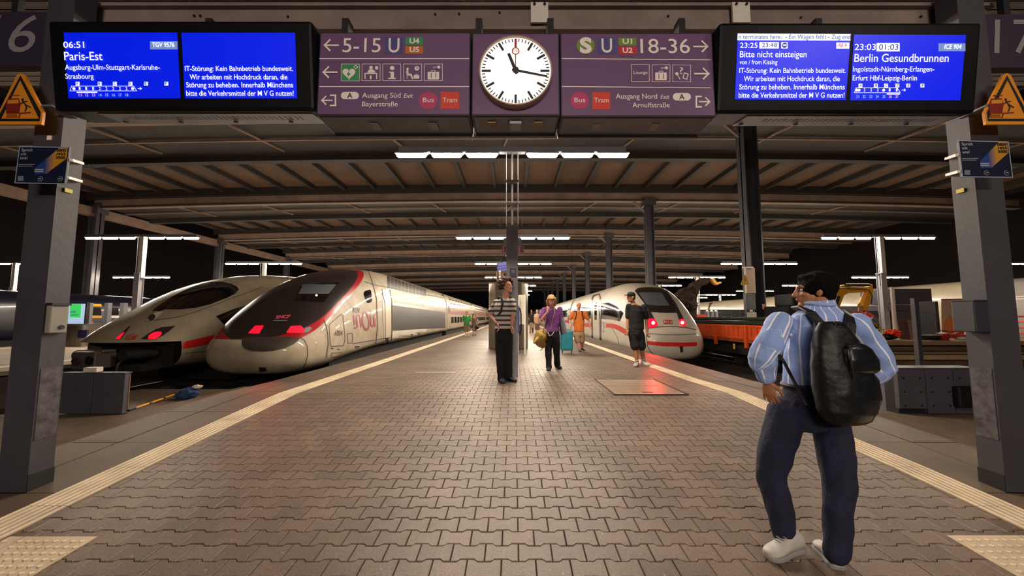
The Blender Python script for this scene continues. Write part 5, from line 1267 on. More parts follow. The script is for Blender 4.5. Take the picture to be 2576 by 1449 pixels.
q = P(2247, 838, YD); jk = lump('orange_jacket', (q.x, YD, q.z), (.17, .1, .075), M_hiv, None, 5, .8, 24); tag(jk, 'orange work jacket thrown over gear on the timbers', 'jacket')
q = P(2240, 850, YD); jk = lump('black_tool_bag', (q.x, YD+.05, ZD+.09), (.2, .12, .09), M_black, None, 6, .4, 20); tag(jk, 'black tool bag under the orange jacket', 'bag')
q = P(2338, 850, YD); tb = empty('black_tub', (q.x, YD, ZD), 'flat black tub right of the leaning boards', 'tub')
MB().cyl((q.x, YD, ZD+.005), (q.x, YD, ZD+.12), .17, .22, n=24).build('bowl', M_black, tb, smooth=True); MB().tube([(q.x+.22*math.cos(a*PI/12), YD+.22*math.sin(a*PI/12), ZD+.12) for a in range(25)], .012, 6).build('rim', M_steel, tb, smooth=True)
q = P(2372, 848, YD); bk = empty('red_bucket', (q.x, YD, ZD), 'red bucket with pale contents before the banner', 'bucket')
MB().cyl((q.x, YD, ZD+.005), (q.x, YD, ZD+.16), .1, .13, n=20).build('pail', mat('bucket_red', 'a01c1c', .4), bk, smooth=True); lump('contents', (q.x, YD, ZD+.16), (.1, .1, .03), M_paper, bk, 2)
MB().tube([(q.x-.13, YD, ZD+.16), (q.x-.08, YD, ZD+.24), (q.x+.08, YD, ZD+.24), (q.x+.13, YD, ZD+.16)], .008, 6).build('handle', M_black, bk, smooth=True)
q = P(2405, 843, YD+.1); jk = lump('orange_netting', (q.x, YD+.1, q.z-.02), (.24, .1, .07), M_br, None, 8, .7, 22); tag(jk, 'heap of red-orange netting at the foot of the banner', 'netting')
q = P(2420, 852, YD); jk = lump('white_sack', (q.x, YD, ZD+.04), (.14, .09, .045), M_paper, None, 4, .5, 18); tag(jk, 'small white sack at the end of the timbers beside the right column', 'sack')
# cabinet, signs and papers at the nearest pillar
py_ = 17.6
cb = empty('pillar_cabinet', (P(1890, 700, py_).x, py_, 0), 'pale switch cabinet with papers in front of the nearest hall pillar', 'cabinet')
boxpx('upper_door', 1877, 674, 1902, 738, py_-.2, .2, mat('pale_pink_paint', 'b8a090', .5), parent=cb); boxpx('lower_door', 1876, 740, 1902, 779, py_-.2, .2, M_steel, parent=cb); boxpx('plinth', 1878, 780, 1900, 800, py_-.15, .15, M_steel, parent=cb, z0=0)
boxpx('notice', 1879, 786, 1904, 803, py_-.26, .02, M_paper, parent=cb); boxpx('notice', 1886, 779, 1894, 785, py_-.23, .02, M_paper, parent=cb); boxpx('top_rail', 1868, 671, 1896, 675, py_-.25, .05, M_cream, parent=cb)
boxpx('sticker', 1917, 765, 1926, 778, 17.95-.3+.02, .01, mat('sticker_pink', 'a8624a', .5), 'torn reddish sticker on the nearest hall pillar', 'sticker')
boxpx('sticker', 1926, 784, 1935, 795, 17.95-.3+.02, .01, M_steel, 'grey label low on the nearest hall pillar', 'sticker')
ws = Panel('high_voltage_sign', P(1874, 717, py_-.27), 'small yellow high-voltage triangle hanging by the nearest hall pillar', 'sign')
ws.poly('plate', [(1874.5, 689), (1884, 714), (1883, 716.5), (1865, 717), (1864, 714)], mat('sign_yellow', 'd8b010', .5), 0, th=.02); ws.stroke('border', [(1874.5, 692), (1882, 713.5), (1867, 714)], 1, M_black, 1, close=True); ws.stroke('flash_pictogram', [(1875, 699), (1873, 705), (1876, 705), (1873.5, 711)], 1.3, M_black, 1)
ws.rect('hanger', 1872.5, 674, 1877, 690, M_cream, 0)
# drums, red box, scaffold and brown machine between the trains
for i, px in enumerate((1779, 1790, 1801)):
    q = P(px, 790, 26); o = MB().cyl((q.x, 26, 0), (q.x, 26, P(px, 783, 26).z), .13, n=16).build('gas_cylinder', M_steel, smooth=True); tag(o, ('left', 'middle', 'right')[i]+' one of three upright grey gas cylinders behind the wagon', 'gas cylinder', 'grey gas cylinders'); MB().cyl((q.x, 26, P(px, 783, 26).z), (q.x, 26, P(px, 780, 26).z), .11, .03, 16).build('shoulder', M_cream, o, smooth=True)
boxpx('red_toolbox', 1754, 791, 1777, 806, 24.5, .6, mat('toolbox_red', 'd8401e', .5), 'orange-red tool chest behind the wagon', 'tool chest', z0=0)
sc = empty('scaffold_tower', (P(1753, 790, 27).x, 27, 0), 'narrow pale scaffold tower between the right-hand train and the pillar', 'scaffold')
for px in (1742, 1753): 
    q = P(px, 740, 27); MB().cyl((q.x, 27, 0), (q.x, 27, q.z), .04, n=8).build('upright', M_cream, sc); MB().cyl((q.x, 27.8, 0), (q.x, 27.8, q.z), .04, n=8).build('upright', M_cream, sc)
for py2 in (743, 751, 759, 768, 777, 786): a, b = P(1740, py2, 27), P(1757, py2-2, 27); MB().cyl(a, b, .03, n=6).build('rung', M_cream, sc)
a, b = P(1742, 742, 27), P(1776, 742, 27); MB().cyl(a, b, .035, n=6).build('cross_tube', M_cream, sc)
fe2 = empty('site_fence', (17, 33, 0), 'dark mesh hoarding in front of the distant pale train', 'fence')
for k in range(12): a = 12.2+k*.8; MB().box(a, a+.77, 33, 33.05, 0, P(1800, 779, 33).z).build('hoarding_panel', M_dk2, fe2)
dg = empty('road_rail_digger', (P(1722, 790, 23).x, 23, 0), 'brown and dark digger with folded arm behind the nose of the right-hand train', 'digger')
M_brn = mat('rusty_brown_machine', '3c220f', .8, vscale=5, col2='0e0906')
MB().box(13.2, 14.6, 22.8, 25, 0.0, 1.2).build('undercarriage', M_bogie, dg, bevel=.1)
thick('machine_body', [(1700, 800), (1704, 770), (1716, 742), (1736, 722), (1754, 730), (1752, 800)], 23, 1.5, M_brn, dg)
thick('folded_arm', [(1730, 745), (1742, 712), (1772, 698), (1786, 700), (1784, 712), (1764, 720), (1752, 752)], 23.2, .5, M_brn, dg)
thick('yellow_linkage', [(1788, 700), (1797, 700), (1806, 712), (1814, 708), (1816, 712), (1804, 717), (1796, 712)], 23.1, .3, M_yel, dg)
for px, py, r_ in ((1732, 738, .33), (1720, 755, .4), (1745, 728, .28), (1738, 765, .35)): q = P(px, py, 22.9); lump('bulky_part', (q.x, 22.95, q.z), (r_, .25, r_), M_brn, dg, px, .9, 22)

# ---- left side: help kiosk with green screen, posts, local train
kx2, ky2 = P(192, 870, 15.6).x, 16.2
ks = empty('advert_kiosk', (kx2, ky2, 0), 'rounded steel kiosk with a green advertising screen on the left platform', 'kiosk')
a, b = P(162, 818, 15.7), P(222, 872, 15.7)
w = (b.x-a.x)/2; pts = [(a.x+w+w*math.cos(t_), 16.0-.5*math.sin(t_), 0) for t_ in [PI*i/14 for i in range(15)]]+[(a.x, 16.4, 0), (b.x, 16.4, 0)]
MB().prism(pts, (0, 0, a.z)).build('drum', M_inox, ks, smooth=True); MB().prism([(p[0], p[1]-.01, a.z) for p in pts], (0, 0, .06)).build('ledge', M_steel, ks)
a, b = P(174, 764, 15.8), P(209, 815, 15.8); MB().box(a.x-.06, b.x+.06, 15.82, 15.95, b.z-.03, a.z+.05).build('screen_case', M_dark, ks)
MB().box(a.x, b.x, 15.80, 15.82, b.z, a.z).build('screen', em('kiosk_screen_pale', 'b8d0f0', .75), ks)
p = Panel('screen_sheet_tmp', P(192, 815, 15.79), None, None); g_ = p.poly('green_picture', [(177, 765), (205, 765), (203, 799), (175, 799)], em('kiosk_green', '46d464', .8), 1)
tx_ = p.text('LOX', 178, 191, 787, 5, M_scrd, 2, .02); tx2 = p.text('essi??', 178, 197, 794, 4, M_scrd, 2, .02)
for o in (g_, tx_, tx2):
    wm = W(o); o.parent = ks; o.matrix_parent_inverse = W(ks).inverted(); o.matrix_basis = wm
bpy.data.objects.remove(p.o)
a, b = P(198, 830, 15.45), P(219, 850, 15.45); MB().box(a.x, b.x, 15.42, 15.5, b.z, a.z).build('blue_notice', mat('notice_violet', '2c2560', .5), ks)
for i, (px, lab) in enumerate(((215, 'pale square post right beside the green screen'), (263, 'pale square post standing before the dark local train'), (303, 'pale square post nearest the nose of the leftmost train'))):
    q = P(px, 818, 17.5); o = MB().box(q.x-.09, q.x+.09, 17.5, 17.68, 0, P(px, 762, 17.5).z).build('shelter_post', M_steel); tag(o, lab, 'post')
lt = empty('local_train', (-26.3, 30, -.7), 'dark local train with an orange destination display beyond the left platform', 'train')
o, b = car(lt, -26.3, 10, 26, .0, 2.6, 1.4, mat('dark_blue_train', '14162a', .3, coat=.4)); fn = sidehit(b, -26.3, 1, .02); F = PX
for k in range(3): car(lt, -26.3, 26.6+k*18, 44+k*18, .0, 2.6, 1.4, MC['dark_blue_train'])
def sp(name, x0, y0, x1, y1, m, off=.02):
    X = -24.9; a, b_ = PX(x0, y0, X), PX(x1, y1, X); patch(name, [(a.y, b_.z), (b_.y, b_.z), (b_.y, a.z), (a.y, a.z)], sidehit(b, -26.3, 1, off), m, lt, 1)
sp('destination_display', 231, 764, 258, 771, em('led_orange', 'ff6a08', 2.2)); sp('yellow_front', 221, 794, 255, 800, M_yel); sp('lit_window_sill', 266, 794, 299, 800, M_cream); sp('red_lamp', 226, 810, 234, 813, em('small_red_lamp', 'd02020', 1.5)); sp('window', 222, 774, 254, 793, M_win); sp('window', 268, 774, 298, 793, M_win)
# camera on the far left lamp
q = P(10, 748, 23.6); cc_ = empty('security_camera', (q.x, 23.6, q.z), 'small white camera on the far left lamp mast', 'camera'); MB().box(q.x-.15, q.x+.15, 23.5, 23.8, q.z-.12, q.z+.12).build('housing', M_white, cc_, bevel=.04); MB().cyl((q.x, 23.4, q.z), (q.x, 23.5, q.z), .08, n=14).build('lens', M_black, cc_)
# ================================================================== people
def vox(name, mb, v, m, parent, sm=3, amp=0, fs=6, seed=0, vfun=None):
    me = mb.mesh('tmp'); o = bpy.data.objects.new('tmp', me); COL.objects.link(o)
    r = o.modifiers.new('r', 'REMESH'); r.mode = 'VOXEL'; r.voxel_size = v; r.adaptivity = 0
    s_ = o.modifiers.new('s', 'SMOOTH'); s_.iterations = sm; s_.factor = .5
    dg = bpy.context.evaluated_depsgraph_get(); me2 = bpy.data.meshes.new_from_object(o.evaluated_get(dg)); bpy.data.objects.remove(o)
    if amp:
        nn = [x.normal.copy() for x in me2.vertices]
        for x, n in zip(me2.vertices, nn):
            c = x.co; f = noise.noise(Vector((c.x*fs+seed, c.y*fs, c.z*fs*.55)))+.5*noise.noise(Vector((c.x*fs*2.2, c.y*fs*2.2+seed, c.z*fs*1.4)))
            x.co = c+n*(amp*f)
    if vfun:
        at = me2.color_attributes.new('strip', 'FLOAT_COLOR', 'POINT'); buf = []
        for x in me2.vertices: buf += list(vfun(x.co))
        at.data.foreach_set('color', buf)
    me2.name = name
    return link(name, me2, m, parent, smooth=True)
def chain(mb, pts, rs, n=14, sub=4):
    """round tapered limb through the joints, smoothly interpolated, rounded ends"""
    P_ = [Vector(p) for p in pts]; out = []; rr = []
    for i in range(len(P_)-1):
        p0 = P_[max(i-1, 0)]; p1 = P_[i]; p2 = P_[i+1]; p3 = P_[min(i+2, len(P_)-1)]
        for k in range(sub):
            t = k/sub
            # mild catmull-rom
            q = .5*((2*p1)+(p2-p0)*t+(2*p0-5*p1+4*p2-p3)*t*t+(3*p1-p0-3*p2+p3)*t**3)
            out.append(q.lerp(p1.lerp(p2, t), .55)); rr.append(rs[i]+(rs[i+1]-rs[i])*(t*t*(3-2*t)))
    out.append(P_[-1]); rr.append(rs[-1])
    d0 = (out[0]-out[1]).normalized(); d1 = (out[-1]-out[-2]).normalized()
    out = [out[0]+d0*rr[0]*.85, out[0]+d0*rr[0]*.5]+out+[out[-1]+d1*rr[-1]*.5, out[-1]+d1*rr[-1]*.85]; rr = [rr[0]*.45, rr[0]*.85]+rr+[rr[-1]*.85, rr[-1]*.45]
    return mb.tube(out, rr, n)
def ell_loft(mb, secs, n=24):
    """secs: (centre, side vector*halfwidth, front vector*halfdepth)"""
    rings = [[Vector(c)+Vector(a)*math.cos(2*PI*k/n)+Vector(b)*math.sin(2*PI*k/n) for k in range(n)] for c, a, b in secs]
    return mb.loft(rings)
def ball(mb, c, r, n=14, M=None):
    c = Vector(c); r = Vector((r, r, r)) if not isinstance(r, (tuple, Vector)) else Vector(r); rings = []
    for i in range(1, n):
        th = PI*i/n; rings.append([c+((M or Matrix.Identity(3)) @ Vector((math.sin(th)*math.cos(2*PI*k/n)*r[0], math.sin(th)*math.sin(2*PI*k/n)*r[1], math.cos(th)*r[2]))) for k in range(n)])
    return mb.loft(rings)
def frame(f, tilt=0, roll=0):
    """columns: right side x, forward y, up z for a facing direction f (flat), nodded by tilt"""
    f = Vector((f[0], f[1], 0)).normalized(); x = f.cross(Vector((0, 0, 1))).normalized()
    M = Matrix((x, f, Vector((0, 0, 1)))).transposed()
    return M @ Matrix.Rotation(math.radians(tilt), 3, 'X') @ Matrix.Rotation(math.radians(roll), 3, 'Y')
def head(mb, c, h, F):
    """skull, jaw, nose, ears, brow added to mb; c = centre of the head, h = chin-to-crown height"""
    k = h/.235
    def L(x, y, z): return Vector(c)+F @ Vector((x*k, y*k, z*k))
    ball(mb, L(0, -.012, .035), (.076*k, .094*k, .083*k), 16, F)      # cranium
    ball(mb, L(0, .022, -.03), (.062*k, .066*k, .082*k), 16, F)       # face
    ball(mb, L(0, .055, -.085), (.034*k, .030*k, .028*k), 12, F)      # chin
    chain(mb, [L(-.052, -.0, -.045), L(-.035, .045, -.082), L(.035, .045, -.082), L(.052, 0, -.045)], [.018*k]*4, 8)
    chain(mb, [L(0, .086, .018), L(0, .098, -.008), L(0, .104, -.024)], [.009*k, .011*k, .0145*k], 10, 3)   # nose
    ball(mb, L(-.012, .094, -.028), .0085*k, 8); ball(mb, L(.012, .094, -.028), .0085*k, 8)
    chain(mb, [L(-.045, .066, .03), L(-.02, .083, .034), L(.02, .083, .034), L(.045, .066, .03)], [.010*k]*4, 8)   # brow
    chain(mb, [L(-.022, .078, -.052), L(0, .088, -.051), L(.022, .078, -.052)], [.0065*k, .009*k, .0065*k], 8, 3)  # lips
    for s in (-1, 1):
        ball(mb, L(s*.042, .064, -.018), (.02*k, .018*k, .016*k), 10, F)     # cheeks
        ball(mb, L(s*.078, -.005, -.002), (.010*k, .020*k, .032*k), 10, F @ Matrix.Rotation(s*.3, 3, 'Z'))  # ears
    return L
def face_parts(c, h, F, parent, brow='2a1c16', beard=None):
    k = h/.235
    def L(x, y, z): return Vector(c)+F @ Vector((x*k, y*k, z*k))
    for s in (-1, 1):
        mb = MB(); ball(mb, L(s*.031, .074, .012), (.0125*k, .009*k, .0085*k), 10, F); mb.build('eye', mat('eye_white', 'd8d0c8', .2), parent, smooth=True)
        mb = MB(); ball(mb, L(s*.031, .0815, .012), (.0058*k, .004*k, .006*k), 8, F); mb.build('pupil', mat('eye_dark', '1a120e', .2), parent, smooth=True)
        mb = MB(); chain(mb, [L(s*.014, .087, .029), L(s*.032, .084, .035), L(s*.047, .069, .031)], [.0035*k]*3, 6, 2); mb.build('eyebrow', mat('brow_'+brow, brow, .8), parent, smooth=True)
    mb = MB(); chain(mb, [L(-.02, .085, -.0505), L(0, .0935, -.0495), L(.02, .085, -.0505)], [.003*k, .0045*k, .003*k], 6, 2); mb.build('mouth', mat('lip_colour', '9a5148', .5), parent, smooth=True)
def hand(mb, w, d, n, size=.185, curl=.6, spread=.12, thumb=1):
    """palm and five separate bent fingers; w wrist, d pointing direction, n = normal out of the back of the hand, thumb side = +-1"""
    w = Vector(w); d = Vector(d).normalized(); n = (Vector(n)-d*Vector(n).dot(d)).normalized(); s = d.cross(n)*thumb; k = size/.185
    pw = .042*k
    ell_loft(mb, [(w-d*.02*k, s*.027*k, n*.020*k), (w+d*.012*k, s*.029*k, n*.018*k), (w+d*.045*k, s*pw*.93, n*.0155*k), (w+d*.085*k, s*pw, n*.0135*k), (w+d*.097*k, s*pw*.9, n*.010*k)], 16)
    Ls = (.070, .080, .075, .058); rad = (.0095, .0098, .0092, .0080)
    for i in range(4):
        off = (1.5-i)*.0205*k; base = w+d*(.088-.004*abs(1.2-i))*k+s*off
        fd = (d+s*(1.5-i)*spread).normalized(); p = [base-d*.02*k, base]; a = 0
        for j, fr in enumerate((.42, .32, .26)):
            a += curl*(.75 if j == 0 else 1.0); dd = (fd*math.cos(a)-n*math.sin(a)).normalized(); p.append(p[-1]+dd*Ls[i]*fr*k)
        r = rad[i]*k; chain(mb, p, [r*1.05, r*1.05, r, r*.93, r*.82], 10, 3)
    b = w+d*.022*k+s*.024*k; td = (d*.62+s*.72-n*.22).normalized()
    p1 = b+td*.040*k; p2 = p1+(td*.6+d*.6-n*.15).normalized()*.030*k; p3 = p2+(d*.85+td*.2-n*.35).normalized()*.024*k
    chain(mb, [b-td*.02*k, b, p1, p2, p3], [.014*k, .0155*k, .0125*k, .0108*k, .0095*k], 10, 3)
def shoe(name, heel, toe, z0, w, h, m, msole, parent, pitch=0, v=.006):
    """shoe from the heel point to the toe point (flat positions), sole resting at z0"""
    heel = Vector(heel); toe = Vector(toe); d = (toe-heel); L_ = d.length; d.normalize(); s = Vector((-d.y, d.x, 0)).normalized(); up = s.cross(d)*-1
    up = d.cross(s); up = up if up.z > 0 else -up
    def C(t, z): return heel+d*L_*t+up*z
    mb = MB()
    for t0, ww, hh in ((0, .72, .62),):
        pass
    secs = []
    for t, ww, hh in ((.0, .50, .55), (.04, .70, .85), (.15, .80, 1.0), (.3, .78, .98), (.45, .80, .80), (.6, .92, .62), (.75, 1.0, .50), (.88, .92, .44), (.97, .66, .36), (1.0, .42, .28)):
        secs.append((C(t, h*hh/2+.012), s*w*ww/2, up*h*hh/2))
    ell_loft(mb, secs, 18)
    o = vox(name, mb, v, m, parent, 2)
    ms = MB(); rings = []
    outl = [(t, ww) for t, ww in ((0, .45), (.03, .68), (.12, .8), (.3, .78), (.45, .8), (.62, .95), (.78, 1.02), (.9, .92), (.98, .62), (1.01, .3))]
    poly = [C(t, 0)+s*w*ww*.52 for t, ww in outl]+[C(t, 0)-s*w*ww*.52 for t, ww in reversed(outl)]
    ms.prism(poly, up*.028); ms.build('sole', msole, o, bevel=.006)
    ml = MB()
    for t in (.42, .5, .58, .66): ml.bar(C(t, h*(.86-(t-.42)*.9)+.016)-s*w*.22, C(t, h*(.86-(t-.42)*.9)+.016)+s*w*.22, .006, .006)
    tag(ml.build('laces', msole, o), kind='stuff')
    return o
def skinm(name, c): 
    m = mat(name, c, .5, var=.1, vscale=8); m.node_tree.nodes['Principled BSDF'].inputs['Subsurface Weight'].default_value = .08; m.node_tree.nodes['Principled BSDF'].inputs['Subsurface Radius'].default_value = (.02, .008, .004); return m
def stripe_mat(name, base, line_, period, width, uv=True, bands=False):
    """uv: stripes along the cloth from the 'strip' attribute; bands: level bands by height"""
    m = bpy.data.materials.new(name); m.use_nodes = True; N = m.node_tree.nodes; L = m.node_tree.links; b = N['Principled BSDF']; b.inputs['Roughness'].default_value = .8
    if bands: g = N.new('ShaderNodeTexCoord'); sx = N.new('ShaderNodeSeparateXYZ'); L.new(g.outputs['Object'], sx.inputs[0]); src = sx.outputs[2]
    else: at = N.new('ShaderNodeAttribute'); at.attribute_name = 'strip'; sx = N.new('ShaderNodeSeparateXYZ'); L.new(at.outputs['Vector'], sx.inputs[0]); src = sx.outputs[0]
    dv = N.new('ShaderNodeMath'); dv.operation = 'DIVIDE'; dv.inputs[1].default_value = period; L.new(src, dv.inputs[0])
    fr = N.new('ShaderNodeMath'); fr.operation = 'FRACT'; L.new(dv.outputs[0], fr.inputs[0])
    lt = N.new('ShaderNodeMath'); lt.operation = 'LESS_THAN'; lt.inputs[1].default_value = width; L.new(fr.outputs[0], lt.inputs[0])
    mx = N.new('ShaderNodeMixRGB'); mx.inputs[1].default_value = (*hx(base), 1); mx.inputs[2].default_value = (*hx(line_), 1); L.new(lt.outputs[0], mx.inputs[0]); L.new(mx.outputs[0], b.inputs[0])
    nz = N.new('ShaderNodeTexNoise'); nz.inputs['Scale'].default_value = 9; g2 = N.new('ShaderNodeNewGeometry'); L.new(g2.outputs['Position'], nz.inputs[0])
    bp = N.new('ShaderNodeBump'); bp.inputs['Strength'].default_value = .5; bp.inputs['Distance'].default_value = .03; L.new(nz.outputs[0], bp.inputs['Height']); L.new(bp.outputs[0], b.inputs['Normal'])
    return m
M_cloth_bk = mat('black_cloth', '0e0e12', .85, bump=.3, bscale=18); M_denim = mat('dark_navy_denim', '141834', .85, var=.3, vscale=5, bump=.3, bscale=60)
M_skA = skinm('skin_tan', 'c08a68'); M_skB = skinm('skin_light', 'd69a82'); M_skC = skinm('skin_brown', 'a8704e')
M_shoew = mat('white_trainer', 'b8b4ae', .6, var=.15, vscale=12); M_solew = mat('grey_sole', '8f8c8c', .6); M_shoek = mat('black_shoe', '141318', .6)
def torso(mb, neck, chest, waist, hip, F, cw, cd, ww, wd, hw, hd, n=24, add=0):
    sx = F.col[0]; fy = F.col[1]
    neck, chest, waist, hip = map(Vector, (neck, chest, waist, hip))
    sh = neck.lerp(chest, .32)
    secs = [(neck, sx*(.055+add), fy*(.055+add)), (neck.lerp(chest, .14), sx*(cw*.50+add), fy*(cd*.62+add)), (sh, sx*(cw*.86+add), fy*(cd*.82+add)), (chest, sx*(cw+add), fy*(cd+add)),
            (chest.lerp(waist, .5), sx*((cw+ww)/2+add), fy*((cd+wd)/2+add)), (waist, sx*(ww+add), fy*(wd+add)), (waist.lerp(hip, .6), sx*((ww+hw)/2+add), fy*(hd+add)), (hip, sx*(hw+add), fy*(hd+add))]
    return ell_loft(mb, secs, n)

# ------------------------------------------------ the man with the backpack, seen from behind
def backpack_man():
    Y = 2.62
    q = lambda x, y, dy=0: P(x, y, Y+dy)
    t = empty('person', (q(2040, 1200).x, 2.6, gz(2.6)), 'man seen from behind in blue shirt with white stripes, hand on hip, black backpack', 'person')
    F = frame((-.30, .95)); FH = frame((-.92, .38), 2)
    neck = q(2062, 768, -.02); chest = q(2058, 850, -.02); waist = q(2040, 950, .0); hip = q(2030, 1020, .0)
    shL, shR = q(1962, 812, -.02), q(2150, 815, .05)
    elL, elR = q(1915, 903, -.06), q(2224, 925, .08); wrL, wrR = q(1930, 958, -.03), q(2150, 985, .16)
    hcen = q(2047, 735, .02)
    # legs (ground contact from the picture)
    fL = G(1952, 1398); fR = G(2082, 1425); fL.z = gz(fL.y); fR.z = gz(fR.y)
    hpL, hpR = q(1975, 1040, .02), q(2085, 1042, 0)
    knL = P(1940, 1190, 2.60); knR = P(2112, 1215, 2.48); anL = P(1975, 1345, 2.50); anR = P(2103, 1372, 2.38)
    mb = MB()
    L = head(mb, hcen, .262, FH)
    chain(mb, [q(2050, 752, .02), neck, neck.lerp(chest, .3)], [.062, .064, .08], 16)
    torso(mb, neck, chest, waist, hip, F, .19, .115, .14, .105, .14, .105)
    chain(mb, [shL, elL, wrL], [.058, .045, .028]); chain(mb, [shR, elR, wrR], [.058, .045, .028])
    chain(mb, [elL.lerp(wrL, .3), wrL], [.043, .031])
    hand(mb, wrL, Vector((.10, .0, -1)), Vector((-.75, -.55, 0)), .19, .30, .13, -1)
    hand(mb, wrR, Vector((-.5, .1, -.3)), Vector((.2, .9, .1)), .19, .35, .1, 1)
    chain(mb, [hpL, knL, anL, anL+Vector((0, 0, -.05))], [.10, .058, .04, .04]); chain(mb, [hpR, knR, anR, anR+Vector((0, 0, -.05))], [.10, .058, .04, .04])
    vox('body', mb, .0055, M_skC, t, 4)
    # hair: short black cap
    hb = MB(); ball(hb, L(0, -.022, .040), (.094*1.14, .104*1.14, .094*1.14), 18, FH); ball(hb, L(0, -.062, -.005), (.070*1.1, .052*1.1, .07*1.1), 14, FH); ball(hb, L(0, .02, .088), (.07, .075, .035), 14, FH)
    for s in (-1, 1): ball(hb, L(s*.07, .018, .025), (.018, .03, .04), 10, FH)
    vox('hair', hb, .007, mat('black_hair', '060506', .85, bump=.6, bscale=120, spec=.15), t, 1, .006, 40)
    face_parts(hcen, .262, FH, t, '0f0b0a')
    # shirt with sleeves rolled below the elbow
    sb = MB()
    torso(sb, neck+Vector((0, 0, .0)), chest, waist, waist.lerp(hip, .35), F, .218, .148, .188, .150, .175, .140, add=.004)
    cutL = elL.lerp(wrL, .72); cutR = elR.lerp(wrR, .6)
    chain(sb, [shL, shL.lerp(elL, .5)+Vector((-.015, -.02, 0)), elL, cutL], [.088, .085, .084, .058], 18); chain(sb, [shR, shR.lerp(elR, .5)+Vector((.015, 0, 0)), elR, cutR], [.088, .082, .078, .058], 18)
    chain(sb, [elL+Vector((.02, .0, -.02)), cutL+Vector((0, -.005, -.005))], [.078, .062], 16)
    ell_loft(sb, [(neck+Vector((0, 0, .035)), F.col[0]*.078, F.col[1]*.078), (neck, F.col[0]*.086, F.col[1]*.082), (neck+Vector((0, 0, -.05)), F.col[0]*.12, F.col[1]*.09)], 20)
    segs = [(shL, elL, .08), (elL, cutL, .07), (shR, elR, .08), (elR, cutR, .07)]
    def sv(c):
        best = None; dt = 1e9
        for a, b, r in segs:
            ab = b-a; tt = max(0, min(1, (c-a).dot(ab)/ab.length_squared)); p = a+ab*tt; dd = (c-p).length/r
            if dd < dt: dt = dd; best = (a, b, p, r)
        ax = neck.lerp(hip, 0); tr = (c-chest).dot(F.col[0]); inside = abs(tr)/.215
        if dt < 1.25 and (inside > .82 or c.z < elL.z+.02 and inside > .95):
            a, b, p, r = best; d = (b-a).normalized(); u = d.cross(Vector((0, 0, 1))).normalized(); w = d.cross(u); v = c-p
            return (math.atan2(v.dot(w), v.dot(u))*r*1.1+10.03, 0, 0, 1)
        fr = (c-chest).dot(F.col[1])
        return (10+math.atan2(tr, -fr*1.35)*.19+.045, 0, 0, 1)
    vox('shirt', sb, .0075, stripe_mat('blue_striped_shirt', '8fa9e2', 'f0f2fa', .088, .135), t, 5, .016, 8, 3, sv)
    # turned-back cuff and collar fold
    for a, b, nm in ((cutL, wrL, 'cuff'), (cutR, wrR, 'cuff')):
        d = (b-a).normalized(); cb = MB(); chain(cb, [a-d*.025, a+d*.012], [.062, .060], 18); vox(nm, cb, .006, MC.get('cuff_blue') or mat('cuff_blue', '9db4e4', .8, bump=.3), t, 2, .005, 18)
    cb = MB(); ring_ = [neck+Vector((0, 0, .012))+F.col[0]*.083*math.cos(2*PI*k/24)+F.col[1]*.080*math.sin(2*PI*k/24)+Vector((0, 0, .012*math.sin(2*PI*k/24))) for k in range(25)]
    cb.tube(ring_, .013, 8); vox('collar', cb, .005, MC['cuff_blue'], t, 2)
    # jeans
    jb = MB(); sx = F.col[0]; fy = F.col[1]
    ell_loft(jb, [(waist.lerp(hip, .22), sx*.168, fy*.135), (hip, sx*.188, fy*.150), (hip+Vector((0, 0, -.08)), sx*.192, fy*.150), (hip+Vector((0, 0, -.15)), sx*.17, fy*.13)], 24)
    chain(jb, [hpL+Vector((.01, 0, .02)), hpL.lerp(knL, .5), knL, knL.lerp(anL, .5), anL+Vector((.01, .02, -.03))], [.112, .108, .088, .078, .062], 18)
    chain(jb, [hpR+Vector((-.01, 0, .02)), hpR.lerp(knR, .5), knR, knR.lerp(anR, .5), anR+Vector((0, 0, -.05))], [.112, .108, .088, .080, .068], 18)
    jo = vox('jeans', jb, .0075, M_denim, t, 4, .012, 9, 5)
    bb = MB(); wc = waist.lerp(hip, .26); ring_ = [wc+sx*.176*math.cos(2*PI*k/32)+fy*.142*math.sin(2*PI*k/32) for k in range(33)]
    bb.tube(ring_, .016, 8); bb.build('belt', M_shoek, t, smooth=True)
    # watch strap
    d = (wrL-elL).normalized(); wb = MB(); wb.cyl(wrL-d*.035, wrL-d*.012, .036, n=24); wb.build('watch_strap', mat('brown_strap', '2a1410', .5), t, smooth=True)
    hl = fL+Vector((-.055, .10, 0)); tl = fL+Vector((.03, -.02, 0))
    hb_ = G(1938, 1404); tb_ = G(2012, 1392)
    h1, t1_, h2, t2_ = G(2018, 1388), G(1930, 1408), G(2110, 1436), G(2062, 1376)
    shoe('shoe', h1+Vector((0, 0, .02)), t1_, 0, .115, .12, M_shoew, M_solew, t, v=.005)
    shoe('shoe', h2, t2_, 0, .115, .12, M_shoew, M_solew, t, v=.005)
    # ---- backpack (its own thing, worn on the back)
    bp = empty('backpack', (q(2120, 1000).x, 2.4, q(1, 1070).z), 'large black backpack hanging low on the back of the striped-shirt man at right', 'backpack')
    M_bag = mat('black_bag_fabric', '0c0d10', .5, bump=.5, bscale=12, spec=.4); M_bagg = mat('bag_glossy_panel', '12171b', .3, bump=.2, bscale=9, spec=.6)
    Yb = 2.34
    c0, c1 = P(2085, 815, Yb+.02), P(2135, 1062, Yb)
    ax = (c1-c0); ux = Vector((.985, .17, .0)).normalized(); fr = Vector((.17, -.985, 0))
    def C(tt, s=0, f=0): return c0+ax*tt+ux*s+fr*f
    k1 = MB()
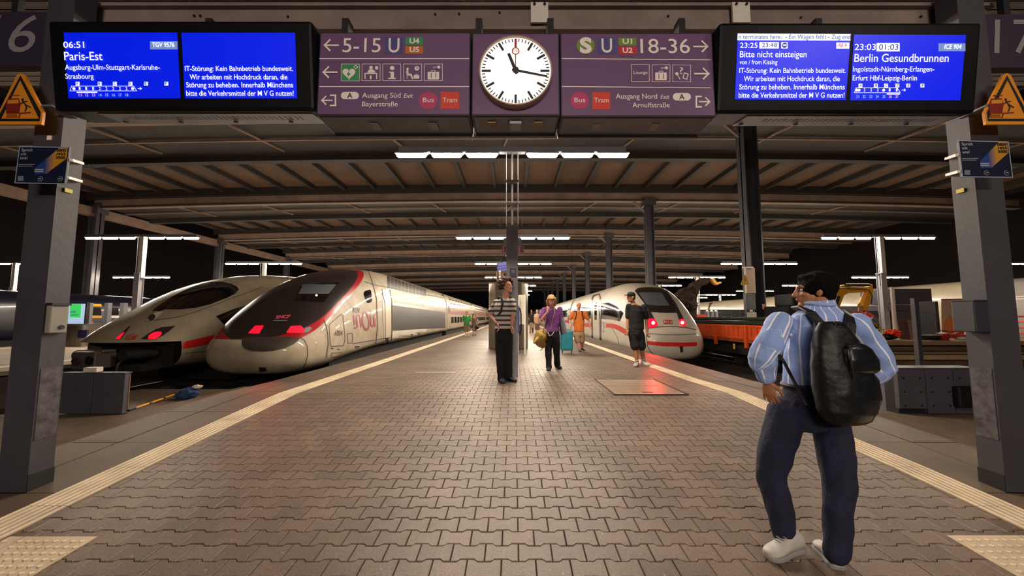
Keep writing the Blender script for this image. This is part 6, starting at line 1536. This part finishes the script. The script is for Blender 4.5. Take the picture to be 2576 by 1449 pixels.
    ell_loft(k1, [(C(-.02, .01), ux*.07, fr*.035), (C(.06, .012), ux*.115, fr*.07), (C(.22, .015), ux*.155, fr*.10), (C(.45, .02), ux*.185, fr*.115), (C(.7, .012), ux*.195, fr*.12), (C(.88, .0), ux*.18, fr*.11), (C(.98, -.005), ux*.14, fr*.08), (C(1.02, -.005), ux*.09, fr*.05)], 28)
    vox('main_body', k1, .008, M_bag, bp, 3, .010, 7, 2)
    k2 = MB(); ell_loft(k2, [(C(.19, .055, .075), ux*.07, fr*.035), (C(.24, .06, .08), ux*.11, fr*.055), (C(.36, .065, .085), ux*.13, fr*.065), (C(.46, .065, .085), ux*.125, fr*.055), (C(.50, .065, .08), ux*.1, fr*.03)], 24)
    vox('top_pocket', k2, .007, M_bagg, bp, 3, .004, 8, 4)
    k3 = MB(); ell_loft(k3, [(C(.48, .055, .05), ux*.12, fr*.055), (C(.56, .05, .06), ux*.145, fr*.065), (C(.75, .035, .06), ux*.155, fr*.068), (C(.9, .015, .05), ux*.135, fr*.055), (C(.98, .005, .04), ux*.10, fr*.035)], 24)
    vox('lower_pocket', k3, .007, M_bagg, bp, 3, .005, 6, 6)
    MB().tube([C(.2, -.04, .13), C(.3, -.055, .135), C(.42, -.06, .135), C(.52, -.05, .125)], .006, 6).build('zip', M_shoek, bp, smooth=True)
    MB().tube([C(.27, -.062, .14), C(.30, -.068, .145), C(.34, -.064, .145), C(.31, -.058, .145), C(.27, -.062, .14)], .003, 6).build('zip_pull', mat('zip_silver', '9a9a9e', .3, metal=.9), bp, smooth=True)
    MB().bar(C(.74, .07, .155), C(.86, .035, .148), .004, .004).build('silver_mark', MC['zip_silver'], bp)
    MB().tube([C(.05, -.03, .04), C(-.01, -.01, .05), C(-.0, .04, .05), C(.06, .06, .05)], .012, 8).build('grab_handle', M_bag, bp, smooth=True)
    def strap(nm, pts, w, th=.008):
        r = MB(); rings = []
        for i, p in enumerate(pts):
            d = (pts[min(i+1, len(pts)-1)]-pts[max(i-1, 0)]).normalized(); nrm = Vector((0, -1, .5)).normalized(); s = d.cross(nrm).normalized(); nn = s.cross(d)
            rings.append([p+s*w/2+nn*th, p-s*w/2+nn*th, p-s*w/2-nn*th, p+s*w/2-nn*th])
        return r.loft(rings).build(nm, M_bag, bp, bevel=.004)
    strap('shoulder_strap', [q(2000, 778, .06), q(2018, 774, -.06), q(2040, 786, -.14), q(2062, 812, -.19), q(2082, 838, -.21)], .06)
    strap('shoulder_strap', [q(2128, 785, -.0), q(2136, 796, -.13), q(2140, 815, -.18), q(2138, 840, -.22)], .06)
    strap('lower_strap', [q(1958, 890, -.13), q(1972, 910, -.165), q(1995, 955, -.18), q(2022, 1005, -.20), q(2030, 1020, -.21)], .022, .004)
    return t
backpack_man()
# ------------------------------------------------ the other people
def figure(label, Y, k, J, fdir, hdir, htilt, skin, hair, top, bottom, shoes, sex=0, v=.009, group=None, hh=None, hands=((0, 0, -1), (0, 0, -1)), hcurl=.5, face=True, cat='person', build=1.0, zg=None):
    q = lambda n: (P(J[n][0], J[n][1], Y+(J[n][2] if len(J[n]) > 2 else 0)))
    foot = q('anL'); t = empty('person', (q('hip').x, Y, gz(Y) if zg is None else zg), label, cat, group)
    F = frame(fdir); FH = frame(hdir, htilt); b = build
    neck, chest, waist, hip = q('neck'), q('chest'), q('waist'), q('hip'); hc = q('head'); hh = hh or .235*k
    g = lambda n: q(n)
    mb = MB(); L = head(mb, hc, hh, FH)
    chain(mb, [hc+FH @ Vector((0, -.02, -.05))*k, neck, neck.lerp(chest, .3)], [.054*k, .056*k, .07*k], 14)
    torso(mb, neck, chest, waist, hip, F, .165*k*b, .10*k*b, .13*k*b, .09*k*b, .15*k*b, .10*k*b)
    for i, s in enumerate('LR'):
        sh, el, wr = g('sh'+s), g('el'+s), g('wr'+s)
        chain(mb, [sh, el, wr], [.052*k*b, .041*k, .027*k]); 
        if hands[i] is not None:
            hd = Vector(hands[i]); hand(mb, wr, hd, (F.col[0]*(1 if s == 'R' else -1) if len(J['sh'+s]) < 4 else J['sh'+s][3]), .185*k, hcurl, .06, 1 if s == 'L' else -1)
        hp, kn, an = g('hp'+s), g('kn'+s), g('an'+s)
        chain(mb, [hp, hp.lerp(kn, .5), kn, kn.lerp(an, .35), an, an+Vector((0, 0, -.04))], [.085*k*b, .078*k*b, .055*k, .056*k, .036*k, .036*k])
    vox('body', mb, v*.8, skin, t, 2)
    if face: face_parts(hc, hh, FH, t)
    hk = hh/.235
    if hair: hair(L, FH, hk, t, v)
    # top
    sb = MB(); m, slen, hem, name = top
    torso(sb, neck+Vector((0, 0, -.015)), chest, waist, waist.lerp(hip, hem), F, .18*k*b, .118*k*b, .155*k*b, .115*k*b, .168*k*b, .122*k*b, add=.004)
    for s in 'LR':
        sh, el, wr = g('sh'+s), g('el'+s), g('wr'+s); e = sh.lerp(el, slen)
        chain(sb, [sh, sh.lerp(e, .5), e], [.068*k*b, .068*k*b, .066*k*b], 16)
    vox(name, sb, v, m, t, 3, .010*k, 9, Y)
    # bottom
    jb = MB(); m2, leg, name2, wide = bottom; sx, fy = F.col[0], F.col[1]
    wc = waist.lerp(hip, .2)
    ell_loft(jb, [(wc, sx*.142*k*b, fy*.105*k*b), (hip, sx*.165*k*b, fy*.122*k*b), (hip+Vector((0, 0, -.08*k)), sx*.168*k*b, fy*.122*k*b), (hip+Vector((0, 0, -.14*k)), sx*.14*k*b, fy*.10*k*b)], 22)
    for s in 'LR':
        hp, kn, an = g('hp'+s), g('kn'+s), g('an'+s)
        if leg >= 1: chain(jb, [hp, hp.lerp(kn, .5), kn, kn.lerp(an, .5), an+Vector((0, 0, -.02))], [.098*k*b, .094*k*b, .078*k*wide, .072*k*wide, .068*k*wide], 16)
        else: e = hp.lerp(kn, leg); chain(jb, [hp, hp.lerp(e, .5), e], [.098*k*b, .098*k*b, .092*k*wide], 16)
    vox(name2, jb, v, m2, t, 3, .010*k, 8, Y+3)
    ms, msl = shoes
    for s in 'LR':
        an = g('an'+s); d = Vector((*J['toe'+s], 0)).normalized(); z = max(gz(an.y) if zg is None else zg, an.z-.095*k)
        a = Vector((an.x, an.y, z))-d*.075*k; c = a+d*.265*k; shoe('shoe', a, c, 0, .10*k, .095*k, ms, msl, t, v=v*.7)
    return t, q, F, FH, L
def hair_short(c='2a1c14', scale=1.05, back=0):
    def f(L, F, k, t, v):
        hb = MB(); ball(hb, L(0, -.022, .040), Vector((.081, .099, .086))*k*scale, 16, F); ball(hb, L(0, -.06, -.01), Vector((.066, .045, .065))*k*scale, 12, F); ball(hb, L(0, .025, .09), Vector((.06, .06, .03))*k*scale, 12, F)
        vox('hair', hb, v*.8, mat('hair_'+c, c, .6, bump=.6, bscale=90), t, 1, .008, 35)
    return f
def hair_curly(c='4a2c1c'):
    def f(L, F, k, t, v):
        random.seed(5); hb = MB(); ball(hb, L(0, -.03, .045), Vector((.085, .1, .088))*k, 14, F)
        for i in range(170):
            a = random.uniform(0, 2*PI); e = random.uniform(-.45, 1.0); r = .118*random.uniform(.85, 1.15)
            x, y, z = math.cos(a)*math.sqrt(max(0, 1-e*e)), math.sin(a)*math.sqrt(max(0, 1-e*e)), e
            if y > .45 and z < .5: continue
            ball(hb, L(x*r*1.05, -.022+y*r*1.1, .05+z*r*1.05), random.uniform(.016, .028)*k, 7)
        vox('hair', hb, v*.55, mat('hair_'+c, c, .7, var=.4, vscale=30, bump=.6, bscale=60), t, 0, .006, 60)
    return f
def hair_long(c='b08858'):
    def f(L, F, k, t, v):
        hb = MB(); ball(hb, L(0, -.02, .042), Vector((.086, .104, .09))*k, 16, F); ball(hb, L(0, .045, .085), Vector((.062, .055, .035))*k, 12, F)
        for s in (-1, 1): chain(hb, [L(s*.07, .0, .05), L(s*.088, .01, -.02), L(s*.086, .015, -.09), L(s*.07, .02, -.14)], [.035*k, .033*k, .03*k, .016*k], 12)
        chain(hb, [L(0, -.07, .04), L(0, -.09, -.04), L(0, -.09, -.13)], [.07*k, .066*k, .045*k], 14)
        vox('hair', hb, v*.7, mat('hair_'+c, c, .55, var=.4, vscale=14, bump=.6, bscale=60, stretch=(4, 4, .6)), t, 1, .008, 30)
    return f
def pack_on(t, q, F, neck, hip, m, k, name='backpack', label=None, straps=True, off=.17, hgt=.42, front=True):
    """small backpack behind a person, its own thing"""
    fy = F.col[1]; sx = F.col[0]; c = neck.lerp(hip, .42)-fy*off*k
    o = empty(name, c-Vector((0, 0, hgt*k/2)), label, 'backpack'); b = MB()
    ell_loft(b, [(c+Vector((0, 0, z*hgt*k)), sx*w*k, fy*d*k) for z, w, d in ((-.5, .10, .05), (-.4, .145, .085), (0, .155, .095), (.35, .14, .075), (.5, .08, .04))], 22)
    vox('main_body', b, .012, m, o, 2, .006, 10)
    if straps:
        for s in (-1, 1):
            p = neck+sx*s*.095*k; pts = [p-fy*.13*k+Vector((0, 0, -.06*k)), p-fy*.06*k+Vector((0, 0, .012)), p+fy*.06*k+Vector((0, 0, -.012)), p+fy*.128*k+Vector((0, 0, -.12*k)), p+sx*s*.03*k+fy*.128*k+Vector((0, 0, -.26*k)), p+sx*s*.08*k+fy*.02*k+Vector((0, 0, -.36*k))]
            MB().tube(pts, .019*k, 8).build('shoulder_strap', m, o, smooth=True)
    return o
# 1 curly-haired man in the striped tee
Y1 = 7.14
J = dict(head=(1276, 722), neck=(1271, 748, .02), chest=(1268, 775, 0), waist=(1268, 815, 0), hip=(1268, 838, 0), shL=(1249, 762, .02), shR=(1288, 759, -.02), elL=(1233, 790, .10), elR=(1291, 790, -.06), wrL=(1250, 812, -.10), wrR=(1287, 820, -.06),
         hpL=(1259, 845, .02), hpR=(1277, 845, -.02), knL=(1259, 895, .0), knR=(1278, 895, 0), anL=(1261, 950, -.02), anR=(1279, 944, .08), toeL=(.22, -1), toeR=(.75, -.8))
t, q, F, FH, L = figure('tall young man with curly hair, striped T-shirt and black trousers by the middle mast', Y1, 1.10, J, (.35, -.94), (.72, -.69), 10, M_skB, hair_curly(), (stripe_mat('striped_tee', 'd2c4b6', '3e404c', .088, .44, bands=True), .72, .55, 'striped_tee'),
       (M_cloth_bk, 1, 'trousers', 1.05), (M_shoek, M_shoek), v=.0075, hands=((.35, -.1, -.9), (-.1, 0, -1)), hh=.255)
pk = pack_on(t, q, F, q('neck'), q('hip'), mat('navy_backpack', '14151d', .7), 1.1, label='dark backpack worn by the curly-haired man in stripes')
hp = MB(); c_ = q('head')
# 2 person in purple, head bowed
Y2 = 8.74
J = dict(head=(1387, 756, -.12), neck=(1388, 772, -.03), chest=(1389, 793, 0), waist=(1389, 824, 0), hip=(1389, 838, 0), shL=(1370, 779, 0), shR=(1408, 778, 0), elL=(1362, 805, -.02), elR=(1412, 803, .0), wrL=(1378, 785, -.22), wrR=(1417, 822, -.04),
         hpL=(1381, 846, 0), hpR=(1397, 846, 0), knL=(1379, 882, 0), knR=(1400, 882, .05), anL=(1381, 921, -.02), anR=(1402, 915, .22), toeL=(-.15, -1), toeR=(.3, -1))
t, q, F, FH, L = figure('person with long fair hair in a purple T-shirt looking down, hand at the mouth', Y2, 1.04, J, (.05, -1), (.0, -1), -32, M_skB, hair_long(), (mat('purple_tee', '743a80', .8, var=.25, vscale=6, bump=.3, bscale=20), .75, .75, 'tee'),
       (M_cloth_bk, 1, 'trousers', 1.0), (M_shoek, M_shoek), v=.0085, hands=((.25, -.05, .9), (.05, -.1, -1)), hcurl=.9)
for i, z in enumerate((0, .035)): c = q('wrL')+Vector((0, 0, -.05-z)); MB().cyl(c, c+Vector((.004, 0, .018)), .034, n=16).build('bracelet', mat('bracelet_purple', '3a2a5a', .6), t)
MB().tube([q('neck')+Vector((.04, -.12, .02)), q('neck')+Vector((.05, -.16, -.15)), q('waist')+Vector((-.02, -.17, .15)), q('waist')+Vector((-.04, -.17, -.02))], .009, 6).build('bag_strap', mat('pale_strap', '8f7c6c', .7), t, smooth=True)
MB().tube([q('hip')+Vector((-.12, -.15, .04)), q('hip')+Vector((-.08, -.18, -.06)), q('hip')+Vector((-.02, -.18, -.03)), q('hip')+Vector((.03, -.17, .05))], .006, 6).build('key_cord', M_cream, t, smooth=True)
yb = empty('shoulder_bag', (P(1357, 865, 8.7).x, 8.7, P(1357, 872, 8.7).z), 'mustard-yellow drawstring bag swinging beside the person in purple', 'bag')
mb = MB(); chain(mb, [P(1370, 836, 8.72), P(1362, 845, 8.7), P(1354, 858, 8.7), P(1366, 866, 8.72)], [.10, .16, .12, .09], 14); vox('bag_body', mb, .012, mat('mustard_cloth', '96793a', .8, var=.3, vscale=8), yb, 3, .02, 7)
mb = MB(); chain(mb, [P(1365, 840, 8.62), P(1352, 852, 8.6), P(1344, 862, 8.6)], [.035, .04, .03], 10); vox('pale_flap', mb, .01, mat('pale_mustard', 'c0a058', .8), yb, 2)
MB().tube([P(1364, 868, 8.65), P(1366, 876, 8.65), P(1359, 882, 8.65)], .008, 6).build('cord', M_seam, yb, smooth=True)
MB().tube([P(1376, 778, 8.6), P(1372, 810, 8.55), P(1366, 836, 8.6)], .012, 6).build('strap', mat('pale_strap', '8f7c6c', .7), yb, smooth=True)
lb = empty('folded_bag', (P(1418, 840, 8.6).x, 8.6, P(1418, 840, 8.6).z), 'grey flat bag held under the arm of the person in purple', 'bag')
MB().prism([P(1406, 800, 8.75), P(1417, 799, 8.55), P(1428, 838, 8.5), P(1414, 842, 8.72)], (.02, .05, 0)).build('bag_body', mat('grey_bag', '8a889a', .6), lb, bevel=.01)
MB().prism([P(1404, 802, 8.80), P(1408, 800, 8.74), P(1416, 842, 8.7), P(1412, 843, 8.76)], (0, .05, 0)).build('dark_side', M_shoek, lb)
# teal suitcase
ys = 12.6; sc_ = empty('suitcase', (P(1427, 884, ys).x, ys, 0), 'teal hard suitcase with feet between the purple and orange shirts', 'suitcase')
a, b = P(1411, 832, ys), P(1442, 880, ys)
mb = MB(); mb.box(a.x, b.x, ys, ys+.26, .1, a.z); mb.build('shell', mat('teal_shell', '1c7f92', .45, var=.15, vscale=8), sc_, bevel=.04)
for x in (a.x+.1, a.x+.2, a.x+.3): MB().box(x-.012, x+.012, ys-.008, ys, .16, a.z-.07).build('shell_rib', MC['teal_shell'], sc_)
for x in (a.x+.05, b.x-.05): MB().cyl((x-.012, ys+.04, .04), (x+.012, ys+.04, .04), .04, n=14).build('wheel', M_black, sc_); MB().box(x-.02, x+.02, ys+.02, ys+.06, .06, .1).build('wheel_fork', M_black, sc_)
MB().tube([(a.x+.1, ys+.13, a.z), (a.x+.1, ys+.13, a.z+.03), (b.x-.1, ys+.13, a.z+.03), (b.x-.1, ys+.13, a.z)], .012, 8).build('handle', MC['teal_shell'], sc_, smooth=True)
# 3 bald man in orange
Y3 = 13.1
J = dict(head=(1456, 769), neck=(1456, 782, .02), chest=(1456, 799, 0), waist=(1457, 824, -.03), hip=(1457, 836, 0), shL=(1442, 787, 0), shR=(1471, 787, 0), elL=(1433, 806, .05), elR=(1481, 806, .05), wrL=(1437, 818, -.15), wrR=(1484, 820, -.08),
         hpL=(1450, 841, 0), hpR=(1464, 841, 0), knL=(1454, 861, -.05), knR=(1464, 861, .1), anL=(1458, 880, -.1), anR=(1465, 876, .35), toeL=(-.05, -1), toeR=(.25, -1))
t, q, F, FH, L = figure('bald man in an orange T-shirt and beige shorts walking beside the right-hand train', Y3, 1.0, J, (-.05, -1), (0, -1), 0, M_skB, None, (mat('orange_tee', 'd8742a', .8, var=.15, vscale=5, bump=.3, bscale=20), .7, .8, 'tee'),
       (mat('beige_shorts', 'a88868', .8, var=.1), .85, 'shorts', 1.1), (M_shoek, M_solew), v=.011, build=1.1, hands=((-.1, -.5, -.6), (.1, -.3, -.8)))
mb = MB(); ball(mb, L(0, .07, -.075), (.03, .02, .022), 8); ball(mb, L(0, .09, -.04), (.02, .008, .006), 8); vox('beard', mb, .008, mat('grey_beard', '6a5648', .8), t, 1)
pack_on(t, q, F, q('neck'), q('hip'), mat('black_pack', '15151a', .7), 1.05, label='black backpack worn by the man in orange')
# 4 man in black with cap
Y4 = 9.35
J = dict(head=(1587, 748), neck=(1593, 763, .02), chest=(1601, 783, 0), waist=(1601, 815, 0), hip=(1600, 832, 0), shL=(1582, 771, 0), shR=(1619, 772, 0), elL=(1579, 803, .03), elR=(1626, 804, .05), wrL=(1577, 830, -.06), wrR=(1628, 836, .0),
         hpL=(1591, 840, 0), hpR=(1610, 840, 0), knL=(1599, 873, .0), knR=(1613, 873, .05), anL=(1602, 910, -.03), anR=(1619, 908, .06), toeL=(-.55, -.85), toeR=(.25, -1))
t, q, F, FH, L = figure('man in black T-shirt, black shorts and cap standing at the right cream line', Y4, 1.08, J, (.05, -1), (-.95, -.35), 0, M_skC, hair_short('1a1412', .98), (M_cloth_bk, .78, .8, 'tee'),
       (M_cloth_bk, .92, 'shorts', 1.25), (M_shoew, M_solew), v=.0085, build=1.06, hands=((0, -.15, -1), (.02, -.1, -1)), hcurl=.8)
kk = 1.08
cb_ = MB(); ball(cb_, L(0, -.012, .062), Vector((.086, .106, .072))*kk, 16, FH); vox('cap', cb_, .007, mat('black_cap', '17171a', .8), t, 1)
cb_ = MB(); rings = [[L(x*1.1, y, z) for x, y, z in ((-.07, .06, .05), (-.06, .13, .045), (0, .165, .05), (.06, .13, .045), (.07, .06, .05))], [L(x*1.1, y, z+.012) for x, y, z in ((-.07, .06, .05), (-.06, .13, .045), (0, .165, .05), (.06, .13, .045), (.07, .06, .05))]]
cb_.loft(rings).build('cap_brim', MC['black_cap'], t)
for s in 'LR': c = q('an'+s); MB().cyl(c+Vector((0, 0, -.05)), c+Vector((0, 0, .04)), .046, n=18).build('sock', M_paper, t, smooth=True)
for s in 'LR': c = q('an'+s); MB().cyl(c+Vector((0, 0, .005)), c+Vector((0, 0, .02)), .048, n=18).build('sock_band', M_black, t, smooth=True)
# 5 man in green, 6 woman beside him
Y5 = 23.9
J = dict(head=(1175, 788), neck=(1175, 794), chest=(1174, 802, 0), waist=(1174, 813, -.05), hip=(1174, 819, 0), shL=(1167, 796, 0), shR=(1182, 796, 0), elL=(1165, 806, 0), elR=(1184, 804, -.1), wrL=(1167, 812, -.15), wrR=(1186, 802, -.3),
         hpL=(1171, 822, 0), hpR=(1178, 822, 0), knL=(1171, 832, 0), knR=(1178, 832, 0), anL=(1172, 841.5, 0), anR=(1178, 843, -.2), toeL=(-.1, -1), toeR=(.1, -1))
figure('distant heavy man in a green T-shirt walking along the left train', Y5, .95, J, (0, -1), (0, -1), 0, M_skB, hair_short('5a4030'), (mat('green_tee', '2f8a44', .8, var=.15), .8, .9, 'tee'), (mat('khaki_shorts', '7a6448', .8), .95, 'shorts', 1.15), (M_shoew, M_solew), v=.018, build=1.2, face=False)
Y6 = 24.6
J = dict(head=(1192, 793), neck=(1193, 799), chest=(1193, 806, 0), waist=(1193, 815, 0), hip=(1193, 820, 0), shL=(1188, 801, 0), shR=(1199, 801, 0), elL=(1186, 808, 0), elR=(1202, 808, 0), wrL=(1187, 815, 0), wrR=(1200, 816, 0),
         hpL=(1191, 823, 0), hpR=(1196, 823, 0), knL=(1191, 832, 0), knR=(1196, 832, 0), anL=(1191, 840.5, 0), anR=(1196, 840.5, 0), toeL=(-.1, -1), toeR=(.1, -1))
t, q, F, FH, L = figure('distant dark-haired woman in a patterned top beside the man in green', Y6, .9, J, (0, -1), (0, -1), 0, M_skB, hair_long('1c1210'), (mat('patterned_top', '6b5a50', .8, var=.7, vscale=12, col2='2a2022'), .2, .9, 'top'), (mat('patterned_skirt', '8a6a5c', .8, var=.6, vscale=12), .8, 'skirt', 1.2), (M_shoek, M_shoek), v=.018, build=.9, face=False)
o = lump('handbag', (q('wrR').x, Y6-.1, q('wrR').z-.2), (.15, .08, .14), M_black, None, 3, .2, 14); tag(o, 'small black handbag carried by the distant woman beside the green shirt', 'bag')
# 7, 8 people far along the platform
Y7 = 28
J = dict(head=(1337, 783), neck=(1337, 789), chest=(1337, 797, 0), waist=(1337, 807, 0), hip=(1337, 812, 0), shL=(1332, 792, 0), shR=(1342, 792, 0), elL=(1330, 799, 0), elR=(1344, 799, 0), wrL=(1331, 806, 0), wrR=(1343, 806, 0),
         hpL=(1335, 815, 0), hpR=(1340, 815, 0), knL=(1335, 824, 0), knR=(1340, 824, 0), anL=(1334, 835, 0), anR=(1340, 834, .3), toeL=(-.3, -1), toeR=(.3, -1))
figure('tiny distant person in a dark top left of the purple shirt', Y7, .95, J, (0, -1), (0, -1), 0, M_skC, hair_short(), (M_cloth_bk, .8, .9, 'top'), (mat('tan_trousers', '8a6e52', .8), 1, 'trousers', 1), (M_shoek, M_shoek), v=.02, face=False)
Y8 = 25.6
J = {k_: (v_[0]+14, v_[1]+(v_[1]-797)*.12+1, *v_[2:]) if k_[:3] != 'toe' else v_ for k_, v_ in J.items()}
figure('distant person in a tan top walking just left of the purple shirt', Y8, .95, J, (0, -1), (0, -1), 0, M_skB, hair_short('6a4a2c'), (mat('tan_top', 'a8826a', .8), .8, .9, 'top'), (mat('brown_shorts', '6a4c3c', .8), .9, 'shorts', 1), (M_shoew, M_solew), v=.02, face=False)
# 9 site worker
Y9 = 15.0
J = dict(head=(2165, 772, 0), neck=(2164, 782, 0), chest=(2162, 796, 0), waist=(2161, 812, 0), hip=(2166, 822, 0), shL=(2148, 788, 0), shR=(2178, 787, 0), elL=(2142, 803, 0), elR=(2194, 797, -.1), wrL=(2143, 817, 0), wrR=(2188, 806, -.3),
         hpL=(2160, 827, 0), hpR=(2172, 827, 0), knL=(2162, 848, 0), knR=(2176, 848, 0), anL=(2162, 867, 0), anR=(2178, 867, 0), toeL=(0, 1), toeR=(.3, 1))
t, q, F, FH, L = figure('site worker in orange high-visibility clothes and yellow helmet, seen from behind', Y9, .98, J, (.1, 1), (0, 1), -8, M_skC, None, (M_hiv, 1.0, .9, 'jacket'), (M_hiv, 1, 'trousers', 1.1), (M_shoek, M_shoek), v=.012, build=1.05, face=False)
mb = MB(); ball(mb, L(0, -.005, .068), (.098, .122, .082), 16, FH); ball(mb, L(0, .01, .035), (.105, .135, .018), 16, FH); vox('helmet', mb, .008, mat('helmet_yellow', 'e0b81a', .35), t, 1)
for x in (-.11, .11): MB().bar(q('chest')+Vector((x, -.155, .17)), q('waist')+Vector((x, -.155, .02)), .045, .01).build('reflective_band', M_refl, t)
MB().bar(q('waist')+Vector((-.18, -.16, .05)), q('waist')+Vector((.18, -.16, .05)), .01, .05).build('reflective_band', M_refl, t)
